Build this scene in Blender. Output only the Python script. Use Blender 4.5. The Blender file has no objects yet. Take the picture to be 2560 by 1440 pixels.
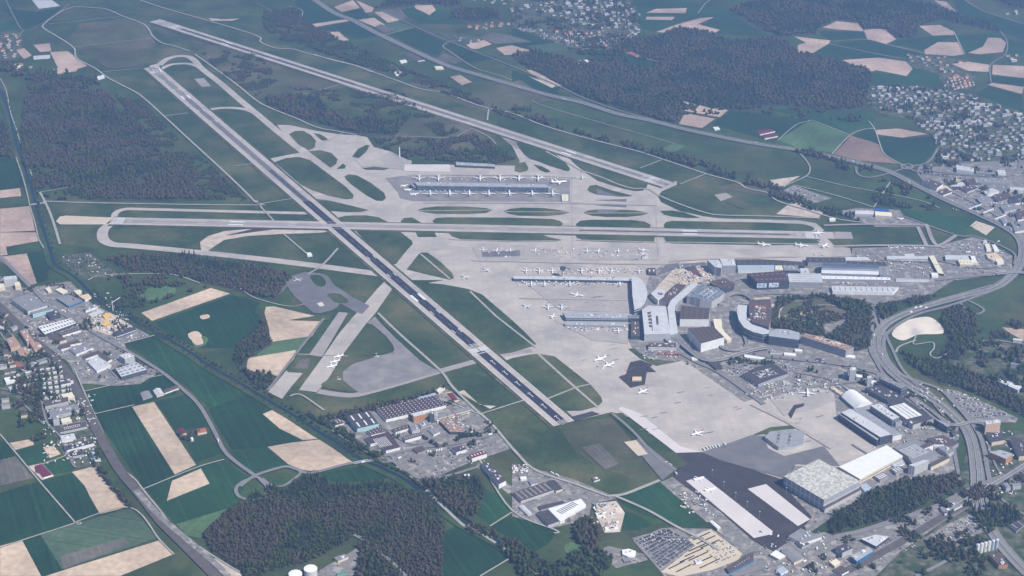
import bpy, math, random
import numpy as np
from mathutils import Vector, Matrix
from mathutils.geometry import tessellate_polygon
random.seed(7); rng = np.random.default_rng(11)
S = bpy.context.scene; C = S.collection
R = math.radians
# ------------------------------------------------------------------ camera (fitted on the three runways' real geometry)
CAM = Vector((151.5, -5487.9, 2194.6)); YAW, PITCH, ROLL, FPX = 0.0621, 0.4329, 0.00577, 4055.1
fw = Vector((math.sin(YAW)*math.cos(PITCH), math.cos(YAW)*math.cos(PITCH), -math.sin(PITCH)))
r0 = Vector((math.cos(YAW), -math.sin(YAW), 0)); u0 = r0.cross(fw)
rt = r0*math.cos(ROLL)+u0*math.sin(ROLL); up = -r0*math.sin(ROLL)+u0*math.cos(ROLL)
cd = bpy.data.cameras.new('camera'); cam = bpy.data.objects.new('camera', cd); C.objects.link(cam); S.camera = cam
cam.matrix_world = Matrix(((rt.x, up.x, -fw.x, CAM.x), (rt.y, up.y, -fw.y, CAM.y), (rt.z, up.z, -fw.z, CAM.z), (0, 0, 0, 1)))
cd.sensor_width = 36; cd.lens = 36*FPX/2560; cd.clip_start = 5; cd.clip_end = 90000
def G(x, y, z=0.0):                      # photo position -> point on the level z
    d = fw*FPX + rt*(x-1280) - up*(y-720)
    t = (z-CAM.z)/d.z
    p = CAM+d*t
    return Vector((p.x, p.y, z))
def P(s):
    v = [float(a) for a in s.replace(',', ' ').split()]
    return list(zip(v[::2], v[1::2]))
# ------------------------------------------------------------------ light
SUN_AZ, SUN_EL = R(132), R(47)
W = bpy.data.worlds.new('World'); S.world = W; W.use_nodes = True
nt = W.node_tree; sky = nt.nodes.new('ShaderNodeTexSky'); sky.sky_type = 'NISHITA'; sky.sun_disc = False
sky.sun_elevation = SUN_EL; sky.sun_rotation = SUN_AZ; sky.altitude = 400
nt.links.new(sky.outputs[0], nt.nodes['Background'].inputs[0]); nt.nodes['Background'].inputs[1].default_value = 0.07
sl = bpy.data.lights.new('sun', 'SUN'); sl.energy = 4.9; sl.angle = R(0.5); sl.color = (1, 0.95, 0.88)
so = bpy.data.objects.new('sun', sl); C.objects.link(so)
tosun = Vector((math.sin(SUN_AZ)*math.cos(SUN_EL), math.cos(SUN_AZ)*math.cos(SUN_EL), math.sin(SUN_EL)))
so.rotation_euler = tosun.to_track_quat('Z', 'Y').to_euler()
S.view_settings.view_transform = 'Standard'; S.view_settings.look = 'None'
S.view_settings.exposure = 0.66; S.view_settings.gamma = 1
try: S.cycles.volume_bounces = 0; S.cycles.volume_max_steps = 64
except Exception: pass
# ------------------------------------------------------------------ materials
MATS = {}
def mat(n, c, c2=None, sc=40, rough=0.9, spec=0.2, metal=0, extra=None, det=6, lo=.35, hi=.65):
    if n in MATS: return MATS[n]
    m = bpy.data.materials.new(n); m.use_nodes = True; t = m.node_tree; b = t.nodes['Principled BSDF']
    b.inputs['Roughness'].default_value = rough; b.inputs['Specular IOR Level'].default_value = spec; b.inputs['Metallic'].default_value = metal
    if c2 is None: c2 = tuple(k*.8 for k in c)
    g = t.nodes.new('ShaderNodeNewGeometry')
    def noise(scale, d):
        nz = t.nodes.new('ShaderNodeTexNoise'); nz.inputs['Scale'].default_value = 1/scale; nz.inputs['Detail'].default_value = d
        t.links.new(g.outputs['Position'], nz.inputs['Vector']); return nz.outputs[0]
    def mix(fac, a, bb, f=None):
        x = t.nodes.new('ShaderNodeMix'); x.data_type = 'RGBA'
        for s, v in ((6, a), (7, bb)):
            if isinstance(v, tuple): x.inputs[s].default_value = (*v[:3], 1)
            else: t.links.new(v, x.inputs[s])
        if fac is not None: t.links.new(fac, x.inputs[0])
        else: x.inputs[0].default_value = f
        return x.outputs[2]
    def ramp(v, a, bb):
        r = t.nodes.new('ShaderNodeMapRange'); r.inputs[1].default_value = a; r.inputs[2].default_value = bb
        t.links.new(v, r.inputs[0]); return r.outputs[0]
    col = mix(ramp(noise(sc, det), lo, hi), c, c2)
    if extra:
        kind = extra[0]
        if kind == 'patch':              # second, larger patches of another colour
            col = mix(ramp(noise(extra[2], 4), extra[3], extra[4]), col, extra[1])
            if len(extra) > 6: col = mix(ramp(noise(extra[6], 5), extra[7], extra[8]), col, extra[5])
        if extra[-1] == 'slab':
            bk = t.nodes.new('ShaderNodeTexBrick'); bk.offset = 0; bk.inputs['Scale'].default_value = 1; bk.inputs['Brick Width'].default_value = 22; bk.inputs['Row Height'].default_value = 15; bk.inputs['Mortar Size'].default_value = .5
            bk.inputs['Color1'].default_value = (1, 1, 1, 1); bk.inputs['Color2'].default_value = (.88, .875, .87, 1); bk.inputs['Mortar'].default_value = (.78, .77, .76, 1); bk.inputs['Bias'].default_value = -.2
            t.links.new(g.outputs['Position'], bk.inputs['Vector']); mm = t.nodes.new('ShaderNodeMix'); mm.data_type = 'RGBA'; mm.blend_type = 'MULTIPLY'; mm.inputs[0].default_value = .75
            t.links.new(col, mm.inputs[6]); t.links.new(bk.outputs[0], mm.inputs[7]); col = mm.outputs[2]
        if kind in ('rows', 'bands'):
            sp = t.nodes.new('ShaderNodeSeparateXYZ'); t.links.new(g.outputs['Position'], sp.inputs[0])
        if kind == 'rows':               # crop rows / slab joints running at an angle: (colour, angle, spacing, strength)
            ma = t.nodes.new('ShaderNodeMath'); ma.operation = 'MULTIPLY_ADD'; ma.inputs[1].default_value = math.cos(extra[2])/extra[3]
            mb = t.nodes.new('ShaderNodeMath'); mb.operation = 'MULTIPLY'; mb.inputs[1].default_value = math.sin(extra[2])/extra[3]
            t.links.new(sp.outputs[1], mb.inputs[0]); t.links.new(sp.outputs[0], ma.inputs[0]); t.links.new(mb.outputs[0], ma.inputs[2])
            n1 = t.nodes.new('ShaderNodeTexNoise'); n1.noise_dimensions = '1D'; n1.inputs['Scale'].default_value = 1; n1.inputs['Detail'].default_value = 3
            t.links.new(ma.outputs[0], n1.inputs['W'])
            col = mix(ramp(n1.outputs[0], .62-extra[4]*.3, .75), col, extra[1])
        if kind == 'bands':              # storeys of glazing with mullions: (glass, storey, share)
            md = t.nodes.new('ShaderNodeMath'); md.operation = 'FRACT'; dv = t.nodes.new('ShaderNodeMath'); dv.operation = 'DIVIDE'; dv.inputs[1].default_value = extra[2]
            t.links.new(sp.outputs[2], dv.inputs[0]); t.links.new(dv.outputs[0], md.inputs[0])
            gt = t.nodes.new('ShaderNodeMath'); gt.operation = 'LESS_THAN'; gt.inputs[1].default_value = extra[3]; t.links.new(md.outputs[0], gt.inputs[0])
            ad = t.nodes.new('ShaderNodeMath'); ad.operation = 'ADD'; t.links.new(sp.outputs[0], ad.inputs[0]); t.links.new(sp.outputs[1], ad.inputs[1])
            d2 = t.nodes.new('ShaderNodeMath'); d2.operation = 'DIVIDE'; d2.inputs[1].default_value = 4.6; t.links.new(ad.outputs[0], d2.inputs[0])
            f2 = t.nodes.new('ShaderNodeMath'); f2.operation = 'FRACT'; t.links.new(d2.outputs[0], f2.inputs[0])
            g2 = t.nodes.new('ShaderNodeMath'); g2.operation = 'LESS_THAN'; g2.inputs[1].default_value = .78; t.links.new(f2.outputs[0], g2.inputs[0])
            mu = t.nodes.new('ShaderNodeMath'); mu.operation = 'MULTIPLY'; t.links.new(gt.outputs[0], mu.inputs[0]); t.links.new(g2.outputs[0], mu.inputs[1])
            col = mix(mu.outputs[0], col, extra[1])
        if kind == 'attr':
            at = t.nodes.new('ShaderNodeAttribute'); at.attribute_name = 'tint'
            mm = t.nodes.new('ShaderNodeMix'); mm.data_type = 'RGBA'; mm.blend_type = 'MULTIPLY'; mm.inputs[0].default_value = 1
            t.links.new(at.outputs['Color'], mm.inputs[6]); t.links.new(col, mm.inputs[7]); col = mm.outputs[2]
    if n.startswith(('crop', 'soil', 'meadow', 'airfield', 'heath')):
        va = ramp(noise(230, 5), .3, .7); r2 = t.nodes.new('ShaderNodeMapRange'); r2.inputs[3].default_value = .72; r2.inputs[4].default_value = 1.3; t.links.new(va, r2.inputs[0])
        vb = ramp(noise(16, 6), .3, .7); r3 = t.nodes.new('ShaderNodeMapRange'); r3.inputs[3].default_value = .84; r3.inputs[4].default_value = 1.16; t.links.new(vb, r3.inputs[0])
        mm = t.nodes.new('ShaderNodeMath'); mm.operation = 'MULTIPLY'; t.links.new(r2.outputs[0], mm.inputs[0]); t.links.new(r3.outputs[0], mm.inputs[1])
        vm = t.nodes.new('ShaderNodeVectorMath'); vm.operation = 'SCALE'; t.links.new(col, vm.inputs[0]); t.links.new(mm.outputs[0], vm.inputs['Scale']); col = vm.outputs[0]
    t.links.new(col, b.inputs['Base Color'])
    MATS[n] = m; return m
# ground covers (albedo)
mat('meadow', (.054,.084,.026), (.036,.066,.022), 55, extra=('patch', (.095,.095,.040), 420, .48, .72, (.022,.050,.018), 160, .52, .75))
mat('airfield_grass', (.044,.076,.022), (.034,.062,.019), 40, extra=('patch', (.100,.094,.042), 230, .44, .66, (.06,.10,.03), 45, .5, .75))
mat('heath', (.095,.094,.050), (.064,.078,.034), 70, extra=('patch', (.14,.115,.075), 260, .5, .7))
mat('crop', (.009,.038,.012), (.013,.046,.015), 90, extra=('rows', (.018,.062,.024), .35, 10, .8))
mat('crop_two', (.014,.056,.019), (.019,.066,.022), 120, extra=('rows', (.03,.08,.032), .35, 11, .4))
mat('crop_light', (.085,.150,.060), (.070,.130,.055), 90, extra=('rows', (.10,.17,.075), -.5, 12, .5))
mat('crop_stripe', (.060,.105,.055), (.050,.094,.050), 60, extra=('rows', (.10,.14,.085), 1.25, 8, .9))
mat('soil', (.60,.46,.33), (.52,.40,.30), 130, extra=('patch', (.42,.33,.26), 260, .50, .78, (.66,.52,.39), 60, .6, .9))
mat('soil_pink', (.52,.38,.30), (.46,.34,.27), 90, extra=('patch', (.38,.28,.24), 200, .5, .75))
mat('soil_red', (.26,.17,.13), (.22,.15,.12), 90); mat('soil_dark', (.135,.12,.105), (.11,.11,.09), 60, extra=('rows', (.17,.15,.12), .35, 10, .5))
mat('bare', (.62,.52,.42), (.42,.35,.29), 30, extra=('patch', (.75,.66,.56), 60, .55, .75))
mat('concrete', (.52,.465,.41), (.45,.405,.365), 60, rough=.85, extra=('patch', (.36,.33,.31), 170, .5, .72, (.58,.50,.43), 70, .55, .75, 'slab'))
mat('stand', (.42,.38,.35), (.36,.33,.31), 30, extra=('patch', (.47,.42,.38), 60, .45, .7, 'slab')); mat('concrete_pale', (.66,.60,.575), (.60,.55,.53), 60, rough=.85)
mat('concrete_old', (.38,.335,.315), (.33,.30,.285), 50, extra=('patch', (.27,.25,.24), 90, .5, .75))
mat('concrete_tan', (.62,.52,.39), (.56,.47,.36), 40)
mat('asphalt', (.175,.165,.17), (.145,.14,.145), 30, extra=('patch', (.22,.205,.205), 90, .5, .75))
mat('asphalt_mid', (.27,.25,.24), (.22,.205,.205), 30, extra=('patch', (.33,.30,.28), 70, .5, .7, 'slab'))
mat('asphalt_dark', (.062,.054,.056), (.050,.044,.047), 30, extra=('patch', (.085,.08,.095), 90, .55, .8))
mat('runway_dark', (.030,.030,.042), (.040,.040,.052), 20); mat('rubber', (.06,.056,.068), (.085,.08,.088), 14); mat('verge', (.095,.095,.045), (.06,.075,.03), 18, extra=('patch', (.16,.14,.09), 50, .5, .7))
mat('wear', (.43,.375,.335), (.36,.325,.305), 35, extra=('patch', (.46,.40,.36), 60, .4, .6)); mat('paint', (.80,.79,.77), (.70,.69,.67), 8)
mat('paint_worn', (.60,.58,.56), (.50,.48,.46), 6)
mat('road', (.24,.225,.225), (.20,.19,.19), 20)
mat('path', (.41,.385,.34), (.33,.31,.275), 25)
mat('ballast', (.10,.085,.080), (.13,.115,.105), 15)
mat('river', (.012,.028,.045), (.010,.022,.036), 30, rough=.35, spec=.3)
mat('yard', (.25,.23,.22), (.19,.178,.17), 9, extra=('patch', (.36,.33,.30), 22, .52, .62, (.10,.10,.085), 16, .58, .68))
mat('town_ground', (.065,.085,.035), (.16,.145,.12), 16, extra=('patch', (.04,.065,.025), 35, .45, .6))
mat('forest_floor', (.075,.07,.055), (.055,.06,.045), 25)
mat('sand', (.80,.70,.56), (.66,.58,.50), 40, extra=('patch', (.50,.45,.42), 80, .5, .62))
mat('foliage', (.95,.95,.95), (.62,.62,.62), 5, extra=('attr',), rough=1, spec=.05)
mat('hedge', (.05,.045,.032), (.035,.04,.02), 3); mat('bark', (.09,.075,.06), None, 2)
# buildings
mat('w_white', (.78,.77,.75), (.68,.67,.65), 12); mat('w_cream', (.66,.58,.44), (.58,.51,.39), 9); mat('w_house', (.60,.57,.53), (.52,.49,.46), 12); mat('w_grey', (.34,.34,.36), (.28,.28,.30), 12)
mat('w_pale', (.62,.60,.57), (.54,.52,.50), 8, extra=('bands', (.16,.19,.24), 3.6, .42))
mat('w_office', (.56,.55,.54), (.50,.49,.48), 8, extra=('bands', (.08,.12,.18), 3.6, .55), rough=.5)
mat('w_glass', (.045,.065,.09), (.07,.09,.11), 10, rough=.22, spec=.6, extra=('bands', (.16,.20,.26), 4.2, .16))
mat('w_dark', (.075,.085,.105), (.06,.068,.085), 10, rough=.6); mat('w_brick', (.50,.25,.12), (.42,.21,.11), 5); mat('w_blue', (.05,.17,.33), (.04,.14,.28), 6, rough=.5)
mat('w_teal', (.42,.60,.60), (.34,.50,.52), 6, rough=.4); mat('w_salmon', (.66,.50,.36), (.58,.44,.32), 6, extra=('bands', (.42,.22,.14), 3, .4))
mat('r_grey', (.27,.265,.275), (.22,.22,.23), 14); mat('r_light', (.60,.60,.60), (.52,.52,.53), 18, rough=.6); mat('r_white', (.82,.81,.79), (.74,.73,.71), 16)
mat('r_dark', (.085,.075,.085), (.065,.06,.068), 10); mat('r_brown', (.125,.092,.085), (.095,.072,.07), 9); mat('r_purple', (.095,.062,.075), (.075,.05,.06), 10)
mat('r_red', (.42,.13,.085), (.32,.11,.08), 5); mat('r_salmon', (.44,.27,.20), (.36,.23,.17), 6); mat('r_cream', (.78,.72,.54), (.70,.65,.49), 9)
mat('r_tan', (.74,.55,.34), (.66,.5,.33), 8); mat('r_blue', (.42,.50,.56), (.36,.44,.50), 8, rough=.5); mat('r_maroon', (.17,.035,.06), None, 8)
mat('r_metal', (.52,.53,.55), (.45,.46,.48), 30, rough=.42, metal=.95); mat('r_yellow', (.80,.52,.10), (.7,.46,.1), 6)
mat('r_mottle', (.62,.60,.53), (.40,.39,.35), 7, lo=.42, hi=.55); mat('r_steel', (.42,.43,.44), (.35,.36,.38), 20, rough=.5)
mat('r_green', (.10,.30,.20), None, 6); mat('solar', (.10,.12,.16), (.30,.32,.35), 6, rough=.4, spec=.4, lo=.45, hi=.55)
mat('white', (.85,.85,.85), (.80,.80,.80), 5, rough=.4); mat('red', (.55,.03,.03), None, 3); mat('glass', (.05,.08,.12), None, 5, rough=.1, spec=.6)
mat('bluepaint', (.04,.12,.42), None, 3); mat('steel', (.42,.42,.44), None, 3, rough=.5, metal=.4); mat('yellow', (.75,.5,.05), None, 3)
mat('engine', (.35,.36,.38), None, 2, rough=.4); mat('picture', (.62,.72,.84), (.12,.22,.36), 5, lo=.4, hi=.6, rough=.5)
mat('scaffold', (.50,.33,.25), (.16,.12,.11), 4, lo=.42, hi=.58)
# ------------------------------------------------------------------ object helpers
def tag(o, label=None, cat=None, group=None, kind=None):
    if label: o['label'] = label
    if cat: o['category'] = cat
    if group: o['group'] = group
    if kind: o['kind'] = kind
    return o
def mesh(name, v, f, m, mi=None):
    me = bpy.data.meshes.new(name); me.from_pydata([tuple(a) for a in v], [], f)
    for k in (m if isinstance(m, (list, tuple)) else [m]): me.materials.append(MATS[k])
    if mi: me.polygons.foreach_set('material_index', mi)
    return me
def link(name, me, parent=None, loc=None):
    o = bpy.data.objects.new(name, me); C.objects.link(o)
    if parent: o.parent = parent
    if loc is not None: o.location = loc
    return o
def obj(name, v, f, m, parent=None, loc=None, mi=None): return link(name, mesh(name, v, f, m, mi), parent, loc)
def empty(name, loc=(0, 0, 0), rz=0):
    o = bpy.data.objects.new(name, None); C.objects.link(o); o.location = loc; o.rotation_euler = (0, 0, rz); o.empty_display_size = 5; return o
def catmull(p, closed, n=5):
    out = []; N = len(p)
    for i in range(N if closed else N-1):
        if closed: a, b, c, d = p[i-1], p[i], p[(i+1) % N], p[(i+2) % N]
        else: a, b, c, d = p[max(i-1, 0)], p[i], p[i+1], p[min(i+2, N-1)]
        for k in range(n):
            t = k/n
            out.append(tuple(.5*((2*b[j])+(-a[j]+c[j])*t+(2*a[j]-5*b[j]+4*c[j]-d[j])*t*t+(-a[j]+3*b[j]-3*c[j]+d[j])*t**3) for j in (0, 1)))
    if not closed: out.append(p[-1])
    return out
ZC = {}
def zl(layer):                           # every ground sheet gets a level of its own
    ZC[layer] = ZC.get(layer, 0)+1
    return layer*.3+(ZC[layer] % 36)*.008
def flat(name, pts, m, layer, smooth=False):
    if isinstance(pts, str): pts = P(pts)
    if smooth: pts = catmull(pts, True)
    z = zl(layer); w = [G(x, y, z) for x, y in pts]
    tris = tessellate_polygon([w]); o = obj(name, w, [tuple(t) for t in tris], m)
    me = o.data
    n = np.zeros(len(me.polygons)*3); me.polygons.foreach_get('normal', n)
    if n.reshape(-1, 3)[:, 2].sum() < 0: me.flip_normals()
    return tag(o, kind='structure')
def ribbon(w, wid, closed=False):
    L, Rr = [], []; N = len(w)
    for i, p in enumerate(w):
        a = w[i-1] if (i > 0 or closed) else w[i]; b = w[(i+1) % N] if (i < N-1 or closed) else w[i]
        t = (b-a); t.z = 0; t.normalize(); n = Vector((-t.y, t.x, 0))
        hw = (wid[i] if isinstance(wid, list) else wid)/2
        L.append(p+n*hw); Rr.append(p-n*hw)
    f = [(N+i, N+i+1, i+1, i) for i in range(N-1)]
    if closed: f.append((2*N-1, N, 0, N-1))
    return L+Rr, f
def strip(name, pts, wid, m, layer, smooth=True, closed=False):
    if isinstance(pts, str): pts = P(pts)
    if smooth and len(pts) > 2: pts = catmull(pts, closed, 6)
    z = zl(layer); v, f = ribbon([G(x, y, z) for x, y in pts], wid, closed)
    return tag(obj(name, v, f, m), kind='structure')
def box(v, f, c, s, ax=None, z0=None):
    ax = ax or (Vector((1, 0, 0)), Vector((0, 1, 0))); n = len(v)
    for dz in (-1, 1):
        for a, b in ((-1, -1), (1, -1), (1, 1), (-1, 1)):
            v.append(Vector(c)+ax[0]*(a*s[0]/2)+ax[1]*(b*s[1]/2)+Vector((0, 0, dz*s[2]/2)))
    f += [(n, n+3, n+2, n+1), (n+4, n+5, n+6, n+7)]+[(n+i, n+(i+1) % 4, n+4+(i+1) % 4, n+4+i) for i in range(4)]
def prism(ring, z0, z1, cap=True, bottom=False):
    n = len(ring); v = [Vector((p.x, p.y, z0)) for p in ring]+[Vector((p.x, p.y, z1)) for p in ring]
    f = [(i, (i+1) % n, n+(i+1) % n, n+i) for i in range(n)]
    if cap: f += [tuple(n+k for k in t) for t in tessellate_polygon([[Vector((p.x, p.y, 0)) for p in ring]])]
    return v, f
def ccw(ring):
    a = sum(ring[i-1].x*ring[i].y-ring[i].x*ring[i-1].y for i in range(len(ring)))
    return ring if a > 0 else ring[::-1]
def fixcap(me):
    for p in me.polygons:
        if p.normal.z < -.5: p.flip()
ORD = ['first', 'second', 'third', 'fourth', 'fifth', 'sixth', 'seventh', 'eighth', 'ninth', 'tenth', 'eleventh', 'twelfth', 'thirteenth', 'fourteenth', 'fifteenth', 'sixteenth', 'seventeenth', 'eighteenth', 'nineteenth', 'twentieth']
TENS = {20: 'twenty', 30: 'thirty', 40: 'forty', 50: 'fifty', 60: 'sixty', 70: 'seventy'}
def od(i):
    if i < 20: return ORD[i]
    n = i+1; t = n//10*10
    return (TENS[t][:-1]+'ieth') if n == t else TENS[t]+'-'+ORD[n-t-1]
# ------------------------------------------------------------------ haze
def haze():
    v, f = [], []; box(v, f, (0, 1500, 1150), (52000, 52000, 2306)); o = obj('haze', v, f, 'white'); tag(o, kind='stuff')
    m = bpy.data.materials.new('haze'); m.use_nodes = True; t = m.node_tree; t.nodes.clear()
    out = t.nodes.new('ShaderNodeOutputMaterial'); pv = t.nodes.new('ShaderNodeVolumePrincipled')
    pv.inputs['Color'].default_value = (.31, .53, 1, 1); pv.inputs['Density'].default_value = HZ; pv.inputs['Anisotropy'].default_value = .25
    t.links.new(pv.outputs[0], out.inputs['Volume']); o.data.materials.clear(); o.data.materials.append(m); o.display_type = 'WIRE'
HZ = 8.3e-5
# ================================================================== GROUND, FIELDS
v, f = [], []; g0 = obj('ground', [(-25000, -23000, 0), (25000, -23000, 0), (25000, 26000, 0), (-25000, 26000, 0)], [(0, 1, 2, 3)], 'meadow'); tag(g0, kind='structure')
def fields(m, name, layer, txt):
    for ln in txt.strip().split('\n'): flat(name, ln, m, layer)
fields('airfield_grass', 'airfield_grass', 1, """120 505 600 515 640 505 560 430 430 300 350 240 300 210 250 180 190 140 195 60 380 45 640 80 740 125 900 170 1000 205 1220 270 1430 335 1590 378 1760 434 1920 482 2020 525 2170 557 2260 540 2390 587 2340 615 2130 640 1700 1165 1660 1200 1560 1240 1460 1225 1300 1130 1200 1020 1115 970 940 1020 800 1060 720 1000 700 985 880 770 830 760 720 770 760 680 640 650 500 620 300 625 160 612""")
fields('heath', 'heath', 2, """200 60 330 45 378 90 390 110 360 165 270 170 190 118 175 95
1060 285 1000 225 880 215 690 250 640 240 560 180 520 165 480 100 700 150 1000 230 1180 300 1240 340 1220 400 1130 405 930 350
380 68 400 65 450 88 420 92
590 230 640 200 700 215 760 222 700 240 640 250
1380 250 1300 200 1160 235 1040 200 1010 215 1180 270 1240 280
1390 1060 1530 1045 1650 1180 1620 1210 1560 1190 1500 1170 1440 1130
1900 445 1960 470 1930 490 1860 480 1780 470""")
fields('crop', 'crop_field', 2, """0 1232 97 1203 187 1304 0 1363
100 1202 180 1182 210 1210 225 1245 248 1285 190 1303
55 1350 100 1337 160 1425 103 1440
210 978 405 940 445 960 440 985 340 1012 232 1033
235 1037 328 1017 435 1186 360 1220
388 1003 470 985 500 1000 530 1065 440 1075
522 1022 625 983 690 1022 657 1035 700 1072 760 1100 725 1107 667 1117 580 1125 540 1060
0 1100 20 1110 37 1140 0 1150
635 780 650 790 655 850 600 870 500 870 420 842 390 805 580 737 650 757
800 1182 935 1160 985 1192 945 1200 830 1205
67 632 115 625 125 665 118 700 92 708
0 395 40 395 57 430 58 467 0 475
0 20 100 30 160 15 130 30 60 72 35 45
35 40 155 18 110 58 62 75
1450 122 1500 112 1540 120 1600 145 1660 155 1620 168 1550 165 1490 150
1750 60 1850 45 1915 90 1800 85 1785 83
1780 310 1830 275 2020 300 1945 350 1900 345
2190 340 2260 346 2340 340 2345 360 2310 410 2260 408 2215 385 2200 360
2095 360 2165 322 2186 326 2196 360 2127 339
2045 77 2160 80 2165 97 2075 102 2060 90
2080 110 2170 100 2215 112 2310 135 2285 148 2240 140 2150 125
2245 100 2290 96 2332 90 2390 90 2345 105 2310 125 2225 110
2030 132 2080 112 2220 140 2190 145 2110 150 2100 155
2470 210 2475 190 2560 196 2560 215
2470 215 2555 237 2560 280 2480 250 2440 235
1360 0 1690 0 1680 18 1600 20 1580 10 1480 0
740 0 770 0 865 48 790 62 765 60 740 30
855 32 900 22 925 40 890 48
790 70 878 53 940 80 940 92 890 97 860 85 830 77
975 87 1035 70 1110 105 1100 135 1080 137 1030 115
1110 115 1130 105 1170 125 1250 145 1185 155 1165 155 1130 125
1280 70 1380 105 1420 122 1280 118
1280 215 1280 175 1400 215 1395 235 1340 230
1110 1330 1153 1308 1280 1390 1195 1440 1105 1440
1225 1315 1290 1280 1400 1322 1370 1360 1330 1382 1280 1350
640 985 640 970 590 940 545 915 500 885 440 850 425 905 470 970 520 1016
2380 0 2412 0 2470 32 2560 62 2560 100 2500 77 2480 60 2400 32""")
fields('crop_two', 'crop_field', 2, """35 1125 105 1110 125 1148 70 1165
105 1160 160 1140 185 1175 135 1188
470 1110 530 1100 560 1130 490 1155
320 857 388 840 440 880 600 975 622 985 530 1020 460 960 400 925
580 1128 667 1117 720 1160 640 1190 610 1180
365 1220 500 1165 555 1150 625 1195 600 1240 600 1262 440 1310
1195 1215 1240 1235 1280 1275 1225 1310 1185 1280
1540 1245 1655 1200 1700 1255 1760 1310 1740 1325 1690 1310 1620 1290 1560 1262
1545 1285 1560 1275 1620 1300 1630 1310 1600 1325 1560 1325
1420 155 1500 160 1530 170 1490 162
1290 1440 1310 1400 1360 1420 1390 1440
1920 270 2070 280 2155 275 2190 300 2170 320 2100 330 2037 304 1990 290
1790 60 1750 50 1790 40 1830 30 1850 42 1820 52
1640 0 1700 0 1760 10 1820 25 1840 40 1740 42 1690 58 1640 78 1600 70 1590 20
2180 180 2265 190 2285 172 2360 185 2350 195 2365 210 2300 222 2180 210
2390 90 2500 78 2515 105 2470 94 2457 115 2415 135
2560 105 2518 108 2514 130 2560 140
2165 245 2190 215 2260 205 2265 190 2180 180
0 60 35 48 55 72 0 78
1000 25 1035 18 1070 38 1090 25 1130 28 1125 47 1170 60 1050 60
2250 520 2300 530 2430 545 2440 560 2390 585 2270 540""")
fields('crop_light', 'crop_field', 2, """1945 350 2020 304 2037 304 2125 336 2095 360 2080 382 2000 372
2015 340 2060 320 2125 337 2085 380 2010 370
677 857 780 840 745 875 730 885 640 893 650 870
1650 375 1685 358 1715 365 1680 385
440 1310 600 1262 560 1300 500 1345 470 1340
1470 20 1500 15 1540 22 1560 35 1500 30""")
fields('crop_stripe', 'crop_field', 3, """100 1335 325 1270 395 1345 155 1423
1320 115 1400 105 1425 125 1330 133
952 66 990 52 1030 65 1000 80""")
fields('soil', 'ploughed_field', 3, """353 782 527 720 575 734 380 802
665 767 685 766 810 795 780 840 677 855 672 820 661 782
620 895 740 875 735 897 695 940 615 925
330 1017 385 1005 490 1162 437 1186
430 1202 502 1171 524 1209 417 1252
180 1180 240 1164 250 1190 265 1205 300 1230 327 1265 250 1285 225 1242 212 1215
0 1365 55 1350 103 1440 0 1440
397 1351 435 1385 300 1440 115 1440 160 1425
107 1118 135 1115 152 1135 125 1145
24 1107 80 1097 85 1112 38 1125
669 1117 725 1107 812 1097 900 1152 815 1174 775 1177 757 1175 720 1160
657 1035 687 1022 740 1055 812 1096 757 1100 700 1072""")
fields('soil_pink', 'ploughed_field', 3, """0 522 75 515 88 577 0 580
0 581 90 581 100 602 15 617 19 637 0 639
0 642 67 634 92 708 80 712 0 652
125 130 170 128 218 165 195 172 190 178 135 187 120 178 145 170 135 150
83 112 125 108 128 128 100 130
40 125 60 120 80 138 60 148
0 476 50 470 53 490 0 495
835 18 882 0 900 20 855 30
890 0 935 20 930 30 915 32
780 60 870 47 876 52 790 67
825 80 848 79 860 92 873 100 860 102 840 97
895 50 935 44 963 62 937 67
935 30 965 28 1000 50 970 57
1035 14 1080 12 1090 25 1073 38 1060 30 1040 22
1165 112 1210 100 1230 110 1195 122 1180 122
1240 120 1280 113 1340 130 1300 135 1262 138
1125 192 1150 187 1180 205 1155 213
1316 175 1330 175 1370 195 1405 215 1395 217 1350 200
1615 32 1640 22 1717 20 1714 33
1615 42 1688 42 1680 50 1615 49
1640 80 1690 62 1750 45 1785 43 1745 60 1800 75 1785 83 1755 75 1700 72 1670 82
1500 0 1562 0 1558 3 1505 2
1435 66 1510 63 1512 70 1448 74
1710 253 1730 258 1820 275 1800 293 1712 277
1712 283 1788 297 1755 320 1697 310
2191 325 2245 321 2320 335 2257 344 2192 336
2056 69 2092 53 2145 58 2160 78 2095 74
2160 75 2190 71 2215 74 2240 98 2215 110 2168 98
1985 91 2077 101 2072 109 2035 131 2007 136 1992 130 1995 112 2015 107
2107 150 2195 144 2265 154 2282 172 2266 190 2190 175 2180 179 2127 160
2297 65 2350 62 2387 80 2390 87 2332 89
2311 125 2345 105 2397 106 2410 136 2382 140 2312 135
2470 94 2502 95 2516 107 2507 130 2450 136 2420 132 2457 117
2380 160 2420 154 2475 162 2472 180 2420 177
2482 162 2560 165 2560 195 2480 186
2470 212 2480 207 2560 217 2555 235
2335 0 2365 4 2392 30 2382 32 2355 15
2205 0 2240 0 2235 3 2210 3
2505 818 2560 823 2560 852 2520 830
1030 5 1050 2 1060 10 1040 13
520 45 560 48 600 46 580 52 530 52""")
fields('soil_dark', 'ploughed_field', 4, """0 1150 37 1140 70 1180 85 1195 0 1215
150 1390 310 1345 325 1360 160 1423
955 25 1000 20 1020 45 1000 50
937 67 952 60 990 75 960 82
1195 95 1230 80 1280 90 1330 105 1240 110
1085 150 1110 133 1160 150 1140 160""")
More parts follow.
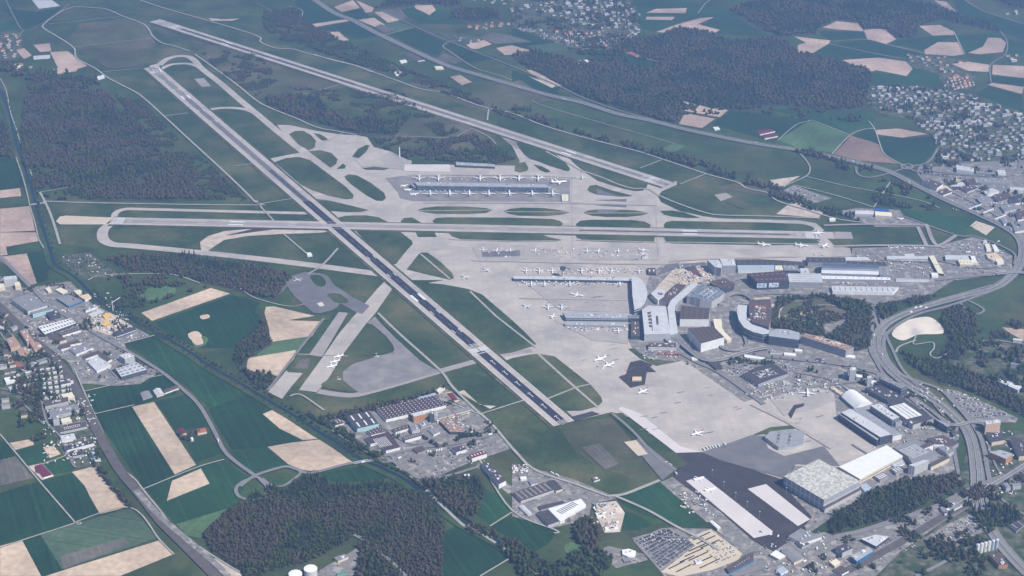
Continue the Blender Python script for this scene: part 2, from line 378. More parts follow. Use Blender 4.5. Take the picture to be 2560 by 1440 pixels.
fields('bare', 'bare_ground', 4, """2025 510 1985 500 1940 535 2045 545 2060 530
205 812 245 800 290 772 340 805 310 832 270 838
1490 1258 1540 1252 1562 1282 1550 1330 1512 1332 1492 1292
540 1395 580 1420 620 1440 560 1440 500 1400
1330 195 1320 190 1390 215 1380 220
1795 640 1700 655 1640 720 1660 735 1710 712 1750 705 1785 695 1760 665
1880 745 1925 742 1930 800 1885 810 1870 790
110 1005 100 1010 90 1000
1145 980 1160 975 1200 1012 1240 1015 1225 1022 1190 1005
500 605 520 590 560 578 640 571 780 572 850 576 800 582 700 585 620 590 560 600 530 620 505 640
2385 470 2350 460 2345 470 2375 482
1925 450 2000 440 1960 465 1925 465
70 1165 105 1158 135 1190 105 1200
1340 195 1360 190 1420 200
960 165 985 160 1000 178 975 182
1440 178 1460 170 1480 150 1430 152
1925 760 1995 762 2000 790 1950 800 1930 800""")
flat('ploughed_field', '2127 339 2185 356 2198 362 2212 388 2252 410 2150 402 2085 385', 'soil_red', 4)
flat('crop_field', '480 845 500 838 520 846 512 862 488 868', 'crop_light', 3, True); flat('crop_field', '330 730 400 716 440 722 420 745 350 750', 'crop_light', 2, True); flat('bare_ground', '470 835 492 828 505 842 480 850', 'soil', 4, True); flat('bare_ground', '478 846 500 842 508 858 490 862', 'soil', 4, True); flat('bare_ground', '500 790 520 786 524 794 506 798', 'soil', 4, True)
flat('meadow_patch', '1410 1365 1450 1355 1480 1385 1470 1410 1430 1400', 'crop_light', 3, True); flat('scrub_ground', '660 700 700 690 725 700 700 735 670 730', 'soil_dark', 4, True)
flat('parallel_strip', '847 780 870 782 805 892 772 887 790 862', 'concrete_old', 9)
flat('sand_pit', '2230 837 2242 817 2270 800 2320 792 2350 810 2360 830 2345 835 2295 837 2257 851', 'sand', 4, True)
fields('r_light', 'greenhouse_field', 3, "80 0 130 0 150 15 97 22")
fields('yard', 'pavement', 3, """1620 690 1660 662 1720 652 2015 655 2015 645 2130 640 2240 645 2360 650 2400 690 2330 735 2250 750 2190 760 2180 870 2210 935 2300 1000 2380 1060 2400 1180 2170 1235 2070 1300 2020 1335 1960 1200 2000 1150 2190 1110 2080 1040 2080 1000 1860 1005 1700 905 1600 895 1570 870 1575 800 1600 770
812 1049 863 1041 942 1021 1090 972 1117 972 1174 1013 1227 1062 1277 1122 1176 1155 1054 1210 1040 1200 993 1159 926 1137 881 1092 865 1074
0 690 60 720 100 715 190 700 265 760 340 810 385 835 310 857 330 900 400 930 350 960 280 965 230 960 200 960 170 905 110 860 60 820 0 765
2130 620 2340 615 2440 590 2530 640 2530 680 2400 700 2320 700 2200 660 2130 640
2290 430 2300 412 2540 400 2560 400 2560 600 2430 530 2330 480
1280 1160 1370 1180 1440 1200 1545 1245 1480 1260 1470 1300 1380 1320 1280 1290
1580 1345 1680 1318 1700 1320 1780 1322 1870 1385 1860 1440 1660 1440
2360 972 2395 977 2507 1027 2545 1045 2540 1056 2427 1056 2382 1002
2310 1345 2365 1312 2420 1287 2452 1292 2457 1330 2415 1355 2365 1380
1957 477 1985 462 2045 485 2080 495 2030 510 2010 497
2085 530 2140 520 2250 525 2262 545 2320 560 2310 567 2190 567 2170 558
1800 1430 1880 1380 1920 1370 1960 1345 2060 1330 2110 1345 2160 1320 2400 1240 2420 1262 2350 1310 2250 1380 2190 1440 1830 1440
1200 1150 1290 1225 1270 1235 1190 1165
1490 1380 1520 1365 1610 1385 1620 1400 1540 1420
860 1390 905 1362 925 1375 880 1440 790 1440 800 1425""")
fields('town_ground', 'town_ground', 3, """0 765 60 825 120 880 165 940 200 1000 240 1100 250 1165 185 1170 160 1140 130 1080 100 1020 60 1030 0 1000
0 80 50 80 60 110 45 150 0 150
1270 0 1580 0 1600 60 1590 100 1540 125 1440 122 1360 95 1280 68 1280 20
1095 78 1200 95 1210 112 1130 105
2270 135 2420 150 2440 190 2430 225 2370 220 2340 185 2270 165
2165 215 2300 215 2400 230 2560 290 2560 400 2340 420 2345 350 2280 300 2200 285 2170 260
160 635 225 632 300 690 215 700 150 650
2360 870 2560 850 2560 990 2420 960 2350 910
2440 1060 2560 1080 2560 1440 2190 1440 2250 1380 2350 1310 2420 1262 2400 1180""")
flat('service_strip', '1650 1206 1683 1192 1712 1204 1800 1277 1885 1352 1930 1380 1905 1402 1862 1385 1760 1300', 'yard', 5)
# car park surfaces
flat('car_park', '1583 1352 1652 1321 1676 1319 1716 1337 1738 1362 1650 1426', 'asphalt_mid', 4); flat('car_park', '1718 1345 1776 1323 1856 1384 1845 1400 1780 1425 1700 1442 1652 1430 1738 1364', 'concrete_tan', 4)
flat('car_park', '2425 565 2440 552 2487 568 2465 588', 'concrete_tan', 5)
# ================================================================== AIRFIELD PAVEMENT
flat('apron', """676 396 715 388 755 381 715 340 692 312 725 313 790 327 850 336 893 338 918 343 935 368 975 378 1000 395 1030 402 1022 412 1130 412 1285 414 1300 404 1280 364 1250 340 1228 326 1350 352 1668 455 1692 453 1692 462 1655 478 1645 490 1652 505 1700 528 1760 541 1800 546 1920 549 2000 551 2040 558 2060 575 2070 598 2085 613 2125 620 2130 640 2015 645 2015 655 1900 648 1760 650 1700 655 1655 665 1625 685 1620 700 1600 770 1575 800 1570 850 1580 870 1600 895 1640 915 1705 902 1725 912 1860 1005 1925 985 1970 978 2045 967 2085 985 2092 1040 2195 1122 2095 1168 1985 1165 1960 1200 1870 1172 1800 1150 1755 1132 1690 1132 1622 1080 1580 1045 1530 1030 1425 1055 1405 1062 1040 740""", 'concrete', 5)
strip('taxiway', '398 163 415 149 440 141 468 141 486 151 505 172 550 207 600 250 640 283 690 325 742 367 800 412 845 440 870 452 905 492 950 530', 32, 'concrete', 5)
strip('taxiway', '402 172 425 162 450 159 475 160 500 168', 26, 'concrete', 5)
strip('taxiway', '524 274 550 270 588 270 620 275 645 287', 26, 'concrete', 5)
strip('taxiway', '277 560 262 570 256 583 260 600 282 611 320 614 375 619 500 631 640 646 765 661 865 674 955 686 1000 694', 38, 'concrete', 5)
strip('taxiway', '285 545 290 532 312 523 362 523 640 530 780 533 960 535', 24, 'concrete', 5)
flat('old_runway', '945 720 975 690 1030 616 1055 632 1010 680 982 720 937 785 917 807 860 882 825 940 802 970 790 980 747 975 805 895 850 830 887 787', 'concrete', 6)
strip('taxiway', '795 978 830 984 870 988 905 984 1000 958 1100 928 1200 900 1240 890 1330 876', 26, 'concrete_old', 5)
flat('apron', '917 807 932 812 965 840 982 862 986 875 975 882 890 907 865 917 857 927 857 950 870 962 890 977 905 984 1000 958 1110 925 1085 920 1050 900 990 845 950 807 937 792', 'asphalt_mid', 6)
flat('apron', '715 700 730 690 760 680 800 683 820 690 835 712 860 728 880 742 925 765 905 785 885 778 850 758 845 766 832 775 800 783 782 781 735 740 718 716', 'asphalt', 6)
flat('grass_island', '775 690 800 688 815 705 808 716 790 712', 'airfield_grass', 7, True); flat('grass_island', '820 735 850 735 872 755 845 757 828 748', 'airfield_grass', 7, True)
flat('apron', '715 927 760 930 732 962 705 997 670 980', 'concrete', 6); flat('apron', '372 165 395 158 405 172 390 176', 'concrete', 6)
flat('runway_end_strip', '150 541 165 539 285 544 262 561 150 561 140 553', 'concrete_tan', 6)
flat('runway_end_strip', '2045 579 2083 580 2087 597 2050 597', 'concrete', 6); flat('runway_end_strip', '2085 579 2128 580 2133 597 2087 597', 'concrete_old', 6)
flat('taxiway', '1230 326 1285 352 1300 352 1310 372 1290 372 1280 362', 'asphalt_mid', 6)
strip('service_lane', '845 620 808 660 770 685', 8, 'concrete_old', 6)
ISL = """772 378 800 375 828 382 844 398 840 410 826 419
842 422 857 409 865 414 862 421
880 392 895 372 915 362 924 364 915 380 897 395
723 335 738 327 758 327 778 338 790 352 787 368 772 376 745 360
784 333 800 335 815 344 820 350 805 351
905 420 935 417 965 420 972 415 972 421 960 425 915 424
687 405 715 395 747 392 775 400 815 430 865 467 884 487 882 496 865 498 827 490 780 475 750 460
862 440 872 436 892 438 927 457 960 482 965 495 957 502 940 501 915 487 880 462 864 447
1290 355 1340 361 1370 372 1392 388 1410 402 1418 412 1424 420 1424 427 1415 427 1400 422 1375 415 1342 402 1325 397 1312 387 1300 372
1334 411 1355 416 1372 425 1376 430 1365 431 1350 425
1288 408 1313 405 1321 420 1318 427 1300 431 1287 427
1419 391 1440 395 1480 410 1530 428 1580 440 1613 447 1620 457 1617 468 1608 476 1590 478 1560 472 1530 463 1495 452 1465 432 1440 412
1470 470 1475 464 1490 462 1505 467 1530 476 1555 482 1582 489 1570 491 1550 491 1492 486 1475 480 1469 474
1459 532 1470 526 1488 524 1555 524 1592 526 1622 532 1605 538 1568 542 1517 542 1480 539
1260 528 1275 522 1305 519 1360 520 1400 525 1425 531 1400 537 1360 540 1300 539 1275 535
1045 525 1060 519 1090 516 1165 516 1215 520 1232 525 1215 532 1165 535 1090 534 1060 530
1081 552 1090 545 1115 543 1280 544 1380 547 1400 552 1408 559 1402 565 1380 566 1280 564 1115 560 1087 558
1440 560 1450 552 1480 549 1580 550 1612 554 1627 562 1625 569 1605 570 1455 567 1442 565
1659 563 1665 555 1680 552 1780 554 1920 556 2007 560 2030 566 2037 572 2030 577 1920 576 1680 571 1662 569
845 544 865 539 915 538 947 543 977 559 860 558
1002 553 1010 545 1030 543 1060 561 1005 560
1039 579 1085 578 1092 592 1045 592
790 497 828 502 890 517 922 525 902 530 865 530 825 527
1121 581 1280 583 1350 584 1370 592 1405 600 1380 603 1280 603 1200 600 1150 597 1130 590
1440 588 1467 587 1635 590 1637 596 1635 604 1605 606 1530 605 1467 602 1442 594
1659 592 1920 596 2020 597 2040 600 2049 606 2040 610 1920 613 1680 608 1665 603
1651 527 1680 526 1710 531 1750 544 1720 545 1680 541 1660 536
890 577 1000 579 1030 602 1032 610 1020 622 990 660 982 660 940 625 915 603
1017 673 1047 635 1055 631 1070 632 1102 655 1130 682 1135 695 1125 699 1065 685
1041 709 1050 705 1110 711 1170 722 1205 736 1280 800 1312 830 1341 860 1330 866 1280 881 1250 885 1232 878 1165 815 1100 762
1265 902 1280 895 1325 886 1345 884 1387 891 1475 960 1503 992 1506 1005 1495 1015 1455 1026 1417 1027 1395 1017 1280 920
1571 872 1585 870 1600 882 1612 888 1630 905 1632 911 1602 897
940 785 990 822 1097 922 1085 921 1050 900 990 845
1880 1088 1925 1068 1990 1062 2000 1070 1960 1075 1915 1085"""
SM = set(range(27))|{28, 29, 30, 31}
for i, l in enumerate(ISL.split('\n')): flat('grass_island', l, 'airfield_grass', 8, smooth=(i in (0, 6, 7, 11, 13, 14, 15, 16, 17, 18, 25, 30) and False))
fields('airfield_grass', 'grass_island', 8, """850 935 885 907 900 890 984 880 975 868 925 810 917 812 862 882 825 944
803 960 825 945 828 950 845 958 890 975 885 981 850 977 805 968
718 930 757 932 748 950 800 895 802 860 870 782 850 790 782 880 745 885
980 722 1110 700 960 700
722 800 832 782 822 800 798 802""")
# asphalt details on the aprons
fields('asphalt_dark', 'asphalt_patch', 9, """1576 905 1602 900 1632 912 1625 917 1641 930 1617 930 1612 961 1577 969 1547 942 1565 935 1572 915
1683 1192 1702 1166 1690 1132 1755 1130 1800 1150 1870 1170 1960 1200 1960 1215 2030 1292 2000 1330 1985 1345 1935 1378 1885 1352 1800 1277
1400 1062 1500 1035 1480 1028 1404 1048
1970 1035 1985 1012 2012 1008 2008 1016 1990 1022 1978 1046
640 572 780 573 850 574 770 568 660 564
565 588 640 570 700 571 600 584""")
fields('asphalt', 'asphalt_patch', 9, """1755 1130 1830 1105 1880 1087 1910 1090 1920 1120 1960 1140 2060 1115 2100 1165 1990 1160 1960 1195 1870 1170 1800 1150
1492 472 1550 491 1492 486
1488 500 1566 497 1566 504
1488 513 1566 510 1566 518
1494 523 1555 524 1535 532 1494 531
1600 1090 1622 1080 1700 1165 1655 1200 1580 1110
1205 630 1300 625 1300 640 1205 642""")
fields('asphalt_mid', 'apron', 8, """965 446 1000 440 1380 446 1425 448 1425 505 1030 502 1000 495 995 480""")
fields('stand', 'apron', 8, """1285 690 1420 685 1575 695 1575 705 1285 702
1290 695 1575 705 1575 782 1400 775 1310 705
1920 990 1990 970 2080 985 2090 1000 2040 1020 1960 1040
925 415 975 378 1030 405 1020 425
1385 800 1575 800 1570 860 1480 850 1420 820
1180 618 1300 612 1400 625 1400 655 1200 655
1450 620 1650 618 1650 650 1450 650""")
flat('apron', '1715 1202 1757 1190 1932 1328 1930 1335 1885 1345', 'concrete_pale', 10); flat('apron', '1869 1222 1915 1210 2025 1298 1995 1315', 'concrete_pale', 10)
flat('apron', '1622 1080 1562 1034 1545 1024 1552 1016 1600 1033 1700 1115 1755 1130 1690 1132', 'concrete_pale', 9); flat('grass_strip', '1524 1034 1555 1032 1622 1083 1690 1133 1720 1160 1692 1171 1577 1080', 'airfield_grass', 10)
flat('apron', '1012 411 1124 411 1126 430 1010 428', 'concrete_pale', 9)
flat('apron', '1560 1105 1590 1100 1620 1135 1595 1140', 'concrete_tan', 10); flat('helipad', '792 758 805 755 812 764 800 767', 'concrete_pale', 10)
flat('apron', '888 398 935 388 965 410 905 418', 'concrete', 9)
flat('grass_patch', '1452 1118 1500 1108 1548 1160 1512 1174', 'soil_dark', 8); flat('grass_patch', '1785 487 1815 482 1832 492 1802 503', 'concrete_old', 8); flat('grass_patch', '1815 505 1850 500 1882 512 1862 523 1840 515', 'heath', 8)
flat('grass_patch', '485 197 510 195 527 215 505 218', 'concrete_old', 8); flat('grass_patch', '750 900 775 895 768 922 735 920', 'soil_dark', 8)
flat('terminal_asphalt', '1640 690 1665 662 1760 655 1775 665 1690 672', 'asphalt', 6)
# service roads on the field
for w_, m_, s_ in ((6, 'path', '1048 527 1232 525'), (6, 'path', '1262 529 1425 530'), (6, 'path', '1462 533 1620 532'), (7, 'path', '1121 598 1280 603 1390 602'), (7, 'path', '1440 600 1640 605'), (7, 'path', '1662 605 2045 610'),
    (8, 'path', '1455 426 1510 445 1540 458 1580 470 1620 472 1645 487 1700 510 1760 530 1800 537 1920 540 2050 545'), (7, 'path', '1175 728 1240 790 1340 868'), (8, 'path', '1345 884 1390 925 1440 970 1495 1018'), (6, 'path', '1360 1000 1440 968 1475 960'),
    (8, 'path', '945 782 1000 835 1100 925 1130 965 1180 1015 1230 1060 1290 1130 1340 1175 1440 1210 1520 1240'), (6, 'path', '1110 1000 1200 1035 1310 1000'), (7, 'path', '1052 635 1125 697'), (6, 'path', '710 585 765 632 775 640'), (6, 'path', '640 500 655 520 685 552'),
    (5, 'path', '645 510 730 496'), (6, 'path', '410 290 470 282'), (5, 'path', '585 415 640 408 660 403'), (6, 'path', '725 990 740 985 760 990 810 1025'), (5, 'path', '800 360 860 330'), (8, 'road', '1530 1032 1580 1075 1640 1140 1690 1175'),
    (10, 'path', '1520 1240 1560 1235 1600 1220 1650 1200'), (8, 'path', '1365 378 1425 410 1460 430'), (5, 'path', '1650 400 1660 397 1600 420'), (5, 'path', '1765 434 1700 460'), (8, 'road', '670 975 735 890 810 795'), (5, 'path', '745 885 870 890'),
    (8, 'path', '1540 1240 1620 1275 1690 1315 1750 1345 1800 1375'), (7, 'path', '1222 270 1218 300'), (5, 'path', '850 210 800 225 760 235'), (4, 'path', '850 210 1100 290 1210 335 1240 360'), (4, 'path', '1180 320 1110 358'), (4, 'path', '990 340 1040 341 1130 345')):
    strip('service_road', s_, w_, m_, 11, smooth=len(s_.split()) > 6)
# ================================================================== RUNWAYS
def runway(a, b, wid, mats, name='runway'):
    za = zl(12); A, B = G(*a, za), G(*b, za); d = (B-A).normalized(); n = Vector((-d.y, d.x, 0)); L = (B-A).length
    def band(nm, s0, s1, o0, o1, m, lay):
        z = zl(lay); q = [A+d*s0+n*o0, A+d*s1+n*o0, A+d*s1+n*o1, A+d*s0+n*o1]; q = [Vector((p.x, p.y, z)) for p in q]
        return tag(obj(nm, ccw(q), [(0, 1, 2, 3)], m), kind='structure')
    def marks(nm, quads, m='paint'):
        z = zl(14); V, F = [], []
        for (s0, s1, o0, o1) in quads:
            q = [A+d*s0+n*o0, A+d*s1+n*o0, A+d*s1+n*o1, A+d*s0+n*o1]; k = len(V); V += [Vector((p.x, p.y, z)) for p in q]; F.append((k, k+1, k+2, k+3))
        o = obj(nm, V, F, m)
        for p in o.data.polygons:
            if p.normal.z < 0: p.flip()
        return tag(o, kind='structure')
    return A, d, n, L, band, marks
SEG = {'0': 'abcdef', '1': 'bc', '2': 'abged', '3': 'abgcd', '4': 'fgbc', '6': 'afgedc', '8': 'abcdefg'}
def digits(txt, s, dirn, w=9, h=16, t=1.9):     # runway number as painted bars
    out = []; x0 = -(len(txt)*w+(len(txt)-1)*4)/2
    for k, ch in enumerate(txt):
        x = x0+k*(w+4); bars = dict(a=(h-t, h, 0, w), g=(h/2-t/2, h/2+t/2, 0, w), d=(0, t, 0, w), f=(h/2, h, 0, t), b=(h/2, h, w-t, w), e=(0, h/2, 0, t), c=(0, h/2, w-t, w))
        for bch in SEG[ch]:
            y0, y1, xa, xb = bars[bch]
            if ch == '1': xa, xb = w/2-t/2, w/2+t/2
            out.append((s+dirn*y0, s+dirn*y1, -dirn*(x+xa), -dirn*(x+xb)))
    return out
def deco_(a, b, num_a, num_b, disp_a, disp_b, tdz, core, dark, base='concrete'):
    A, d, n, L, band, marks = runway(a, b, 60, None)
    band('runway', 0, L, -33, 33, base, 12)
    if core: band('runway_centre_strip', core[0], core[1] or L, -core[2], core[2], core[3], 13)
    for s0, s1, hw, m in dark: band('runway_rubber', s0, s1, -hw, hw, m, 13)
    marks('edge_line', [(0, L, 29.2, 30.4), (0, L, -30.4, -29.2)])
    q = []; s = max(disp_a, 0)+90
    while s < L-disp_b-90: q.append((s, s+32, -.45, .45)); s += 62
    marks('centreline', q, 'concrete_old')
    for disp, dr, num, s in ((disp_a, 1, num_a, disp_a), (disp_b, -1, num_b, L-disp_b)):
        marks('threshold_bars', [(s+dr*8, s+dr*36, o, o+2.9) for o in [k*4.4+3 for k in range(6)]]+[(s+dr*8, s+dr*36, -o-2.9, -o) for o in [k*4.4+3 for k in range(6)]])
        marks('runway_number', digits(num, s+dr*50, dr))
        if disp: marks('threshold_line', [(s, s+3, -30, 30)]); marks('approach_arrow', [q for k in range(max(int(disp/75), 1)) for q in ((dr*(k*75+20)+(0 if dr > 0 else L), dr*(k*75+48)+(0 if dr > 0 else L), -.9, .9), (dr*(k*75+44)+(0 if dr > 0 else L), dr*(k*75+48)+(0 if dr > 0 else L), -4, 4))])
        for dist, big in tdz: 
            ss = s+dr*dist
            for sg in (-1, 1): marks('touchdown_mark', [(ss, ss+dr*(52 if big else 28), sg*9, sg*(18 if big else 12.5))], 'paint' if big else 'paint_worn')
    return A, d, n, L, band, marks
TD = [(150, 0), (300, 0), (410, 1), (620, 0), (780, 0)]
r16 = deco_((377, 168), (1410, 1059), '16', '34', 60, 480, TD, (0, None, 13, 'asphalt_mid'), [(500, 1500, 8, 'asphalt'), (1500, 1900, 8, 'rubber'), (1860, 3175, 14, 'runway_dark'), (3220, 3690, 13, 'runway_dark')])
r14 = deco_((386, 51), (1670, 462), '14', '32', 150, 60, TD, (200, None, 11, 'asphalt_mid'), [(230, 1500, 8, 'rubber'), (1500, 2200, 7, 'asphalt')])
r28 = deco_((277, 552), (2047, 588), '10', '28', 10, 10, TD, (5, None, 14, 'concrete_old'), [(1650, 2380, 5, 'rubber')])
for rr in (r16, r14, r28):
    A, d, n, L, band, marks = rr
    for sg in (-1, 1): band('runway_verge', 0, L, sg*34, sg*43, 'verge', 7)
# oil and tyre stains on the stands
V, F = [], []; R_ = random.Random(3); zz = zl(14)
for (x0, x1, y0, y1, n_) in ((1600, 1850, 960, 1090, 16), (1450, 1590, 860, 925, 8), (1310, 1560, 740, 775, 12), (1920, 2060, 1020, 1110, 8), (1200, 1640, 628, 650, 14)):
    for k in range(n_):
        p = G(R_.uniform(x0, x1), R_.uniform(y0, y1), zz); a = .32+R_.uniform(-.06, .06); u = Vector((math.cos(a), math.sin(a), 0)); w = Vector((-u.y, u.x, 0)); l, h = R_.uniform(4, 14), R_.uniform(.5, 1.1); k2 = len(V)
        V += [p-u*l-w*h, p+u*l-w*h, p+u*l+w*h, p-u*l+w*h]; F.append((k2, k2+1, k2+2, k2+3))
tag(obj('tyre_marks', V, F, 'asphalt_mid'), kind='structure')
for s_, w_ in (('1180 650 1640 660 1700 650 2000 640', 12), ('1060 505 1420 507 1640 512', 16), ('1020 436 1300 438 1440 444', 10), ('1880 1010 1980 1060 2080 1120', 14), ('1300 745 1570 750', 8)):
    strip('taxi_wear', s_, w_, 'wear', 12)
# taxi centrelines
for s_ in ('1430 440 1432 640', '1640 500 1645 640'):
    strip('taxi_line', s_, .8, 'concrete_old', 14, smooth=True)
# old runway closed numbers painted in the grass strip
# ================================================================== ROADS, RAIL, RIVER
HW = '772 -10 835 32 880 50 940 82 1040 130 1120 165 1170 180 1280 212 1380 240 1460 258 1545 285 1620 300 1720 325 1850 352 1920 364 1995 375 2095 395 2157 410 2225 430 2295 465 2370 502 2445 535 2507 565 2545 592 2557 622 2552 655 2532 686 2490 718 2420 737 2345 757 2295 772 2245 792 2213 812 2195 835 2190 862 2202 895 2232 932 2270 962 2320 992 2357 1015 2395 1050 2417 1075 2432 1117 2440 1180 2442 1230 2450 1275 2470 1312 2507 1367 2570 1435'
for s_, w_ in (('2202 757 2215 775 2212 800 2206 815', 9), ('2187 775 2190 800 2197 825 2193 850', 9), ('2207 820 2230 870 2262 930 2330 985 2380 1035', 9), ('2232 940 2215 925 2195 880', 8), ('2400 742 2440 760 2460 775 2440 785 2415 772 2400 755', 8), ('2420 1060 2440 1110 2455 1170 2465 1240 2480 1290', 8), ('2432 1240 2420 1265 2380 1290', 8), ('2480 1225 2520 1260 2560 1285', 8), ('2240 790 2300 765 2400 735 2480 712', 8), ('2395 1060 2385 1120 2400 1200', 8)):
    strip('slip_road', s_, w_, 'road', 11)
strip('motorway', HW, 30, 'road', 12); strip('motorway_median', HW, 3, 'meadow', 13)
def offs(txt, o):
    w = [G(x, y) for x, y in catmull(P(txt), False, 6)]; out = []
    for i, p in enumerate(w):
        t_ = (w[min(i+1, len(w)-1)]-w[max(i-1, 0)]).normalized(); out.append(p+Vector((-t_.y, t_.x, 0))*o)
    return out
for o_ in (-13.6, -7.6, -2.2, 2.2, 7.6, 13.6):
    z = zl(14); w = offs(HW, o_); v, f = ribbon([Vector((p.x, p.y, z)) for p in w], .5 if abs(o_) in (7.6,) else .8); tag(obj('lane_line', v, f, 'paint_worn'), kind='structure')
for s_ in ('2180 225 2260 240 2340 262 2440 290 2560 325', '2200 250 2290 262 2380 290 2470 330 2560 350', '2230 222 2215 270', '2310 225 2290 300', '2390 235 2350 300 2340 360', '2460 262 2420 320 2400 400', '2530 285 2490 345 2470 400', '2345 350 2450 350 2560 375', '2350 385 2450 385 2560 398', '1280 60 1340 82 1420 115 1500 125', '1300 20 1400 50 1500 80 1580 75', '1400 10 1430 60 1440 115', '1500 5 1510 60 1530 120', '1570 10 1570 60 1580 100', '1330 10 1400 20 1560 25', '1410 90 1490 95 1580 90', '0 800 40 850 70 900', '0 900 50 890', '30 940 75 960', '0 970 60 985 95 1000', '60 1010 110 1060', '70 935 150 915', '90 960 165 945', '100 990 178 970', '130 1020 200 1010', '140 1065 215 1052', '2440 870 2500 890 2560 900', '2470 1110 2500 1180 2560 1210', '1150 92 1200 105', '1170 70 1270 62', '2290 140 2350 165 2400 180', '1640 1340 1760 1345', '830 1075 900 1120 940 1140', '880 1085 960 1070 1010 1130', '950 1060 1030 1110 1110 1085', '1130 1150 1240 1100', '1985 930 2080 950 2140 990', '2130 1110 2200 1150 2300 1180', '2250 1090 2330 1140 2390 1130', '2300 1010 2360 1060 2390 1100', '60 730 140 800 230 880 300 950', '190 800 160 850', '250 850 210 890', '330 890 280 960', '2300 425 2400 434 2520 440', '2360 450 2460 480 2540 490', '2380 480 2460 520 2520 560', '2200 650 2330 655', '2340 650 2450 670 2520 660', '2240 700 2200 730'):
    strip('street', s_, 6, 'road', 12)
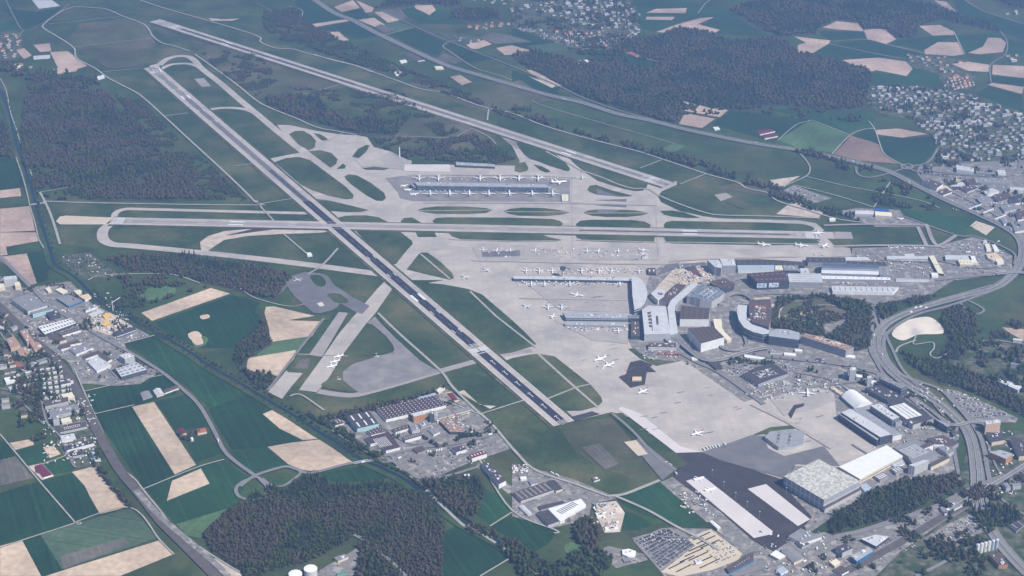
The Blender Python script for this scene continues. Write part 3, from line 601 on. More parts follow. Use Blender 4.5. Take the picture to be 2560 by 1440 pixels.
for w_, m_, nm, s_ in ((12, 'road', 'slip_road', '2480 727 2380 762 2295 785 2240 815 2213 840 2210 870 2225 905 2262 940 2345 970 2382 1003 2425 1052 2450 1090 2462 1130 2470 1180 2480 1220'),
    (11, 'road', 'slip_road', '2202 757 2182 770 2182 802 2175 840 2177 875 2190 902 2210 935 2230 950'), (10, 'road', 'slip_road', '2188 775 2203 800 2212 840'), (11, 'road', 'road', '85 725 125 765 175 795 205 812 250 840 300 867 350 895 412 935 462 977 500 1015 537 1080 560 1125 587 1152 635 1187'),
    (14, 'road', 'road', '0 640 60 700 85 725'), (11, 'road', 'road', '600 1215 635 1190 677 1175 715 1166 740 1172 762 1181 790 1180 865 1160 915 1153 950 1147'),
    (10, 'road', 'road', '980 1150 1000 1165 1027 1182 1052 1195 1115 1190 1177 1172 1200 1165'), (8, 'road', 'slip_road', '655 1195 678 1212 705 1215 727 1203 747 1187 752 1178'),
    (10, 'road', 'road', '960 1140 1040 1120 1130 1110 1240 1085'), (8, 'path', 'path', '1040 1200 1153 1308 1180 1318 1290 1392 1350 1440'), (26, 'ballast', 'railway', '-10 757 37 802 75 840 112 875 145 905 170 935 192 975 212 1010 245 1080 262 1112 300 1175 350 1235 400 1300 450 1350 500 1400 545 1445'),
    (3.5, 'path', 'path', '0 765 37 808 75 846 112 880 160 930 185 970 237 1080'), (4, 'path', 'path', '185 920 212 982 237 1037 257 1080 270 1117 300 1165 337 1197 357 1222 400 1275 425 1307 462 1345 500 1367 537 1392 600 1430'),
    (16, 'yard', 'railway_yard', '340 1225 400 1290 470 1350 540 1410 570 1440'), (4, 'path', 'path', '40 392 57 442 70 492 75 515 87 555 97 597 110 620'), (9, 'path', 'path', '100 480 120 520 135 560 150 610'), (4, 'path', 'path', '53 360 72 415 86 457'), (4, 'path', 'path', '0 195 15 225 27 282 42 325 52 360'),
    (8, 'path', 'perimeter_road', '75 512 110 507 120 503 250 507 632 512 635 502 575 442 475 350 410 290 350 237 300 210 267 192 237 170 192 145 185 120 150 95 112 72 110 60 150 30 175 20 195 17 262 22 307 40 362 62 382 90 405 107 437 115 475 128'),
    (8, 'path', 'perimeter_road', '487 135 525 162 587 207 640 250 677 270 740 295 790 317 840 327 890 336'), (4, 'path', 'path', '122 60 312 40'), (4, 'path', 'path', '185 117 382 95'), (4, 'path', 'path', '250 180 355 170'), (5, 'road', 'road', '15 0 37 45 60 75 110 55 175 10'),
    (5, 'road', 'road', '58 75 45 95'), (8, 'path', 'perimeter_road', '350 0 410 20 452 32 505 47 640 88 652 105 690 120 730 122 777 135 865 157 902 167 940 182 990 200 1052 222 1115 232 1165 252 1220 270 1280 282 1355 312 1430 335 1517 358 1592 377 1655 397 1765 434 1842 455 1867 470 1920 482 1945 502 2020 525 2095 547 2170 557'),
    (7, 'road', 'road', '952 25 1040 67 1115 100 1280 165 1402 217 1460 245 1562 280 1630 297'), (3, 'path', 'path', '1330 250 1365 266 1515 310 1622 340 1690 360'), (5, 'road', 'road', '643 8 715 47'), (4, 'path', 'path', '1122 105 1107 115 1127 130 1172 160 1202 175 1240 185 1280 200'),
    (5, 'path', 'path', '785 135 830 150 880 162 930 180'), (5, 'path', 'path', '960 87 1035 68'), (4, 'path', 'path', '720 15 755 25 752 48'), (5, 'path', 'path', '2385 80 2412 135'), (6, 'road', 'road', '2500 77 2518 105 2512 137 2477 162 2477 205'),
    (4, 'path', 'path', '2077 110 2220 140 2265 145'), (4, 'path', 'path', '2077 103 2168 98 2215 110 2310 133'), (8, 'road', 'road', '2412 0 2430 12 2470 32 2560 60'), (4, 'path', 'path', '1745 33 1762 10 1775 0'), (5, 'path', 'path', '2172 302 2188 325 2200 360 2212 385 2252 410 2270 417'),
    (5, 'path', 'path', '2080 385 2125 338 2165 322 2188 322'), (4, 'path', 'path', '2020 303 2037 303 2125 337'), (4, 'path', 'path', '1945 350 1990 312 2020 303'), (9, 'road', 'slip_road', '2140 417 2145 435 2170 443 2207 437 2270 418 2320 405 2345 370'), (9, 'road', 'road', '2270 418 2300 430 2400 436 2520 440 2550 410 2540 390'),
    (5, 'path', 'path', '1995 378 2015 400 2025 420 2015 440 1957 468 1957 485 1975 500'), (4, 'path', 'path', '2012 440 2127 467 2212 482 2305 502 2350 520'), (5, 'path', 'path', '2185 517 2227 452'), (5, 'path', 'path', '1985 462 2060 480 2130 500 2185 518'), (8, 'road', 'road', '2260 540 2390 587 2445 592 2532 630 2535 660'),
    (14, 'concrete_old', 'taxiway', '2295 567 2317 615'), (14, 'concrete_old', 'taxiway', '2317 563 2342 612 2390 588'), (14, 'concrete_old', 'taxiway', '2085 615 2200 613 2340 615 2360 620'), (12, 'concrete_old', 'taxiway', '2060 563 2170 560 2320 562'),
    (16, 'road', 'road', '1700 880 1745 905 1790 925 1850 965 1910 1010'), (20, 'road', 'road', '1850 880 1920 890 2020 900 2120 912 2170 925 2207 940 2300 1010 2380 1080'), (10, 'road', 'road', '2190 760 2130 745 2000 735 1900 735 1860 745'), (10, 'road', 'road', '2340 700 2440 690 2560 682'),
    (12, 'road', 'road', '2210 935 2160 950 2080 960 1980 975 1900 1000'), (16, 'road', 'road', '1830 1440 1960 1400 2080 1345 2160 1325 2330 1270 2420 1225 2560 1170'), (12, 'road', 'road', '2110 1440 2200 1375 2330 1300 2440 1240 2560 1180'), (9, 'road', 'road', '2290 1440 2350 1410 2420 1370'),
    (22, 'ballast', 'railway', '2070 1450 2150 1410 2260 1350 2360 1290 2440 1245 2560 1160'), (6, 'road', 'road', '60 880 90 940 105 1010 120 1060 150 1090 180 1155 190 1168'), (6, 'road', 'road', '0 830 35 880 60 900'), (4, 'path', 'path', '0 1085 30 1120 105 1210 187 1305 185 1308 0 1368'), (4, 'path', 'path', '187 1305 325 1268 400 1350 435 1385'),
    (4, 'path', 'path', '105 1160 160 1140 165 1128'), (4, 'path', 'path', '358 1222 437 1190 500 1165 560 1148'), (4, 'path', 'path', '232 1035 335 1012'), (4, 'path', 'path', '210 978 290 960 405 937'), (5, 'path', 'path', '310 858 385 838'), (5, 'path', 'path', '220 700 260 687 400 684 450 690 500 708'),
    (4, 'path', 'path', '600 720 640 745 720 765 760 760'), (4, 'path', 'path', '1040 1200 990 1165'), (4, 'path', 'path', '1280 1280 1225 1315'), (4, 'path', 'path', '1280 1392 1200 1440'), (5, 'path', 'path', '1200 1150 1280 1275 1390 1325 1385 1332'), (5, 'path', 'path', '100 480 130 475 200 462'),
    (5, 'road', 'road', '2240 930 2290 960 2360 1040'), (8, 'road', 'road', '2560 860 2480 850 2430 860'), (4, 'path', 'path', '2290 840 2285 860 2330 855 2335 870 2325 885 2345 895 2380 875'), (6, 'path', 'path', '2290 850 2250 865 2240 880'), (10, 'road', 'road', '885 1335 940 1370 1015 1440'), (5, 'road', 'road', '1400 240 1460 250'), (4, 'path', 'path', '1450 122 1445 130 1470 120 1530 118 1555 130 1650 155')):
    strip(nm, s_, w_, m_, 11 if m_ == 'path' else 12)
strip('roundabout', [(965+19*math.cos(a/12*math.tau), 1146+9*math.sin(a/12*math.tau)) for a in range(12)], 9, 'road', 13, closed=True)
strip('slip_road', '640 1192 605 1205 590 1222 597 1240 620 1248 645 1247 665 1235 668 1218 655 1203', 9, 'road', 13, closed=True)
strip('roundabout', [(2268+14*math.cos(a/10*math.tau), 416+6*math.sin(a/10*math.tau)) for a in range(10)], 10, 'road', 13, closed=True)
strip('riverbank', '0 222 25 287 37 345 57 405 75 460 87 502 100 547 112 585 125 625 137 660 162 677 190 695 225 730 250 755 287 772 337 802 375 822 425 850 475 880 525 915 587 950 640 982 690 1012 740 1042 790 1075 832 1100 865 1122 902 1147 960 1172 1015 1200 1070 1245 1127 1285 1177 1317 1240 1350 1280 1372 1350 1410 1400 1445', 46, 'meadow', 9)
strip('river', '0 222 25 287 37 345 57 405 75 460 87 502 100 547 112 585 125 625 137 660 162 677 190 695 225 730 250 755 287 772 337 802 375 822 425 850 475 880 525 915 587 950 640 982 690 1012 740 1042 790 1075 832 1100 865 1122 902 1147 960 1172 1015 1200 1070 1245 1127 1285 1177 1317 1240 1350 1280 1372 1350 1410 1400 1445', 10, 'river', 10)
# park on the wooded hill
flat('meadow', '1950 790 1965 762 2000 752 2060 750 2120 765 2125 790 2090 805 2050 812 1990 815', 'heath', 4, True); flat('meadow', '1995 776 2020 774 2036 781 2030 790 2005 788', 'bare', 5, True); flat('meadow', '1990 765 2050 763 2062 769 2000 770', 'crop_two', 5, True); flat('meadow', '1975 808 2010 803 2040 806 2035 815 1990 815', 'crop_two', 5, True)
strip('path', '1962 788 1975 795 2030 802 2045 790 2035 775 2000 770 2060 762 2110 768', 4, 'path', 11); strip('path', '1962 788 1960 805 1940 815', 5, 'path', 11); strip('path', '2038 798 2045 815', 4, 'path', 11)

# ================================================================== BUILDINGS
def wallring(pts, h):
    return ccw([G(x, y, h) for x, y in pts])
def quadpt(r, u, v): return (r[0]*(1-u)+r[1]*u)*(1-v)+(r[3]*(1-u)+r[2]*u)*v
DOTS = {}
def bld(name, label, cat, roof_px, h, wall, roof, shape='flat', sky=None, vents=0, bands=0, group=None, rh=None, skym='r_white', band_m='glass'):
    """roof_px: the roof outline as the photo shows it, at height h; walls drop straight to the ground"""
    r = wallring(P(roof_px), h); c = sum(r, Vector())/len(r); c.z = 0
    t = empty(name, c); tag(t, label, cat, group)
    loc = [p-Vector((c.x, c.y, 0)) for p in r]
    v, f = prism(loc, 0, h, cap=False); obj('wall', v, f, wall, t)
    n = len(loc)
    if shape == 'flat':
        ins = [Vector((p.x, p.y, 0))*.985 for p in loc]
        v, f = prism(loc, h, h+.5, cap=True); o = obj('roof', v, f, roof, t); fixcap(o.data)
    elif shape in ('gable', 'arch', 'saw') and n == 4:
        a, b, cc, d = loc
        if (b-a).length < (cc-b).length: a, b, cc, d = b, cc, d, a      # long side a-b
        rh_ = rh or (.18 if shape == 'gable' else .22)*(cc-b).length
        K = 2 if shape == 'gable' else 10
        v, f = [], []
        for e0, e1 in ((a, d), (b, cc)):
            for k in range(K+1):
                u = k/K; p = e0.lerp(e1, u); z = h+.05+rh_*(1-abs(2*u-1) if K == 2 else math.sin(math.pi*u)**(.6 if roof == 'r_metal' else 1)); v.append(Vector((p.x, p.y, z)))
        f = [(k, K+1+k, K+2+k, k+1) for k in range(K)]+[tuple(range(K, -1, -1)), tuple(range(K+1, 2*K+2))]
        o = obj('roof', v, f, roof, t)
        for p in o.data.polygons:
            if p.normal.z < -.05: p.flip()
        loc = [a, b, cc, d]
    q = loc if len(loc) == 4 else None
    if q is None:      # bounding quad along the longest edge
        i = max(range(n), key=lambda k: (loc[(k+1) % n]-loc[k]).length); ax = (loc[(i+1) % n]-loc[i]).normalized(); ay = Vector((-ax.y, ax.x, 0)); ax.z = 0
        us = [p.dot(ax) for p in loc]; vs = [p.dot(ay) for p in loc]; m = .22
        u0, u1, v0, v1 = min(us), max(us), min(vs), max(vs); du, dv = (u1-u0)*m, (v1-v0)*m
        q = [ax*U+ay*Vv for U, Vv in ((u0+du, v0+dv), (u1-du, v0+dv), (u1-du, v1-dv), (u0+du, v1-dv))]
    if (q[1]-q[0]).length < (q[3]-q[0]).length: q = [q[1], q[2], q[3], q[0]]
    ax = (q[1]-q[0]); ax.z = 0; ax.normalize(); ay = Vector((-ax.y, ax.x, 0))
    z = h+.5; rf = [o for o in t.children if o.name.startswith('roof')][0]; wl = [o for o in t.children if o.name.startswith('wall')][0]
    if sky:
        nx, ny, L, Wd, nm = sky
        k = 0
        for i in range(nx):
            for j in range(ny):
                if k >= 98: break
                p = quadpt(q, (i+.5)/nx, (j+.5)/ny); v, f = [], []; box(v, f, (p.x, p.y, z+.5), (L, Wd, 1.0), (ax, ay)); k += 1
                if shape == 'arch': continue
                obj(nm, v, f, skym, rf)
    R_ = random.Random(len(label)*31+int(c.x))
    for k in range(vents):
        p = quadpt(q, R_.uniform(.1, .9), R_.uniform(.15, .85)); s = R_.uniform(2.5, 7); v, f = [], []
        box(v, f, (p.x, p.y, z+1.1), (s*R_.uniform(.7, 1.6), s, 2.2), (ax, ay)); obj('roof_vent', v, f, R_.choice(['w_grey', 'r_light', 'r_light', 'w_white']), rf)
    for k in range(bands):
        zz = h*(k+.5)/bands; big = [p*(1+.25/max(p.length, 1)) for p in (Vector((p.x, p.y, 0)) for p in (loc))]
        v, f = prism(big, zz-.9, zz+.9, cap=False); obj('window_band', v, f, band_m, wl)
    return t
B = bld
# --- dock E (midfield terminal)
B('terminal_pier', 'long midfield terminal with dark blue glass front and grey roof ringed by white jets', 'terminal', '1035 455 1366 461 1371 469 1043 464', 22, 'w_glass', 'r_steel', vents=26, bands=3, band_m='solar')
B('terminal_annex', 'dark blue lower end wing of the midfield terminal beside the parked small jets', 'terminal', '1024 460 1040 458 1046 466 1036 470', 14, 'w_glass', 'r_grey', vents=2)
B('fire_station', 'long dark-roofed building behind the pale concrete pad north of the midfield terminal', 'fire station', '1140 405 1237 411 1237 417 1140 413', 10, 'w_dark', 'r_steel', vents=5)
B('ground_shed', 'low pale shed with dark bays right of the midfield terminal', 'shed', '1404 486 1421 486 1421 502 1405 502', 7, 'w_pale', 'r_cream', sky=(2, 1, 9, 1.2, 'roof_seam'), skym='r_grey')
# --- docks A and B, terminals
B('terminal_pier', 'low grey pier with boarding bridges below the row of nose-in jets by the control tower', 'terminal', '1284 690 1577 694 1577 702 1284 697', 11, 'w_dark', 'r_light', vents=24, bands=1)
B('terminal_pier', 'blue-grey pier with pale eaves jutting left from the central terminal', 'terminal', '1407 781 1574 784 1577 797 1415 795', 15, 'w_glass', 'r_steel', vents=10, bands=2, band_m='r_light')
B('pier_annex', 'low blue-grey annex along the front of the left-jutting pier', 'terminal', '1412 806 1560 809 1560 815 1412 812', 8, 'w_grey', 'r_steel', vents=4)
B('terminal_building', 'D-shaped terminal hall with pale curved roof between the two piers', 'terminal', '1579 693 1594 693 1605 700 1613 713 1619 732 1617 746 1611 760 1601 770 1586 775 1581 738', 20, 'w_glass', 'concrete_pale' if False else 'r_light', bands=2, band_m='r_white')
B('terminal_building', 'large grey-white terminal with central light rails on roof beside long white curved roof', 'terminal', '1605 774 1622 764 1665 766 1676 834 1611 836', 24, 'w_pale', 'r_light', sky=(5, 4, 13, 9, 'roof_unit'), skym='r_brown', vents=12)
B('terminal_rib', 'white raised glass spine standing on the large terminal roof', 'roof hall', '1627 777 1655 777 1659 826 1632 826', 27, 'r_light', 'r_light', sky=(1, 1, 60, 6, 'roof_gutter'), skym='r_brown')
B('rail_station_hall', 'long bending pale metal roof sweeping down past the terminal', 'station hall', '1669 768 1676 752 1700 732 1730 708 1745 711 1722 733 1698 753 1688 766 1687 778 1695 833 1676 838', 17, 'w_grey', 'r_light', vents=3)
B('shopping_centre', 'brown-roofed block between the construction pit and the bending pale roof', 'shopping centre', '1648 751 1668 731 1691 709 1716 713 1697 733 1680 757', 16, 'w_grey', 'r_brown', vents=14)
B('office_building', 'white office block with brown roof inset next to the D-shaped hall', 'office building', '1627 734 1642 721 1663 725 1660 740 1645 751', 18, 'w_white', 'r_light', sky=(1, 1, 17, 12, 'roof_garden'), skym='r_brown', vents=2)
B('bus_gate_building', 'narrow brown-roofed block with white roof units left of the large terminal', 'terminal', '1578 803 1598 803 1600 840 1577 840', 13, 'w_dark', 'r_brown', sky=(3, 1, 9, 3, 'roof_unit'), vents=3, bands=1)
B('bus_gate_building', 'low dark block linking the left-jutting pier to the large terminal', 'terminal', '1572 788 1598 788 1598 796 1572 796', 17, 'w_dark', 'r_grey', sky=(2, 1, 12, 4, 'roof_unit'), skym='solar')
B('terminal_office', 'low dark-roofed building with white parapet just below the large terminal', 'office building', '1621 858 1689 858 1691 869 1621 868', 10, 'w_white', 'r_brown', vents=8, bands=1)
B('parking_garage', 'glass-and-solar roofed parking garage above the two brown-roofed garages', 'parking garage', '1717 740 1757 711 1795 719 1811 731 1800 742 1780 753 1750 749 1726 742', 28, 'w_pale', 'solar', sky=(4, 3, 16, 5, 'roof_panel'), skym='r_steel', vents=8)
B('parking_garage', 'brown-roofed parking garage with pale louvred front, upper of the two', 'parking garage', '1702 764 1775 771 1772 798 1700 798', 26, 'w_white', 'r_brown', sky=(7, 5, 6, 3, 'roof_frame'), skym='r_dark')
B('parking_garage', 'brown-roofed parking garage with pale front and blue side, lower of the two', 'parking garage', '1719 821 1783 816 1811 843 1753 859', 30, 'w_white', 'r_brown', sky=(8, 6, 5, 2.4, 'roof_frame'), skym='r_dark')
B('entrance_canopy', 'bright cream curved canopy hugging the right side of the lower parking garage', 'canopy', '1783 797 1804 798 1806 822 1815 834 1829 847 1818 851 1801 835 1788 822', 12, 'w_cream', 'r_cream')
B('office_building', 'dark octagonal office block with square courtyard beside the construction pit', 'office building', '1774 706 1810 695 1837 708 1832 714 1804 722', 20, 'w_dark', 'r_brown', sky=(1, 1, 22, 14, 'courtyard_opening'), skym='r_dark', vents=2)
B('operations_centre', 'tall grey office tower with rounded corner at the right edge of the construction pit', 'office building', '1768 650 1797 650 1806 664 1803 671 1787 667', 32, 'w_office', 'r_light', vents=6)
B('operations_centre', 'tall grey gridded office block next to the rounded office tower', 'office building', '1799 647 1835 647 1840 664 1807 664', 30, 'w_office', 'r_light', vents=7)
B('baggage_hall', 'dark-striped hall roof at the lower left of the round-cornered tower', 'hall', '1714 668 1735 663 1755 690 1742 684', 8, 'w_grey', 'r_brown')
B('bus_shelter', 'small dark hut with two white roof stripes above the D-shaped hall', 'hut', '1618 670 1638 670 1640 684 1620 684', 8, 'w_dark', 'r_brown', sky=(1, 2, 14, 4, 'skylight'))
# curved mixed-use complex round the park hill
B('hotel_complex', 'brown-topped inner block under construction inside the curved glass band', 'office building', '1873 750 1926 748 1930 775 1927 800 1922 818 1881 806 1872 797', 25, 'w_grey', 'r_brown', sky=(6, 5, 6, 5, 'roof_unit'), skym='scaffold', vents=30)
B('hotel_complex', 'long curved dark glass band building left of the wooded park hill', 'office building', '1845 762 1868 764 1866 785 1868 800 1880 811 1910 821 1926 827 1922 834 1907 836 1882 830 1860 819 1847 800 1842 780', 30, 'w_glass', 'r_light', vents=8, bands=3, band_m='w_grey')
B('hotel_complex', 'teal glass-fronted wing of the office complex below the wooded hill', 'office building', '1922 830 1940 822 1970 824 1999 832 1998 850 1922 840', 30, 'w_glass', 'r_steel', vents=10, bands=1)
B('hotel_complex', 'right end wing of the office complex with salmon rooftop and dark red lower floors', 'office building', '2002 841 2015 833 2095 854 2135 868 2115 876 2092 869', 26, 'w_grey', 'scaffold', sky=(6, 2, 9, 6, 'roof_unit'), skym='r_tan', vents=8)
B('site_hut', 'row of white huts before the right end wing of the glass complex', 'hut', '1987 872 2006 874 2006 879 1987 877', 5, 'w_white', 'r_white'); B('site_hut', 'white hut at the far right foot of the glass complex', 'hut', '2113 886 2138 889 2138 895 2113 892', 5, 'w_white', 'r_white'); B('site_hut', 'long white hut below the hill road left of the hotel complex', 'hut', '1860 886 1912 894 1918 900 1862 893', 5, 'w_white', 'r_white'); B('site_hut', 'white hut on the road side under the teal glass front', 'hut', '1960 881 1990 884 1990 890 1960 887', 5, 'w_white', 'r_white')
# --- hangars and cargo, north-east
B('maintenance_hall', 'long dark roof hall along the apron edge left of the cargo terminal', 'hall', '1841 650 2012 656 2012 665 1841 661', 12, 'w_dark', 'r_dark', sky=(12, 2, 4, 2.5, 'skylight'), skym='r_grey')
B('maintenance_hall', 'pale blue flat-roofed hall in front of the long dark roof hall', 'hall', '1843 663 1936 663 1936 675 1846 674', 14, 'w_white', 'r_blue', vents=2)
B('maintenance_hall', 'small cream-roofed hall between the pale blue roof and the dotted dark roof', 'hall', '1938 664 1955 664 1958 675 1938 674', 14, 'w_pale', 'r_cream')
B('maintenance_hall', 'dark hall roof dotted with vents behind the grey hangar', 'hall', '1957 664 1995 664 1996 677 1960 676', 13, 'w_dark', 'r_grey', vents=9)
B('hangar', 'large dark hangar with two blue-white billboards on its front', 'hangar', '1868 684 1960 677 1972 703 1893 706', 28, 'w_dark', 'r_purple', sky=(7, 2, 8, 2.4, 'skylight'), skym='r_salmon')
B('hangar', 'large grey hangar directly right of the billboard hangar', 'hangar', '1969 684 2052 684 2057 706 1973 705', 22, 'w_grey', 'r_light', sky=(1, 4, 90, .6, 'roof_seam'), skym='r_grey')
B('office_building', 'small white stepped office between the grey hangar and the cargo hall', 'office building', '2000 671 2020 671 2023 681 2002 682', 18, 'w_white', 'r_light', vents=2, bands=2)
B('cargo_hall', 'dark-roofed cargo hall with pale front, upper left of the shiny curved roof', 'cargo hall', '2015 643 2114 645 2114 657 2020 656', 16, 'w_grey', 'r_dark', sky=(6, 1, 3, 10, 'roof_seam'), skym='r_grey')
B('cargo_hall', 'dark-roofed cargo hall right behind the shiny curved roof', 'cargo hall', '2116 653 2212 655 2218 665 2116 663', 15, 'w_grey', 'r_dark', sky=(5, 1, 3, 8, 'roof_seam'), skym='r_grey')
B('cargo_hall', 'narrow pale lean-to roof along the apron behind the dark cargo halls', 'cargo hall', '2110 643 2170 643 2174 650 2115 651', 10, 'w_pale', 'r_light')
B('cargo_hall', 'grey-roofed flat cargo hall at the right end of the shiny curved roof', 'cargo hall', '2197 666 2222 668 2231 692 2199 688', 14, 'w_grey', 'r_grey', vents=5)
B('cargo_terminal', 'long cargo terminal with shiny curved metal roof glinting in the sun', 'cargo terminal', '2056 662 2193 667 2197 687 2053 683', 12, 'w_grey', 'r_metal', shape='arch', rh=18)
B('cargo_canopy', 'long narrow white canopy along the front of the shiny curved roof', 'canopy', '2053 689 2227 694 2226 700 2056 697', 9, 'w_grey', 'r_white', sky=(12, 1, 2, 6, 'roof_seam'), skym='r_grey')
B('warehouse', 'long white-roofed warehouse on its own below the cargo terminal', 'warehouse', '2078 715 2247 718 2232 732 2082 729', 10, 'w_white', 'r_light', sky=(12, 1, 1.2, 24, 'roof_seam'), skym='r_grey')
# --- general aviation
B('private_jet_centre', 'low white terminal with central block facing the small aircraft apron', 'terminal', '2217 640 2262 640 2262 635 2285 634 2287 641 2320 641 2320 646 2217 646', 9, 'w_white', 'r_light', bands=1)
B('hangar', 'cream diagonal hangar at the right end of the small aircraft apron', 'hangar', '2322 640 2335 639 2360 685 2345 683', 9, 'w_dark', 'r_cream', sky=(1, 1, 2, 24, 'roof_seam'), skym='r_grey')
B('hangar', 'long grey hangar right of the cream diagonal hangar', 'hangar', '2362 638 2425 639 2430 650 2364 649', 9, 'w_grey', 'r_light', vents=2)
B('hangar', 'cream-roofed hangar with tan stripes below the long grey hangar', 'hangar', '2395 650 2430 650 2432 662 2400 661', 10, 'w_cream', 'r_cream', sky=(4, 1, 2, 14, 'skylight'), skym='r_tan')
B('hangar', 'small white-roofed hangar adjoining the striped cream roof at its right', 'hangar', '2420 640 2436 640 2443 656 2428 656', 9, 'w_white', 'r_white')
B('long_shed', 'long low white shed at the lower edge of the small aircraft apron', 'shed', '2240 696 2322 698 2322 702 2240 701', 6, 'w_white', 'r_light', sky=(12, 1, 4, 3, 'roof_vent'), skym='r_grey')
B('gate_house', 'small white two-part house left of the diagonal cream hangar foot', 'house', '2328 682 2344 682 2346 690 2330 691', 8, 'w_white', 'r_white')
B('workshop', 'cream workshop by the motorway bend, right of the aircraft hangars', 'workshop', '2465 635 2490 632 2505 645 2485 652 2470 645', 8, 'w_white', 'r_tan', vents=3)
B('workshop', 'white workshop with rooftop huts nearest the motorway bend', 'workshop', '2487 648 2505 646 2510 655 2494 658', 9, 'w_white', 'r_cream')
for i, (s_, l_) in enumerate((('2457 601 2466 600 2468 604 2459 605', 'uppermost'), ('2461 610 2472 609 2475 615 2464 616', 'second from the top'), ('2464 616 2475 615 2478 624 2467 626', 'lowest'))):
    B('hall', l_+' of three small white halls in the yard inside the motorway bend', 'hall', s_, 7, 'w_white', 'r_cream' if i else 'r_light')
B('workshop', 'white-roofed stepped workshop beside the three small white halls', 'workshop', '2480 612 2488 611 2498 626 2486 627', 7, 'w_white', 'r_white')
B('hangar', 'arched silver hangar with pale front, left of the pair beyond the runway end', 'hangar', '2136 526 2184 527 2184 536 2138 535', 9, 'w_pale', 'r_light', shape='arch', rh=6); B('hangar', 'arched cream hangar with pale front, right of the pair beyond the runway end', 'hangar', '2186 528 2228 531 2230 541 2188 538', 10, 'w_cream', 'r_cream', shape='arch', rh=6)
B('hangar', 'bright blue flat hall behind the pair of arched hangars', 'hall', '2184 521 2222 523 2222 527 2184 526', 10, 'bluepaint', 'bluepaint'); B('store_hut', 'small white store left of the arched hangars beside the taxiway', 'hut', '2073 545 2088 545 2089 550 2074 551', 6, 'w_white', 'r_white')
# --- south-east hangars
B('hangar', 'hangar with wide arched white roof at the head of the hangar row', 'hangar', '2103 991 2143 979 2182 1009 2139 1023', 10, 'w_office', 'r_white', shape='arch', rh=14)
B('hangar', 'very long hangar with pale roof and dark side wall facing the apron', 'hangar', '2103 1031 2127 1022 2229 1086 2200 1093', 26, 'w_dark', 'r_light', vents=3)
B('hangar_annex', 'long dark blue-grey roof attached behind the very long hangar', 'hangar', '2131 1023 2153 1018 2255 1086 2232 1091', 16, 'w_white', 'w_grey')
B('clerestory', 'slim glazed strip stepping down along the apron side of the very long hangar', 'hangar side aisle', '2098 1036 2103 1032 2198 1095 2193 1101', 20, 'w_dark', 'r_steel')
B('office_building', 'blue glass office slab with pale roof behind the very long hangar', 'office building', '2176 1014 2198 1009 2249 1043 2231 1050', 24, 'w_glass', 'r_light', vents=8, bands=3, band_m='w_office')
B('catering_building', 'dark-roofed building with green-glass sides behind the arched white hangar', 'building', '2162 971 2211 959 2255 992 2217 1000', 14, 'w_glass', 'r_dark', vents=10)
B('office_building', 'tall dark slab with white gate-like end beside the motorway', 'office building', '2198 946 2213 943 2268 966 2253 972', 30, 'w_dark', 'r_grey', bands=3, vents=4, band_m='w_office')
B('office_tower', 'tall pale blue tower left of the shorter pale tower by the slip road', 'tower', '2124 919 2139 918 2141 924 2125 926', 36, 'w_blue' if False else 'w_office', 'r_light', vents=1)
B('office_tower', 'shorter pale tower between the tall pale tower and the dark slab', 'tower', '2168 940 2178 939 2180 944 2169 946', 28, 'w_office', 'r_light')
B('office_building', 'low white stepped office at the left foot of the tall pale tower', 'office building', '2107 930 2118 928 2120 934 2108 936', 16, 'w_office', 'r_light'); B('office_building', 'white balconied wing at the right foot of the tall pale tower', 'office building', '2140 935 2156 938 2156 944 2141 942', 14, 'w_pale', 'r_white')
B('office_building', 'small white office right of the shorter pale tower', 'office building', '2178 951 2190 950 2193 957 2179 959', 10, 'w_pale', 'r_white')
B('workshop_hall', 'wide hall roof packed with white sawtooth strips beside the motorway', 'hall', '2219 1002 2258 994 2334 1046 2300 1057 2262 1058', 10, 'w_grey', 'r_dark', sky=(13, 4, 5, 15, 'roof_light'))
B('office_building', 'cream cube office at the lower corner of the sawtooth hall', 'office building', '2271 1056 2290 1050 2302 1056 2283 1062', 16, 'w_pale', 'r_brown', vents=2); B('office_building', 'dark blue slab with white-framed end below the sawtooth hall', 'office building', '2335 1047 2345 1049 2377 1063 2369 1068', 20, 'w_glass', 'w_grey', vents=1)
B('hangar', 'broad plain white roof hangar linking to the biggest hangar', 'hangar', '2097 1167 2217 1113 2257 1140 2150 1198', 15, 'w_cream', 'r_white', bands=1)
B('hangar', 'biggest hangar with translucent mottled roof and tall glazed doors', 'hangar', '1960 1191 2046 1148 2150 1203 2060 1250', 32, 'w_office', 'r_mottle', vents=2, bands=1, band_m='r_light')
B('hangar_annex', 'low grey annex with dark roof along the right side of the biggest hangar', 'annex', '2085 1255 2150 1218 2153 1224 2062 1273 2058 1266', 12, 'w_pale', 'r_brown')
B('workshop_hall', 'large grey flat roof with thin skylight lines right of the very long hangar', 'hall', '2232 1118 2290 1098 2345 1137 2282 1162 2270 1142', 14, 'w_grey', 'r_grey', sky=(4, 9, 16, 1, 'skylight'), skym='r_light', vents=4)
B('concrete_tower', 'tall pale concrete block standing below the large grey flat roof', 'tower block', '2272 1163 2310 1150 2322 1151 2287 1167', 28, 'w_pale', 'r_light'); B('workshop_hall', 'pale low wing stretching right from the concrete tower block', 'hall', '2324 1159 2370 1137 2374 1145 2328 1168', 12, 'w_cream', 'r_brown')
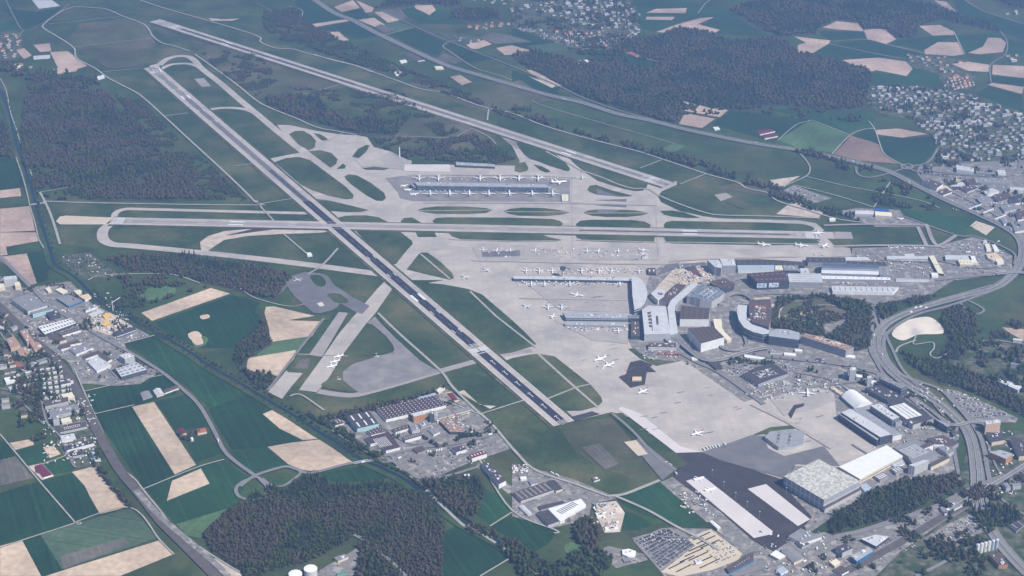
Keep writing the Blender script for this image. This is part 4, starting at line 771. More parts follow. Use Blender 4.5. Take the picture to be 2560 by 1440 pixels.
B('workshop_hall', 'dark brown-roofed halls beside the elevated motorway', 'hall', '2318 1096 2357 1088 2397 1107 2382 1116 2340 1112', 12, 'w_grey', 'r_brown', vents=6); B('workshop_hall', 'small white box standing on the edge of the large grey roof', 'hall', '2303 1113 2326 1105 2334 1112 2312 1121', 18, 'w_white', 'r_brown'); B('container_stack', 'stack of white containers behind the broad white roof hangar', 'container stack', '2228 1160 2250 1151 2262 1158 2236 1168', 6, 'w_white', 'r_blue', sky=(3, 1, 2, 10, 'container'))
B('store_hall', 'row of white roofs in the yard between concrete tower and biggest hangar', 'store', '2185 1190 2205 1182 2222 1192 2200 1201', 8, 'w_grey', 'r_grey', sky=(4, 1, 3, 14, 'skylight')); B('store_hall', 'white-striped low roof next to the yellow tarpaulin behind the biggest hangar', 'store', '2228 1172 2245 1165 2258 1176 2240 1184', 8, 'w_grey', 'r_grey', sky=(3, 1, 3, 14, 'skylight')); B('store_hall', 'small light-blue shed at the corner of the biggest hangar', 'shed', '2150 1215 2165 1208 2182 1222 2165 1232', 6, 'w_white', 'r_blue')
B('jet_test_hall', 'faceted grey-green test hall alone on the dark southern apron', 'test hall', '1911 1092 1925 1079 1975 1073 2013 1078 2008 1110 1985 1116 1960 1118 1946 1118', 12, 'w_pale', 'w_grey', sky=(3, 2, 24, 6, 'roof_ridge'), skym='r_grey')
B('freight_building', 'dark-roofed freight block in the car yard above the southern apron', 'building', '1855 936 1891 918 1933 908 1972 934 1932 947 1896 961', 11, 'w_office', 'r_dark', sky=(5, 3, 10, 5, 'roof_unit'), skym='r_grey', vents=16)
B('guard_building', 'dark concrete shelter on the dark asphalt wedge by the terminal apron', 'shelter', '1581 942 1604 942 1604 951 1580 951', 6, 'w_pale', 'r_tan'); B('guard_building', 'small dark ribbed hut below the viaduct bend', 'hut', '1768 905 1795 903 1808 918 1790 923', 8, 'w_dark', 'r_dark'); B('guard_building', 'small white hut beneath the viaduct at its left end', 'hut', '1728 893 1744 893 1744 900 1730 900', 6, 'w_white', 'r_cream')
# --- industrial estate south
B('factory_hall', 'huge dark purple factory roof studded with rows of white skylights', 'factory', '940 1021 1088 988 1115 1013 965 1049', 10, 'w_white', 'r_purple', sky=(16, 6, 2.2, 2.2, 'skylight'))
B('factory_hall', 'dark factory hall with white roof strips and turquoise glass front', 'factory', '865 1040 922 1027 947 1059 893 1072', 15, 'w_teal', 'r_dark', sky=(2, 3, 26, 4, 'skylight'))
B('factory_hall', 'small purple-roofed hall tucked below the turquoise-fronted factory', 'factory', '916 1078 948 1066 962 1080 928 1088', 8, 'w_white', 'r_purple', sky=(4, 3, 2, 2, 'skylight')); B('factory_hall', 'L-shaped purple roof densely studded with white skylights near the roundabout', 'factory', '913 1095 969 1080 1001 1118 965 1127 944 1106 926 1110', 9, 'w_white', 'r_purple', sky=(9, 8, 2.2, 2.2, 'skylight'))
B('brick_building', 'orange brick block with white roof ridges below the huge purple roof', 'factory', '1030 1035 1056 1028 1064 1035 1034 1042', 20, 'w_brick', 'r_light', sky=(6, 1, 2, 18, 'roof_ridge'))
B('store_hall', 'brown-roofed hall with white front left of the white plant block', 'hall', '981 1072 1021 1061 1024 1070 989 1081', 8, 'w_white', 'r_brown', sky=(4, 1, 2, 2, 'skylight')); B('store_hall', 'white hall with ribbed brown roof in the middle of the southern estate', 'hall', '1007 1092 1054 1080 1060 1088 1013 1101', 10, 'w_white', 'r_brown', sky=(9, 1, 1.4, 10, 'roof_ridge'), skym='r_light')
B('dock_hall', 'long narrow ribbed hall with loading bays toward the runway fence', 'hall', '1094 1037 1172 1016 1176 1025 1096 1046', 9, 'w_cream', 'r_grey', sky=(22, 1, .8, 12, 'roof_ridge'), skym='r_light', bands=1)
B('plant_tower', 'dark tower block beside the two slim white stacks', 'tower', '1070 1035 1084 1031 1087 1041 1074 1045', 20, 'w_dark', 'r_dark', vents=1); B('plant_block', 'grey plant block with white cube in front of the brick block', 'factory', '1042 1059 1064 1049 1077 1061 1052 1067', 9, 'w_grey', 'r_grey', vents=4); B('plant_block', 'grey-walled cube beside the white plant block', 'factory', '1022 1062 1040 1057 1050 1072 1030 1078', 13, 'w_pale', 'r_grey', vents=3); B('plant_block', 'low grey flat building left of the unfinished shell', 'building', '1070 1074 1088 1068 1100 1080 1084 1087', 6, 'w_white', 'r_grey', vents=1)
B('unfinished_building', 'unfinished building shell with red formwork and dark left wall', 'construction site', '1098 1052 1120 1044 1140 1060 1158 1072 1160 1080 1125 1080', 9, 'w_dark', 'scaffold', sky=(5, 3, 7, 4, 'formwork'), skym='r_salmon', vents=10)
B('petrol_station', 'dark flat-roofed building beside the roundabout', 'building', '1031 1122 1056 1114 1064 1126 1044 1133', 6, 'w_grey', 'r_brown'); B('office_building', 'dark-roofed white office between the two yellow-grey car parks', 'office building', '1129 1120 1157 1113 1166 1123 1141 1131', 10, 'w_white', 'r_dark', vents=2); B('fire_training_building', 'red-brown roofed hall at the corner of the field near the car park', 'hall', '1172 1137 1208 1126 1217 1134 1180 1146', 12, 'w_white', 'r_maroon', sky=(5, 1, 3, 6, 'skylight'))
B('energy_plant', 'black angular plant building with white end walls by the diagonal road', 'plant', '1204 1159 1218 1153 1265 1202 1247 1211', 14, 'w_white', 'r_dark', vents=10); B('small_shed', 'small dark shed with white stripes at the estate edge beside the tree belt', 'shed', '822 1052 846 1043 860 1058 838 1064', 5, 'w_white', 'r_brown', sky=(1, 3, 14, 2, 'skylight'))
B('store_hut', 'white hut on the grass south of the car park', 'hut', '1101 1196 1117 1194 1118 1200 1102 1201', 5, 'w_white', 'r_white'); B('store_hut', 'little white hut among the bushes beside the black plant', 'hut', '1160 1186 1174 1185 1175 1192 1162 1194', 5, 'w_white', 'r_white'); B('security_building', 'long pale green gate building at the top of the fire pond', 'building', '1090 976 1106 963 1113 970 1097 982', 7, 'w_cream', 'r_cream'); B('long_shed', 'thin teal-roofed shed along the back of the huge purple roof', 'shed', '1042 995 1088 982 1090 986 1044 999', 5, 'w_grey', 'r_blue')
B('cold_store', 'low brown tank basin with white rim beside the estate road', 'basin', '1112 983 1129 979 1148 1001 1134 1007', 2, 'w_white', 'r_tan', sky=(1, 1, 46, 17, 'basin_floor'), skym='r_maroon')
# --- south, by the canal
B('depot', 'depot with rust-red and grey striped roofs south of the diagonal road', 'depot', '1282 1232 1362 1205 1385 1225 1302 1253', 8, 'w_pale', 'r_brown', sky=(7, 1, 5, 34, 'roof_light'), skym='r_grey'); B('depot', 'narrow dark-roofed shed right of the rust-red depot', 'shed', '1370 1202 1387 1200 1407 1222 1390 1228', 7, 'w_cream', 'r_dark')
B('warehouse', 'bright white warehouse roof with dark slit skylights', 'warehouse', '1370 1272 1405 1262 1452 1247 1465 1262 1412 1292 1412 1300 1400 1303', 9, 'w_white', 'r_white', sky=(9, 1, 2.6, 20, 'skylight'), skym='r_grey'); B('warehouse', 'dark flat warehouse roof attached left of the bright white roof', 'warehouse', '1342 1281 1369 1275 1399 1303 1370 1313', 9, 'w_pale', 'r_dark'); B('warehouse', 'pale half-round storage shed at the bend of the canal path', 'shed', '1296 1266 1311 1264 1331 1284 1319 1288', 5, 'w_pale', 'r_light', shape='arch', rh=3)
B('long_shed', 'thin dark shed between the depot and the bright white warehouse', 'shed', '1345 1266 1405 1252 1414 1257 1352 1275', 5, 'w_grey', 'r_dark'); B('store_hut', 'small white building behind the orange-equipment yard', 'hut', '1300 1192 1315 1191 1317 1197 1302 1199', 6, 'w_white', 'r_white'); B('store_hut', 'grey-roofed cottage above the rust-red depot', 'house', '1322 1202 1338 1198 1345 1208 1328 1212', 6, 'w_white', 'r_grey')
B('shed', 'long cream shed beside the near end of the dark apron', 'shed', '1773 1303 1781 1301 1802 1318 1794 1322', 7, 'w_cream', 'r_white', shape='gable'); B('workshop', 'blue-fronted workshop at the right end of the beige car park', 'workshop', '1815 1420 1870 1384 1884 1380 1884 1400 1822 1431', 7, 'w_blue', 'r_brown', sky=(7, 1, 3, 2, 'skylight'), skym='r_blue'); B('tent_pavilion', 'sunburst white canopy pavilion in the garden beside the car park', 'pavilion', '1555 1375 1572 1372 1590 1378 1588 1390 1570 1392 1556 1386', 5, 'w_white', 'r_white', vents=3); B('store_hut', 'small grey hut below the sunburst pavilion', 'hut', '1556 1396 1574 1393 1577 1402 1560 1405', 4, 'w_dark', 'r_grey')
for i, (s_, l_) in enumerate((('1512 1318 1545 1316 1546 1322 1513 1325', 'row of white cabins at the foot of the sandy construction yard'), ('1490 1284 1510 1282 1512 1289 1492 1291', 'white material boxes in the middle of the sandy construction yard'), ('1497 1262 1515 1258 1524 1263 1505 1268', 'grey-blue tarpaulin stack at the head of the sandy construction yard'))):
    B('site_cabin', l_, 'site cabins', s_, 4, 'w_white', 'r_white' if i < 2 else 'solar', vents=3)
# --- lower right
B('hall', 'wide grey hall with white front at the foot of the dark apron', 'hall', '1970 1341 2002 1321 2055 1342 2007 1358', 9, 'w_white', 'r_grey', vents=4); B('hall', 'bright white square roof at the lower right beside the barrel-roofed hall', 'hall', '1925 1386 1940 1375 1964 1390 1947 1398', 8, 'w_cream', 'r_white'); B('hall', 'tan barrel-roofed hall near the bottom edge', 'hall', '1952 1378 1975 1365 2010 1395 1985 1407', 8, 'w_cream', 'r_grey', shape='arch', rh=4); B('hall', 'pale tank house in the bottom edge yard', 'hall', '1940 1425 1958 1416 1970 1426 1952 1436', 6, 'w_white', 'r_blue')
B('office_building', 'white office block with dark pointed roof left of the bright blue building', 'office building', '2090 1368 2112 1358 2132 1370 2106 1382', 16, 'w_pale', 'r_dark', vents=3); B('office_building', 'bright blue building between the street and the railway', 'building', '2127 1391 2172 1368 2183 1378 2142 1403', 14, 'w_blue', 'r_steel', vents=3); B('retail_hall', 'triangular flat-roofed store with grey fascia above the blue building', 'store', '2152 1347 2190 1337 2223 1342 2190 1366', 10, 'w_dark', 'r_light', vents=6); B('hall', 'cream-roofed hall below the white office block', 'hall', '2075 1406 2090 1397 2101 1405 2087 1416', 8, 'w_cream', 'r_cream'); B('hall', 'brown-roofed white-walled hall at the bottom edge', 'hall', '2085 1423 2105 1414 2122 1427 2105 1436', 9, 'w_white', 'r_brown')
B('freight_shed', 'long grey shed with white front between railway and slip road', 'shed', '2350 1268 2392 1252 2406 1263 2362 1286', 8, 'w_white', 'r_grey', vents=4); B('apartment_block', 'red-and-white striped tower block beside the big car park', 'tower block', '2463 1052 2500 1050 2502 1057 2465 1061', 32, 'w_salmon', 'r_light', vents=4); B('factory_hall', 'dark-roofed brick block right of the elevated motorway', 'factory', '2465 1081 2500 1082 2512 1100 2480 1106', 12, 'w_cream', 'r_dark', vents=4); B('factory_hall', 'blue-grey block with red end wall right of the elevated motorway', 'factory', '2472 1130 2502 1125 2532 1135 2515 1148', 20, 'w_brick', 'r_steel', vents=3); B('factory_hall', 'long black roof reaching the right edge of the town', 'factory', '2527 1093 2552 1095 2562 1120 2562 1140 2548 1141', 14, 'w_cream', 'r_dark', vents=3); B('factory_hall', 'dark brick factory below the silos', 'factory', '2472 1386 2505 1382 2520 1411 2497 1413', 12, 'w_brick', 'r_brown', vents=4); B('office_building', 'pale terraced housing block on the slope right of the motorway', 'apartment block', '2488 950 2502 946 2555 966 2545 976', 12, 'w_pale', 'r_light', sky=(8, 1, 3, 9, 'roof_step')); B('hall', 'dark platform roofs at the right bottom edge', 'hall', '2490 1290 2540 1275 2575 1300 2540 1330', 5, 'w_grey', 'r_dark', sky=(1, 3, 60, 1.5, 'roof_seam'), skym='r_light')
# --- north-east industrial
for s_, h_, w_, r_, l_, sk in (('2304 455 2322 447 2357 460 2342 471', 12, 'w_white', 'r_brown', 'brown-roofed hall with white parapet beside the motorway junction', None), ('2310 409 2343 409 2352 416 2318 417', 9, 'w_grey', 'r_brown', 'dark brown roof hall nearest the small roundabout', None), ('2390 412 2435 421 2435 430 2392 424', 14, 'w_white', 'r_light', 'white block beside the narrow green field of the right-hand town', None), ('2440 427 2490 432 2490 436 2440 432', 8, 'w_grey', 'r_grey', 'long low grey hall behind the platform-like roof in the right-hand town', None), ('2432 442 2525 452 2525 460 2440 457', 11, 'w_grey', 'r_grey', 'long grey warehouse roof in the right-hand industrial strip', 1), ('2408 448 2435 446 2455 462 2425 463', 9, 'w_grey', 'r_brown', 'maroon roof just left of the long grey warehouse', None), ('2375 465 2402 455 2412 460 2387 472', 8, 'w_pale', 'r_light', 'pale striped roof below the junction road', 1), ('2525 467 2560 470 2560 477 2525 474', 12, 'w_white', 'r_light', 'white long block touching the right edge', None), ('2302 430 2375 440 2375 444 2302 434', 6, 'w_pale', 'r_brown', 'long shed with a row of pale skylights by the junction', 1), ('2390 441 2398 441 2398 449 2390 449', 10, 'w_cream', 'r_cream', 'small cream cube between sheds by the junction', None), ('2492 425 2512 425 2515 434 2495 434', 9, 'w_white', 'r_light', 'small white hall right of the narrow green field', None), ('2480 490 2520 480 2530 495 2495 505', 9, 'w_grey', 'r_brown', 'brown-roofed hall beside the right edge car yards', None), ('2500 545 2520 548 2528 556 2510 560', 10, 'w_white', 'r_grey', 'white-fronted hall next to the motorway at the right', None)):
    B('warehouse', l_, 'warehouse', s_, h_, w_, r_, sky=(8, 1, 3, 3, 'skylight') if sk else None, vents=2)
for i, s_ in enumerate(('2421 523 2452 511', '2452 534 2483 522', '2486 548 2515 537', '2488 508 2516 498')):
    a_, b_ = P(s_); B('platform_canopy', 'thin white canopy in the yards right of the motorway, '+['leftmost', 'second from left', 'third from left', 'highest of the four'][i], 'canopy', f'{a_[0]} {a_[1]-1} {b_[0]} {b_[1]-1} {b_[0]+2} {b_[1]+1} {a_[0]+2} {a_[1]+1}', 5, 'w_grey', 'r_white', group='canopies')
# --- left industrial strip
B('logistics_centre', 'huge square grey-roofed logistics hall at the left edge', 'warehouse', '29 750 72 734 118 763 69 778', 16, 'w_pale', 'r_grey', vents=3, bands=2, band_m='r_white'); B('logistics_centre', 'pale blue-walled lower wing in front of the huge grey-roofed hall', 'warehouse', '76 781 128 767 133 772 82 786', 14, 'w_teal', 'r_grey'); B('office_building', 'black office block behind the white and red striped hall', 'office building', '115 782 143 775 152 786 125 795', 12, 'w_dark', 'r_dark', vents=4)
B('retail_hall', 'white hall roof with black pattern and red corner signs', 'store', '95 817 177 796 190 808 112 836', 10, 'w_dark', 'r_white', sky=(11, 2, 3.5, 9, 'roof_pattern'), skym='r_dark'); B('retail_hall', 'brown roof with white front wall below the red-cornered hall', 'store', '146 833 195 818 202 825 150 841', 8, 'w_white', 'r_brown', sky=(8, 1, 2, 2, 'skylight')); B('warehouse', 'brown-roofed warehouse with cream end beside the railway', 'warehouse', '121 838 145 832 166 849 144 856', 8, 'w_cream', 'r_brown'); B('warehouse', 'brown-roofed warehouse with stepped white parapet', 'warehouse', '146 864 192 850 205 856 175 862 178 867 153 873', 8, 'w_white', 'r_brown'); B('warehouse', 'grey-roofed warehouse above the brown courtyard building', 'warehouse', '172 871 218 860 233 869 190 886', 8, 'w_white', 'r_grey', vents=5)
B('workshop_hall', 'brown U-shaped roof around a grey deck in the left industrial strip', 'hall', '205 891 245 876 280 898 270 903 245 886 214 897', 8, 'w_white', 'r_brown'); B('workshop_hall', 'grey flat deck hall framed by the brown U-shaped roof', 'hall', '218 904 243 890 278 912 242 928', 8, 'w_white', 'r_light', vents=4); B('office_tower', 'white cube office tower beside the main road at left', 'office tower', '297 888 322 882 336 890 312 898', 20, 'w_pale', 'r_light', vents=4); B('office_building', 'blue glass office with pale U-shaped roof and solar panels', 'office building', '289 922 342 906 367 924 303 942', 14, 'w_glass', 'r_light', sky=(5, 3, 8, 6, 'solar_panel'), skym='solar'); B('office_building', 'low steel-blue block behind the blue glass office', 'office building', '318 908 335 902 345 908 330 914', 12, 'w_office', 'r_steel')
B('car_dealer', 'black showroom with white roof edge at the river end of the strip', 'showroom', '282 830 335 815 340 821 292 838', 12, 'w_glass', 'r_dark', vents=3, bands=1, band_m='r_white'); B('hall', 'small cream roof at the top of the left industrial strip', 'hall', '113 721 123 717 130 727 121 730', 7, 'w_cream', 'r_cream'); B('hall', 'long cream roof at the top of the left industrial strip', 'hall', '138 724 151 719 169 727 157 735', 7, 'w_cream', 'r_cream'); B('hall', 'cream roof hall next to the river trees, upper of two', 'hall', '184 727 200 724 208 731 195 738', 8, 'w_cream', 'r_cream'); B('hall', 'tan roof hall with white front next to the river trees, lower of two', 'hall', '197 740 220 734 228 742 213 750', 9, 'w_white', 'r_tan'); B('warehouse', 'large grey ribbed warehouse with blue front edge', 'warehouse', '141 746 165 734 206 752 172 766', 8, 'w_blue', 'r_grey', sky=(1, 3, 40, 1.2, 'roof_ridge'), skym='r_light'); B('warehouse', 'white walled hall above the yellow construction slabs', 'warehouse', '211 771 240 760 244 766 214 777', 8, 'w_white', 'r_grey', vents=3); B('warehouse', 'pale tan hall beside the white walled hall', 'warehouse', '220 786 250 774 258 778 228 791', 6, 'w_cream', 'r_light')
B('formwork_slab', 'yellow formwork slab on the construction site, upper one', 'construction slab', '256 788 272 783 279 791 262 797', 5, 'w_brick', 'r_yellow'); B('formwork_slab', 'yellow formwork slab on the construction site, lower one', 'construction slab', '254 812 269 801 277 808 261 815', 5, 'w_brick', 'r_yellow')
B('apartment_block', 'white apartment block near the left edge above the yellow one', 'apartment block', '9 692 40 689 43 695 10 701', 24, 'w_pale', 'r_light', vents=2); B('apartment_block', 'yellow apartment block by the left edge bridge', 'apartment block', '36 707 48 704 52 712 38 715', 16, 'w_cream', 'r_cream'); B('apartment_block', 'cream apartment block cut by the left edge', 'apartment block', '-8 712 8 708 12 716 -6 721', 14, 'w_cream', 'r_cream')
for i, (s_, l_) in enumerate((('15 848 35 840 50 862 27 871', 'left'), ('50 829 64 824 84 851 68 857', 'upper'), ('72 853 97 856 108 868 86 876', 'right'), ('42 873 65 866 73 880 48 887', 'lower'))): B('apartment_block', l_+' of four salmon-roofed apartment blocks by the railway', 'apartment block', s_, 14, 'w_salmon', 'r_salmon', group='salmon apartment blocks', vents=3)
B('warehouse', 'bright yellow-cream roof below the grid of small white houses', 'warehouse', '152 986 180 980 187 992 162 999', 9, 'w_cream', 'r_cream'); B('office_building', 'white office rows with brown roof below the grid of white houses', 'office building', '110 1006 150 996 170 992 171 1003 113 1016', 12, 'w_pale', 'r_brown', vents=5); B('office_building', 'long white office with grey roof between railway and village street', 'office building', '122 1028 155 1016 195 1012 197 1023 160 1034 125 1039', 12, 'w_pale', 'r_grey', vents=6); B('office_tower', 'narrow white office tower beside the yellow-cream roof by the railway', 'office tower', '128 1039 143 1036 148 1046 133 1049', 20, 'w_pale', 'r_grey', vents=1); B('warehouse', 'yellow-cream square roof next to the narrow white tower', 'warehouse', '152 1048 175 1042 180 1052 155 1057', 10, 'w_cream', 'r_cream'); B('workshop_hall', 'dotted brown workshop roofs at the bottom of the left town', 'workshop', '140 1071 190 1059 215 1056 218 1066 150 1081', 8, 'w_pale', 'r_brown', sky=(9, 2, 2.4, 2.4, 'skylight')); B('warehouse', 'dark-roofed white-fronted hall at the lower end of the left strip', 'warehouse', '160 1116 217 1101 235 1108 167 1126', 10, 'w_white', 'r_dark', vents=7); B('warehouse', 'pale blue roof with solar panel at the very end of the left strip', 'warehouse', '220 1132 245 1127 252 1149 229 1151', 6, 'w_white', 'r_blue', sky=(1, 1, 9, 8, 'solar_panel'), skym='solar'); B('workshop_hall', 'pale jumbled roofs in the left strip above its last dark hall', 'workshop', '150 1090 185 1083 190 1096 155 1104', 7, 'w_white', 'r_light', vents=8); B('workshop_hall', 'small white-walled workshop at the corner of the left strip', 'workshop', '175 1128 205 1122 210 1136 182 1142', 7, 'w_pale', 'r_dark', vents=6); B('market_hall', 'maroon flat roof on a bare plot among the green fields', 'barn', '87 1165 105 1160 120 1175 131 1187 108 1194 100 1184 90 1181', 4, 'w_white', 'r_maroon')
B('barn', 'grey domed barn left of the white barn among the fields', 'barn', '350 983 372 977 381 990 357 998', 5, 'w_grey', 'r_grey', shape='arch', rh=3); B('barn', 'cream gabled barn in the middle of the roadside farm', 'barn', '382 976 400 970 411 985 392 991', 5, 'w_cream', 'r_light', shape='gable'); B('barn', 'long brown-roofed barn beside the main road', 'barn', '408 974 443 962 447 970 412 983', 5, 'w_white', 'r_brown', shape='gable', rh=2); B('farmhouse', 'dark red-roofed farmhouse hidden in trees by the long tan field', 'house', '441 1076 458 1070 466 1082 450 1087', 6, 'w_cream', 'r_maroon', shape='gable'); B('farmhouse', 'orange-roofed farmhouse right of the dark red-roofed one', 'house', '490 1073 512 1069 517 1079 494 1084', 6, 'w_cream', 'r_red', shape='gable'); B('farmhouse', 'small white cottage below the orange-roofed farmhouse', 'house', '472 1094 482 1093 484 1099 474 1100', 5, 'w_white', 'r_white', shape='gable'); B('sports_hall', 'white hall with brown band near the left edge park', 'hall', '20 968 62 957 66 963 25 975', 9, 'w_white', 'r_light', sky=(9, 1, 2, 2, 'roof_vent'), skym='r_grey'); B('villa', 'large white stepped villa block near the left edge', 'house', '10 945 38 940 44 950 15 957', 8, 'w_white', 'r_white', vents=2); B('town_house', 'long grey-roofed block with trees above the white house grid', 'apartment block', '72 908 115 893 125 898 76 914', 8, 'w_pale', 'r_grey', vents=2); B('town_house', 'red-ended long roof beside the village street', 'house', '32 905 42 901 63 918 52 924', 7, 'w_white', 'r_red', shape='gable')
B('pump_house', 'small flat-roofed house beside the two white tanks at the bottom', 'house', '835 1394 862 1385 871 1392 845 1403', 7, 'w_cream', 'r_grey', vents=3); B('pump_house', 'green flat roof at the bottom edge right of the white tanks', 'shed', '843 1433 868 1427 866 1434 842 1438', 4, 'w_grey', 'r_green')
B('greenhouse', 'long orange roof at the edge of the far forest', 'hall', '1557 127 1570 125 1597 137 1590 142', 5, 'w_cream', 'r_red', shape='gable', rh=3); B('farm_hall', 'white round-ended farm hall above the far field', 'hall', '1440 152 1468 149 1472 157 1445 160', 6, 'w_white', 'r_white'); B('farm_hall', 'pale farm halls left of the ploughed field near the far left village', 'barn', '24 160 50 158 52 168 26 170', 6, 'w_cream', 'r_cream'); B('farm_hall', 'long thin white greenhouse left of the far ploughed field', 'greenhouse', '83 140 125 137 125 144 84 147', 4, 'w_white', 'r_light'); B('farm_hall', 'white hut cluster at the corner of the perimeter road near the far left wood', 'hut', '240 192 258 187 262 193 245 198', 5, 'w_white', 'r_white', vents=3)
B('farm_hall', 'maroon stable roofs beside the motorway right of the forest', 'barn', '1885 328 1920 322 1938 328 1900 336', 6, 'w_white', 'r_maroon', shape='gable', rh=3); B('farm_hall', 'second maroon stable roof just below the first beside the motorway', 'barn', '1905 338 1938 333 1945 340 1912 346', 6, 'w_white', 'r_maroon', shape='gable', rh=3); B('farm_hall', 'white roadside sheds at the forest corner by the motorway', 'shed', '1782 318 1795 317 1800 322 1787 324', 5, 'w_white', 'r_white')
B('tank_depot', 'white farm hut with flag on the airfield grass by the crop patch', 'hut', '766 632 777 631 781 638 769 640', 5, 'w_white', 'r_white'); B('nursery_hall', 'long brown nursery roof in the scrub beyond the far runway', 'hall', '1008 135 1030 132 1062 150 1045 152', 5, 'w_white', 'r_brown'); B('nursery_hall', 'small white nursery hall left of the long brown nursery roof', 'hall', '998 151 1014 149 1018 154 1002 157', 5, 'w_white', 'r_white'); B('nursery_hall', 'white sheds near the tan patch beyond the far runway', 'shed', '1085 166 1105 165 1110 172 1090 173', 5, 'w_cream', 'r_cream'); B('nursery_hall', 'white box depot by the scrub north of the far runway', 'depot', '985 181 1003 179 1008 186 990 188', 5, 'w_white', 'r_white')
for i, (s_, h_, w_, r_) in enumerate((('2400 470 2425 462 2445 470 2418 480', 8, 'w_pale', 'r_brown'), ('2455 478 2480 470 2498 478 2470 488', 9, 'w_white', 'r_light'), ('2440 495 2470 488 2482 500 2452 508', 8, 'w_grey', 'r_grey'), ('2520 495 2550 490 2560 505 2530 510', 9, 'w_white', 'r_dark'), ('2500 515 2535 508 2550 520 2512 530', 8, 'w_pale', 'r_grey'), ('2540 530 2565 525 2568 545 2545 550', 8, 'w_white', 'r_brown'), ('2345 478 2365 470 2380 480 2358 488', 7, 'w_white', 'r_brown'), ('2530 560 2560 555 2562 575 2538 580', 9, 'w_white', 'r_grey'))):
    B('warehouse', ['brown-roofed', 'pale-roofed', 'grey-roofed', 'dark-roofed', 'grey-roofed', 'brown-roofed', 'brown-roofed', 'grey-roofed'][i]+' hall in the right-hand industrial strip, '+od(i)+' of its yard halls', 'warehouse', s_, h_, w_, r_, vents=3)
for i, (s_, h_, w_, r_, l_) in enumerate((('1925 875 1950 877 1950 883 1925 881', 6, 'w_white', 'r_grey', 'small grey-roofed kiosk by the road below the hotel complex'), ('2040 895 2062 898 2062 903 2040 900', 6, 'w_white', 'r_dark', 'small dark-roofed kiosk right of the hill road huts'), ('2080 965 2110 985 2106 990 2076 970', 6, 'w_white', 'r_tan', 'thin brown shed between the jets yard and the arched hangar'), ('1990 1355 2010 1350 2025 1360 2005 1368', 7, 'w_pale', 'r_brown', 'brown-roofed shed right behind the wide grey hall'), ('2230 1050 2245 1046 2256 1054 2240 1058', 14, 'w_office', 'r_grey', 'small office cube between blue slab and sawtooth hall'), ('2380 1075 2395 1080 2398 1092 2384 1090', 10, 'w_pale', 'r_brown', 'brown-roofed block squeezed against the motorway'), ('2345 1118 2362 1112 2385 1128 2368 1136', 12, 'w_pale', 'r_grey', 'grey-roofed block above the pale low wing'), ('1480 1195 1496 1190 1500 1198 1485 1203', 4, 'w_white', 'r_brown', 'lonely hut at the road fork south of the brown grass'), ('1655 840 1680 846 1700 862 1680 866', 8, 'w_grey', 'r_grey', 'grey ramp building below the bending pale roof'), ('1735 1400 1752 1396 1756 1404 1740 1408', 4, 'w_white', 'r_light', 'small white booth in the beige car park'), ('1605 640 1620 640 1620 645 1605 645', 5, 'w_white', 'r_light', 'tiny white hut under the last stacked jets'), ('62 876 92 866 104 874 74 886', 7, 'w_pale', 'r_grey', 'long grey-roofed school block below the salmon blocks'), ('150 955 180 948 184 955 154 962', 8, 'w_white', 'r_brown', 'brown-roofed row under the white house grid'))):
    B('building', l_, 'building', s_, h_, w_, r_, vents=2)
# billboards on the dark hangar
def on_wall(px, py, pw, ph, label, m='picture'):
    # hangar front wall: line between its two front roof corners
    a, b = G(1893, 706, 28), G(1972, 703, 28); d = (b-a); d.z = 0; L = d.length; d.normalize(); n = Vector((d.y, -d.x, 0))
    u0, u1 = px*L, (px+pw)*L; A = a+d*u0+n*.6; Bq = a+d*u1+n*.6
    v = [Vector((A.x, A.y, py)), Vector((Bq.x, Bq.y, py)), Vector((Bq.x, Bq.y, py+ph)), Vector((A.x, A.y, py+ph))]+[Vector((A.x+n.x*-.5, A.y+n.y*-.5, py)), Vector((Bq.x-n.x*.5, Bq.y-n.y*.5, py)), Vector((Bq.x-n.x*.5, Bq.y-n.y*.5, py+ph)), Vector((A.x-n.x*.5, A.y-n.y*.5, py+ph))]
    t = empty('billboard', A); tag(t, label, 'billboard', 'billboards on the dark hangar')
    v = [p-A for p in v]; obj('billboard_frame', v, [(0, 3, 2, 1)[::-1], (4, 5, 6, 7)[::-1], (0, 1, 5, 4), (1, 2, 6, 5), (2, 3, 7, 6), (3, 0, 4, 7)], 'white', t)
    cpt = (v[0]+v[1]+v[2]+v[3])/4; w = [cpt+(p-cpt)*.86+n*.15 for p in v[:4]]; obj('billboard_picture', w, [(0, 1, 2, 3)], m, t)
on_wall(.0, 9, .3, 15, 'left of two blue-white billboards on the dark hangar front'); on_wall(.38, 9, .3, 15, 'right of two blue-white billboards on the dark hangar front')
# ================================================================== ROUND THINGS
def cyl(v, f, c, r0_, r1_, z0, z1, n=20, cap=True):
    k = len(v)
    for z, r_ in ((z0, r0_), (z1, r1_)):
        for i in range(n): v.append(Vector((c[0]+r_*math.cos(i/n*math.tau), c[1]+r_*math.sin(i/n*math.tau), z)))
    f += [(k+i, k+(i+1) % n, k+n+(i+1) % n, k+n+i) for i in range(n)]
    if cap: f.append(tuple(range(k+n, k+2*n)))
for (x, y, l_) in ((738, 1434, 'left of two big white storage tanks at the bottom edge'), (776, 1421, 'right and taller of two big white storage tanks at the bottom edge')):
    t = empty('storage_tank', G(x, y, 24).xy.to_3d()); tag(t, l_, 'tank', 'white storage tanks')
    v, f = [], []; cyl(v, f, (0, 0), 15.5, 15.5, 0, 24, 32, False); obj('tank_shell', v, f, 'w_pale' if False else 'r_light', t)
    v, f = [], []; cyl(v, f, (0, 0), 15.9, 15.2, 23.9, 24.8, 32); cyl(v, f, (0, 0), 15.2, 1, 24.8, 26, 32); obj('tank_lid', v, f, 'white', t)
    v, f = [], []; box(v, f, (15.9, 0, 12), (.8, 1.6, 24)); obj('ladder', v, f, 'steel', t)
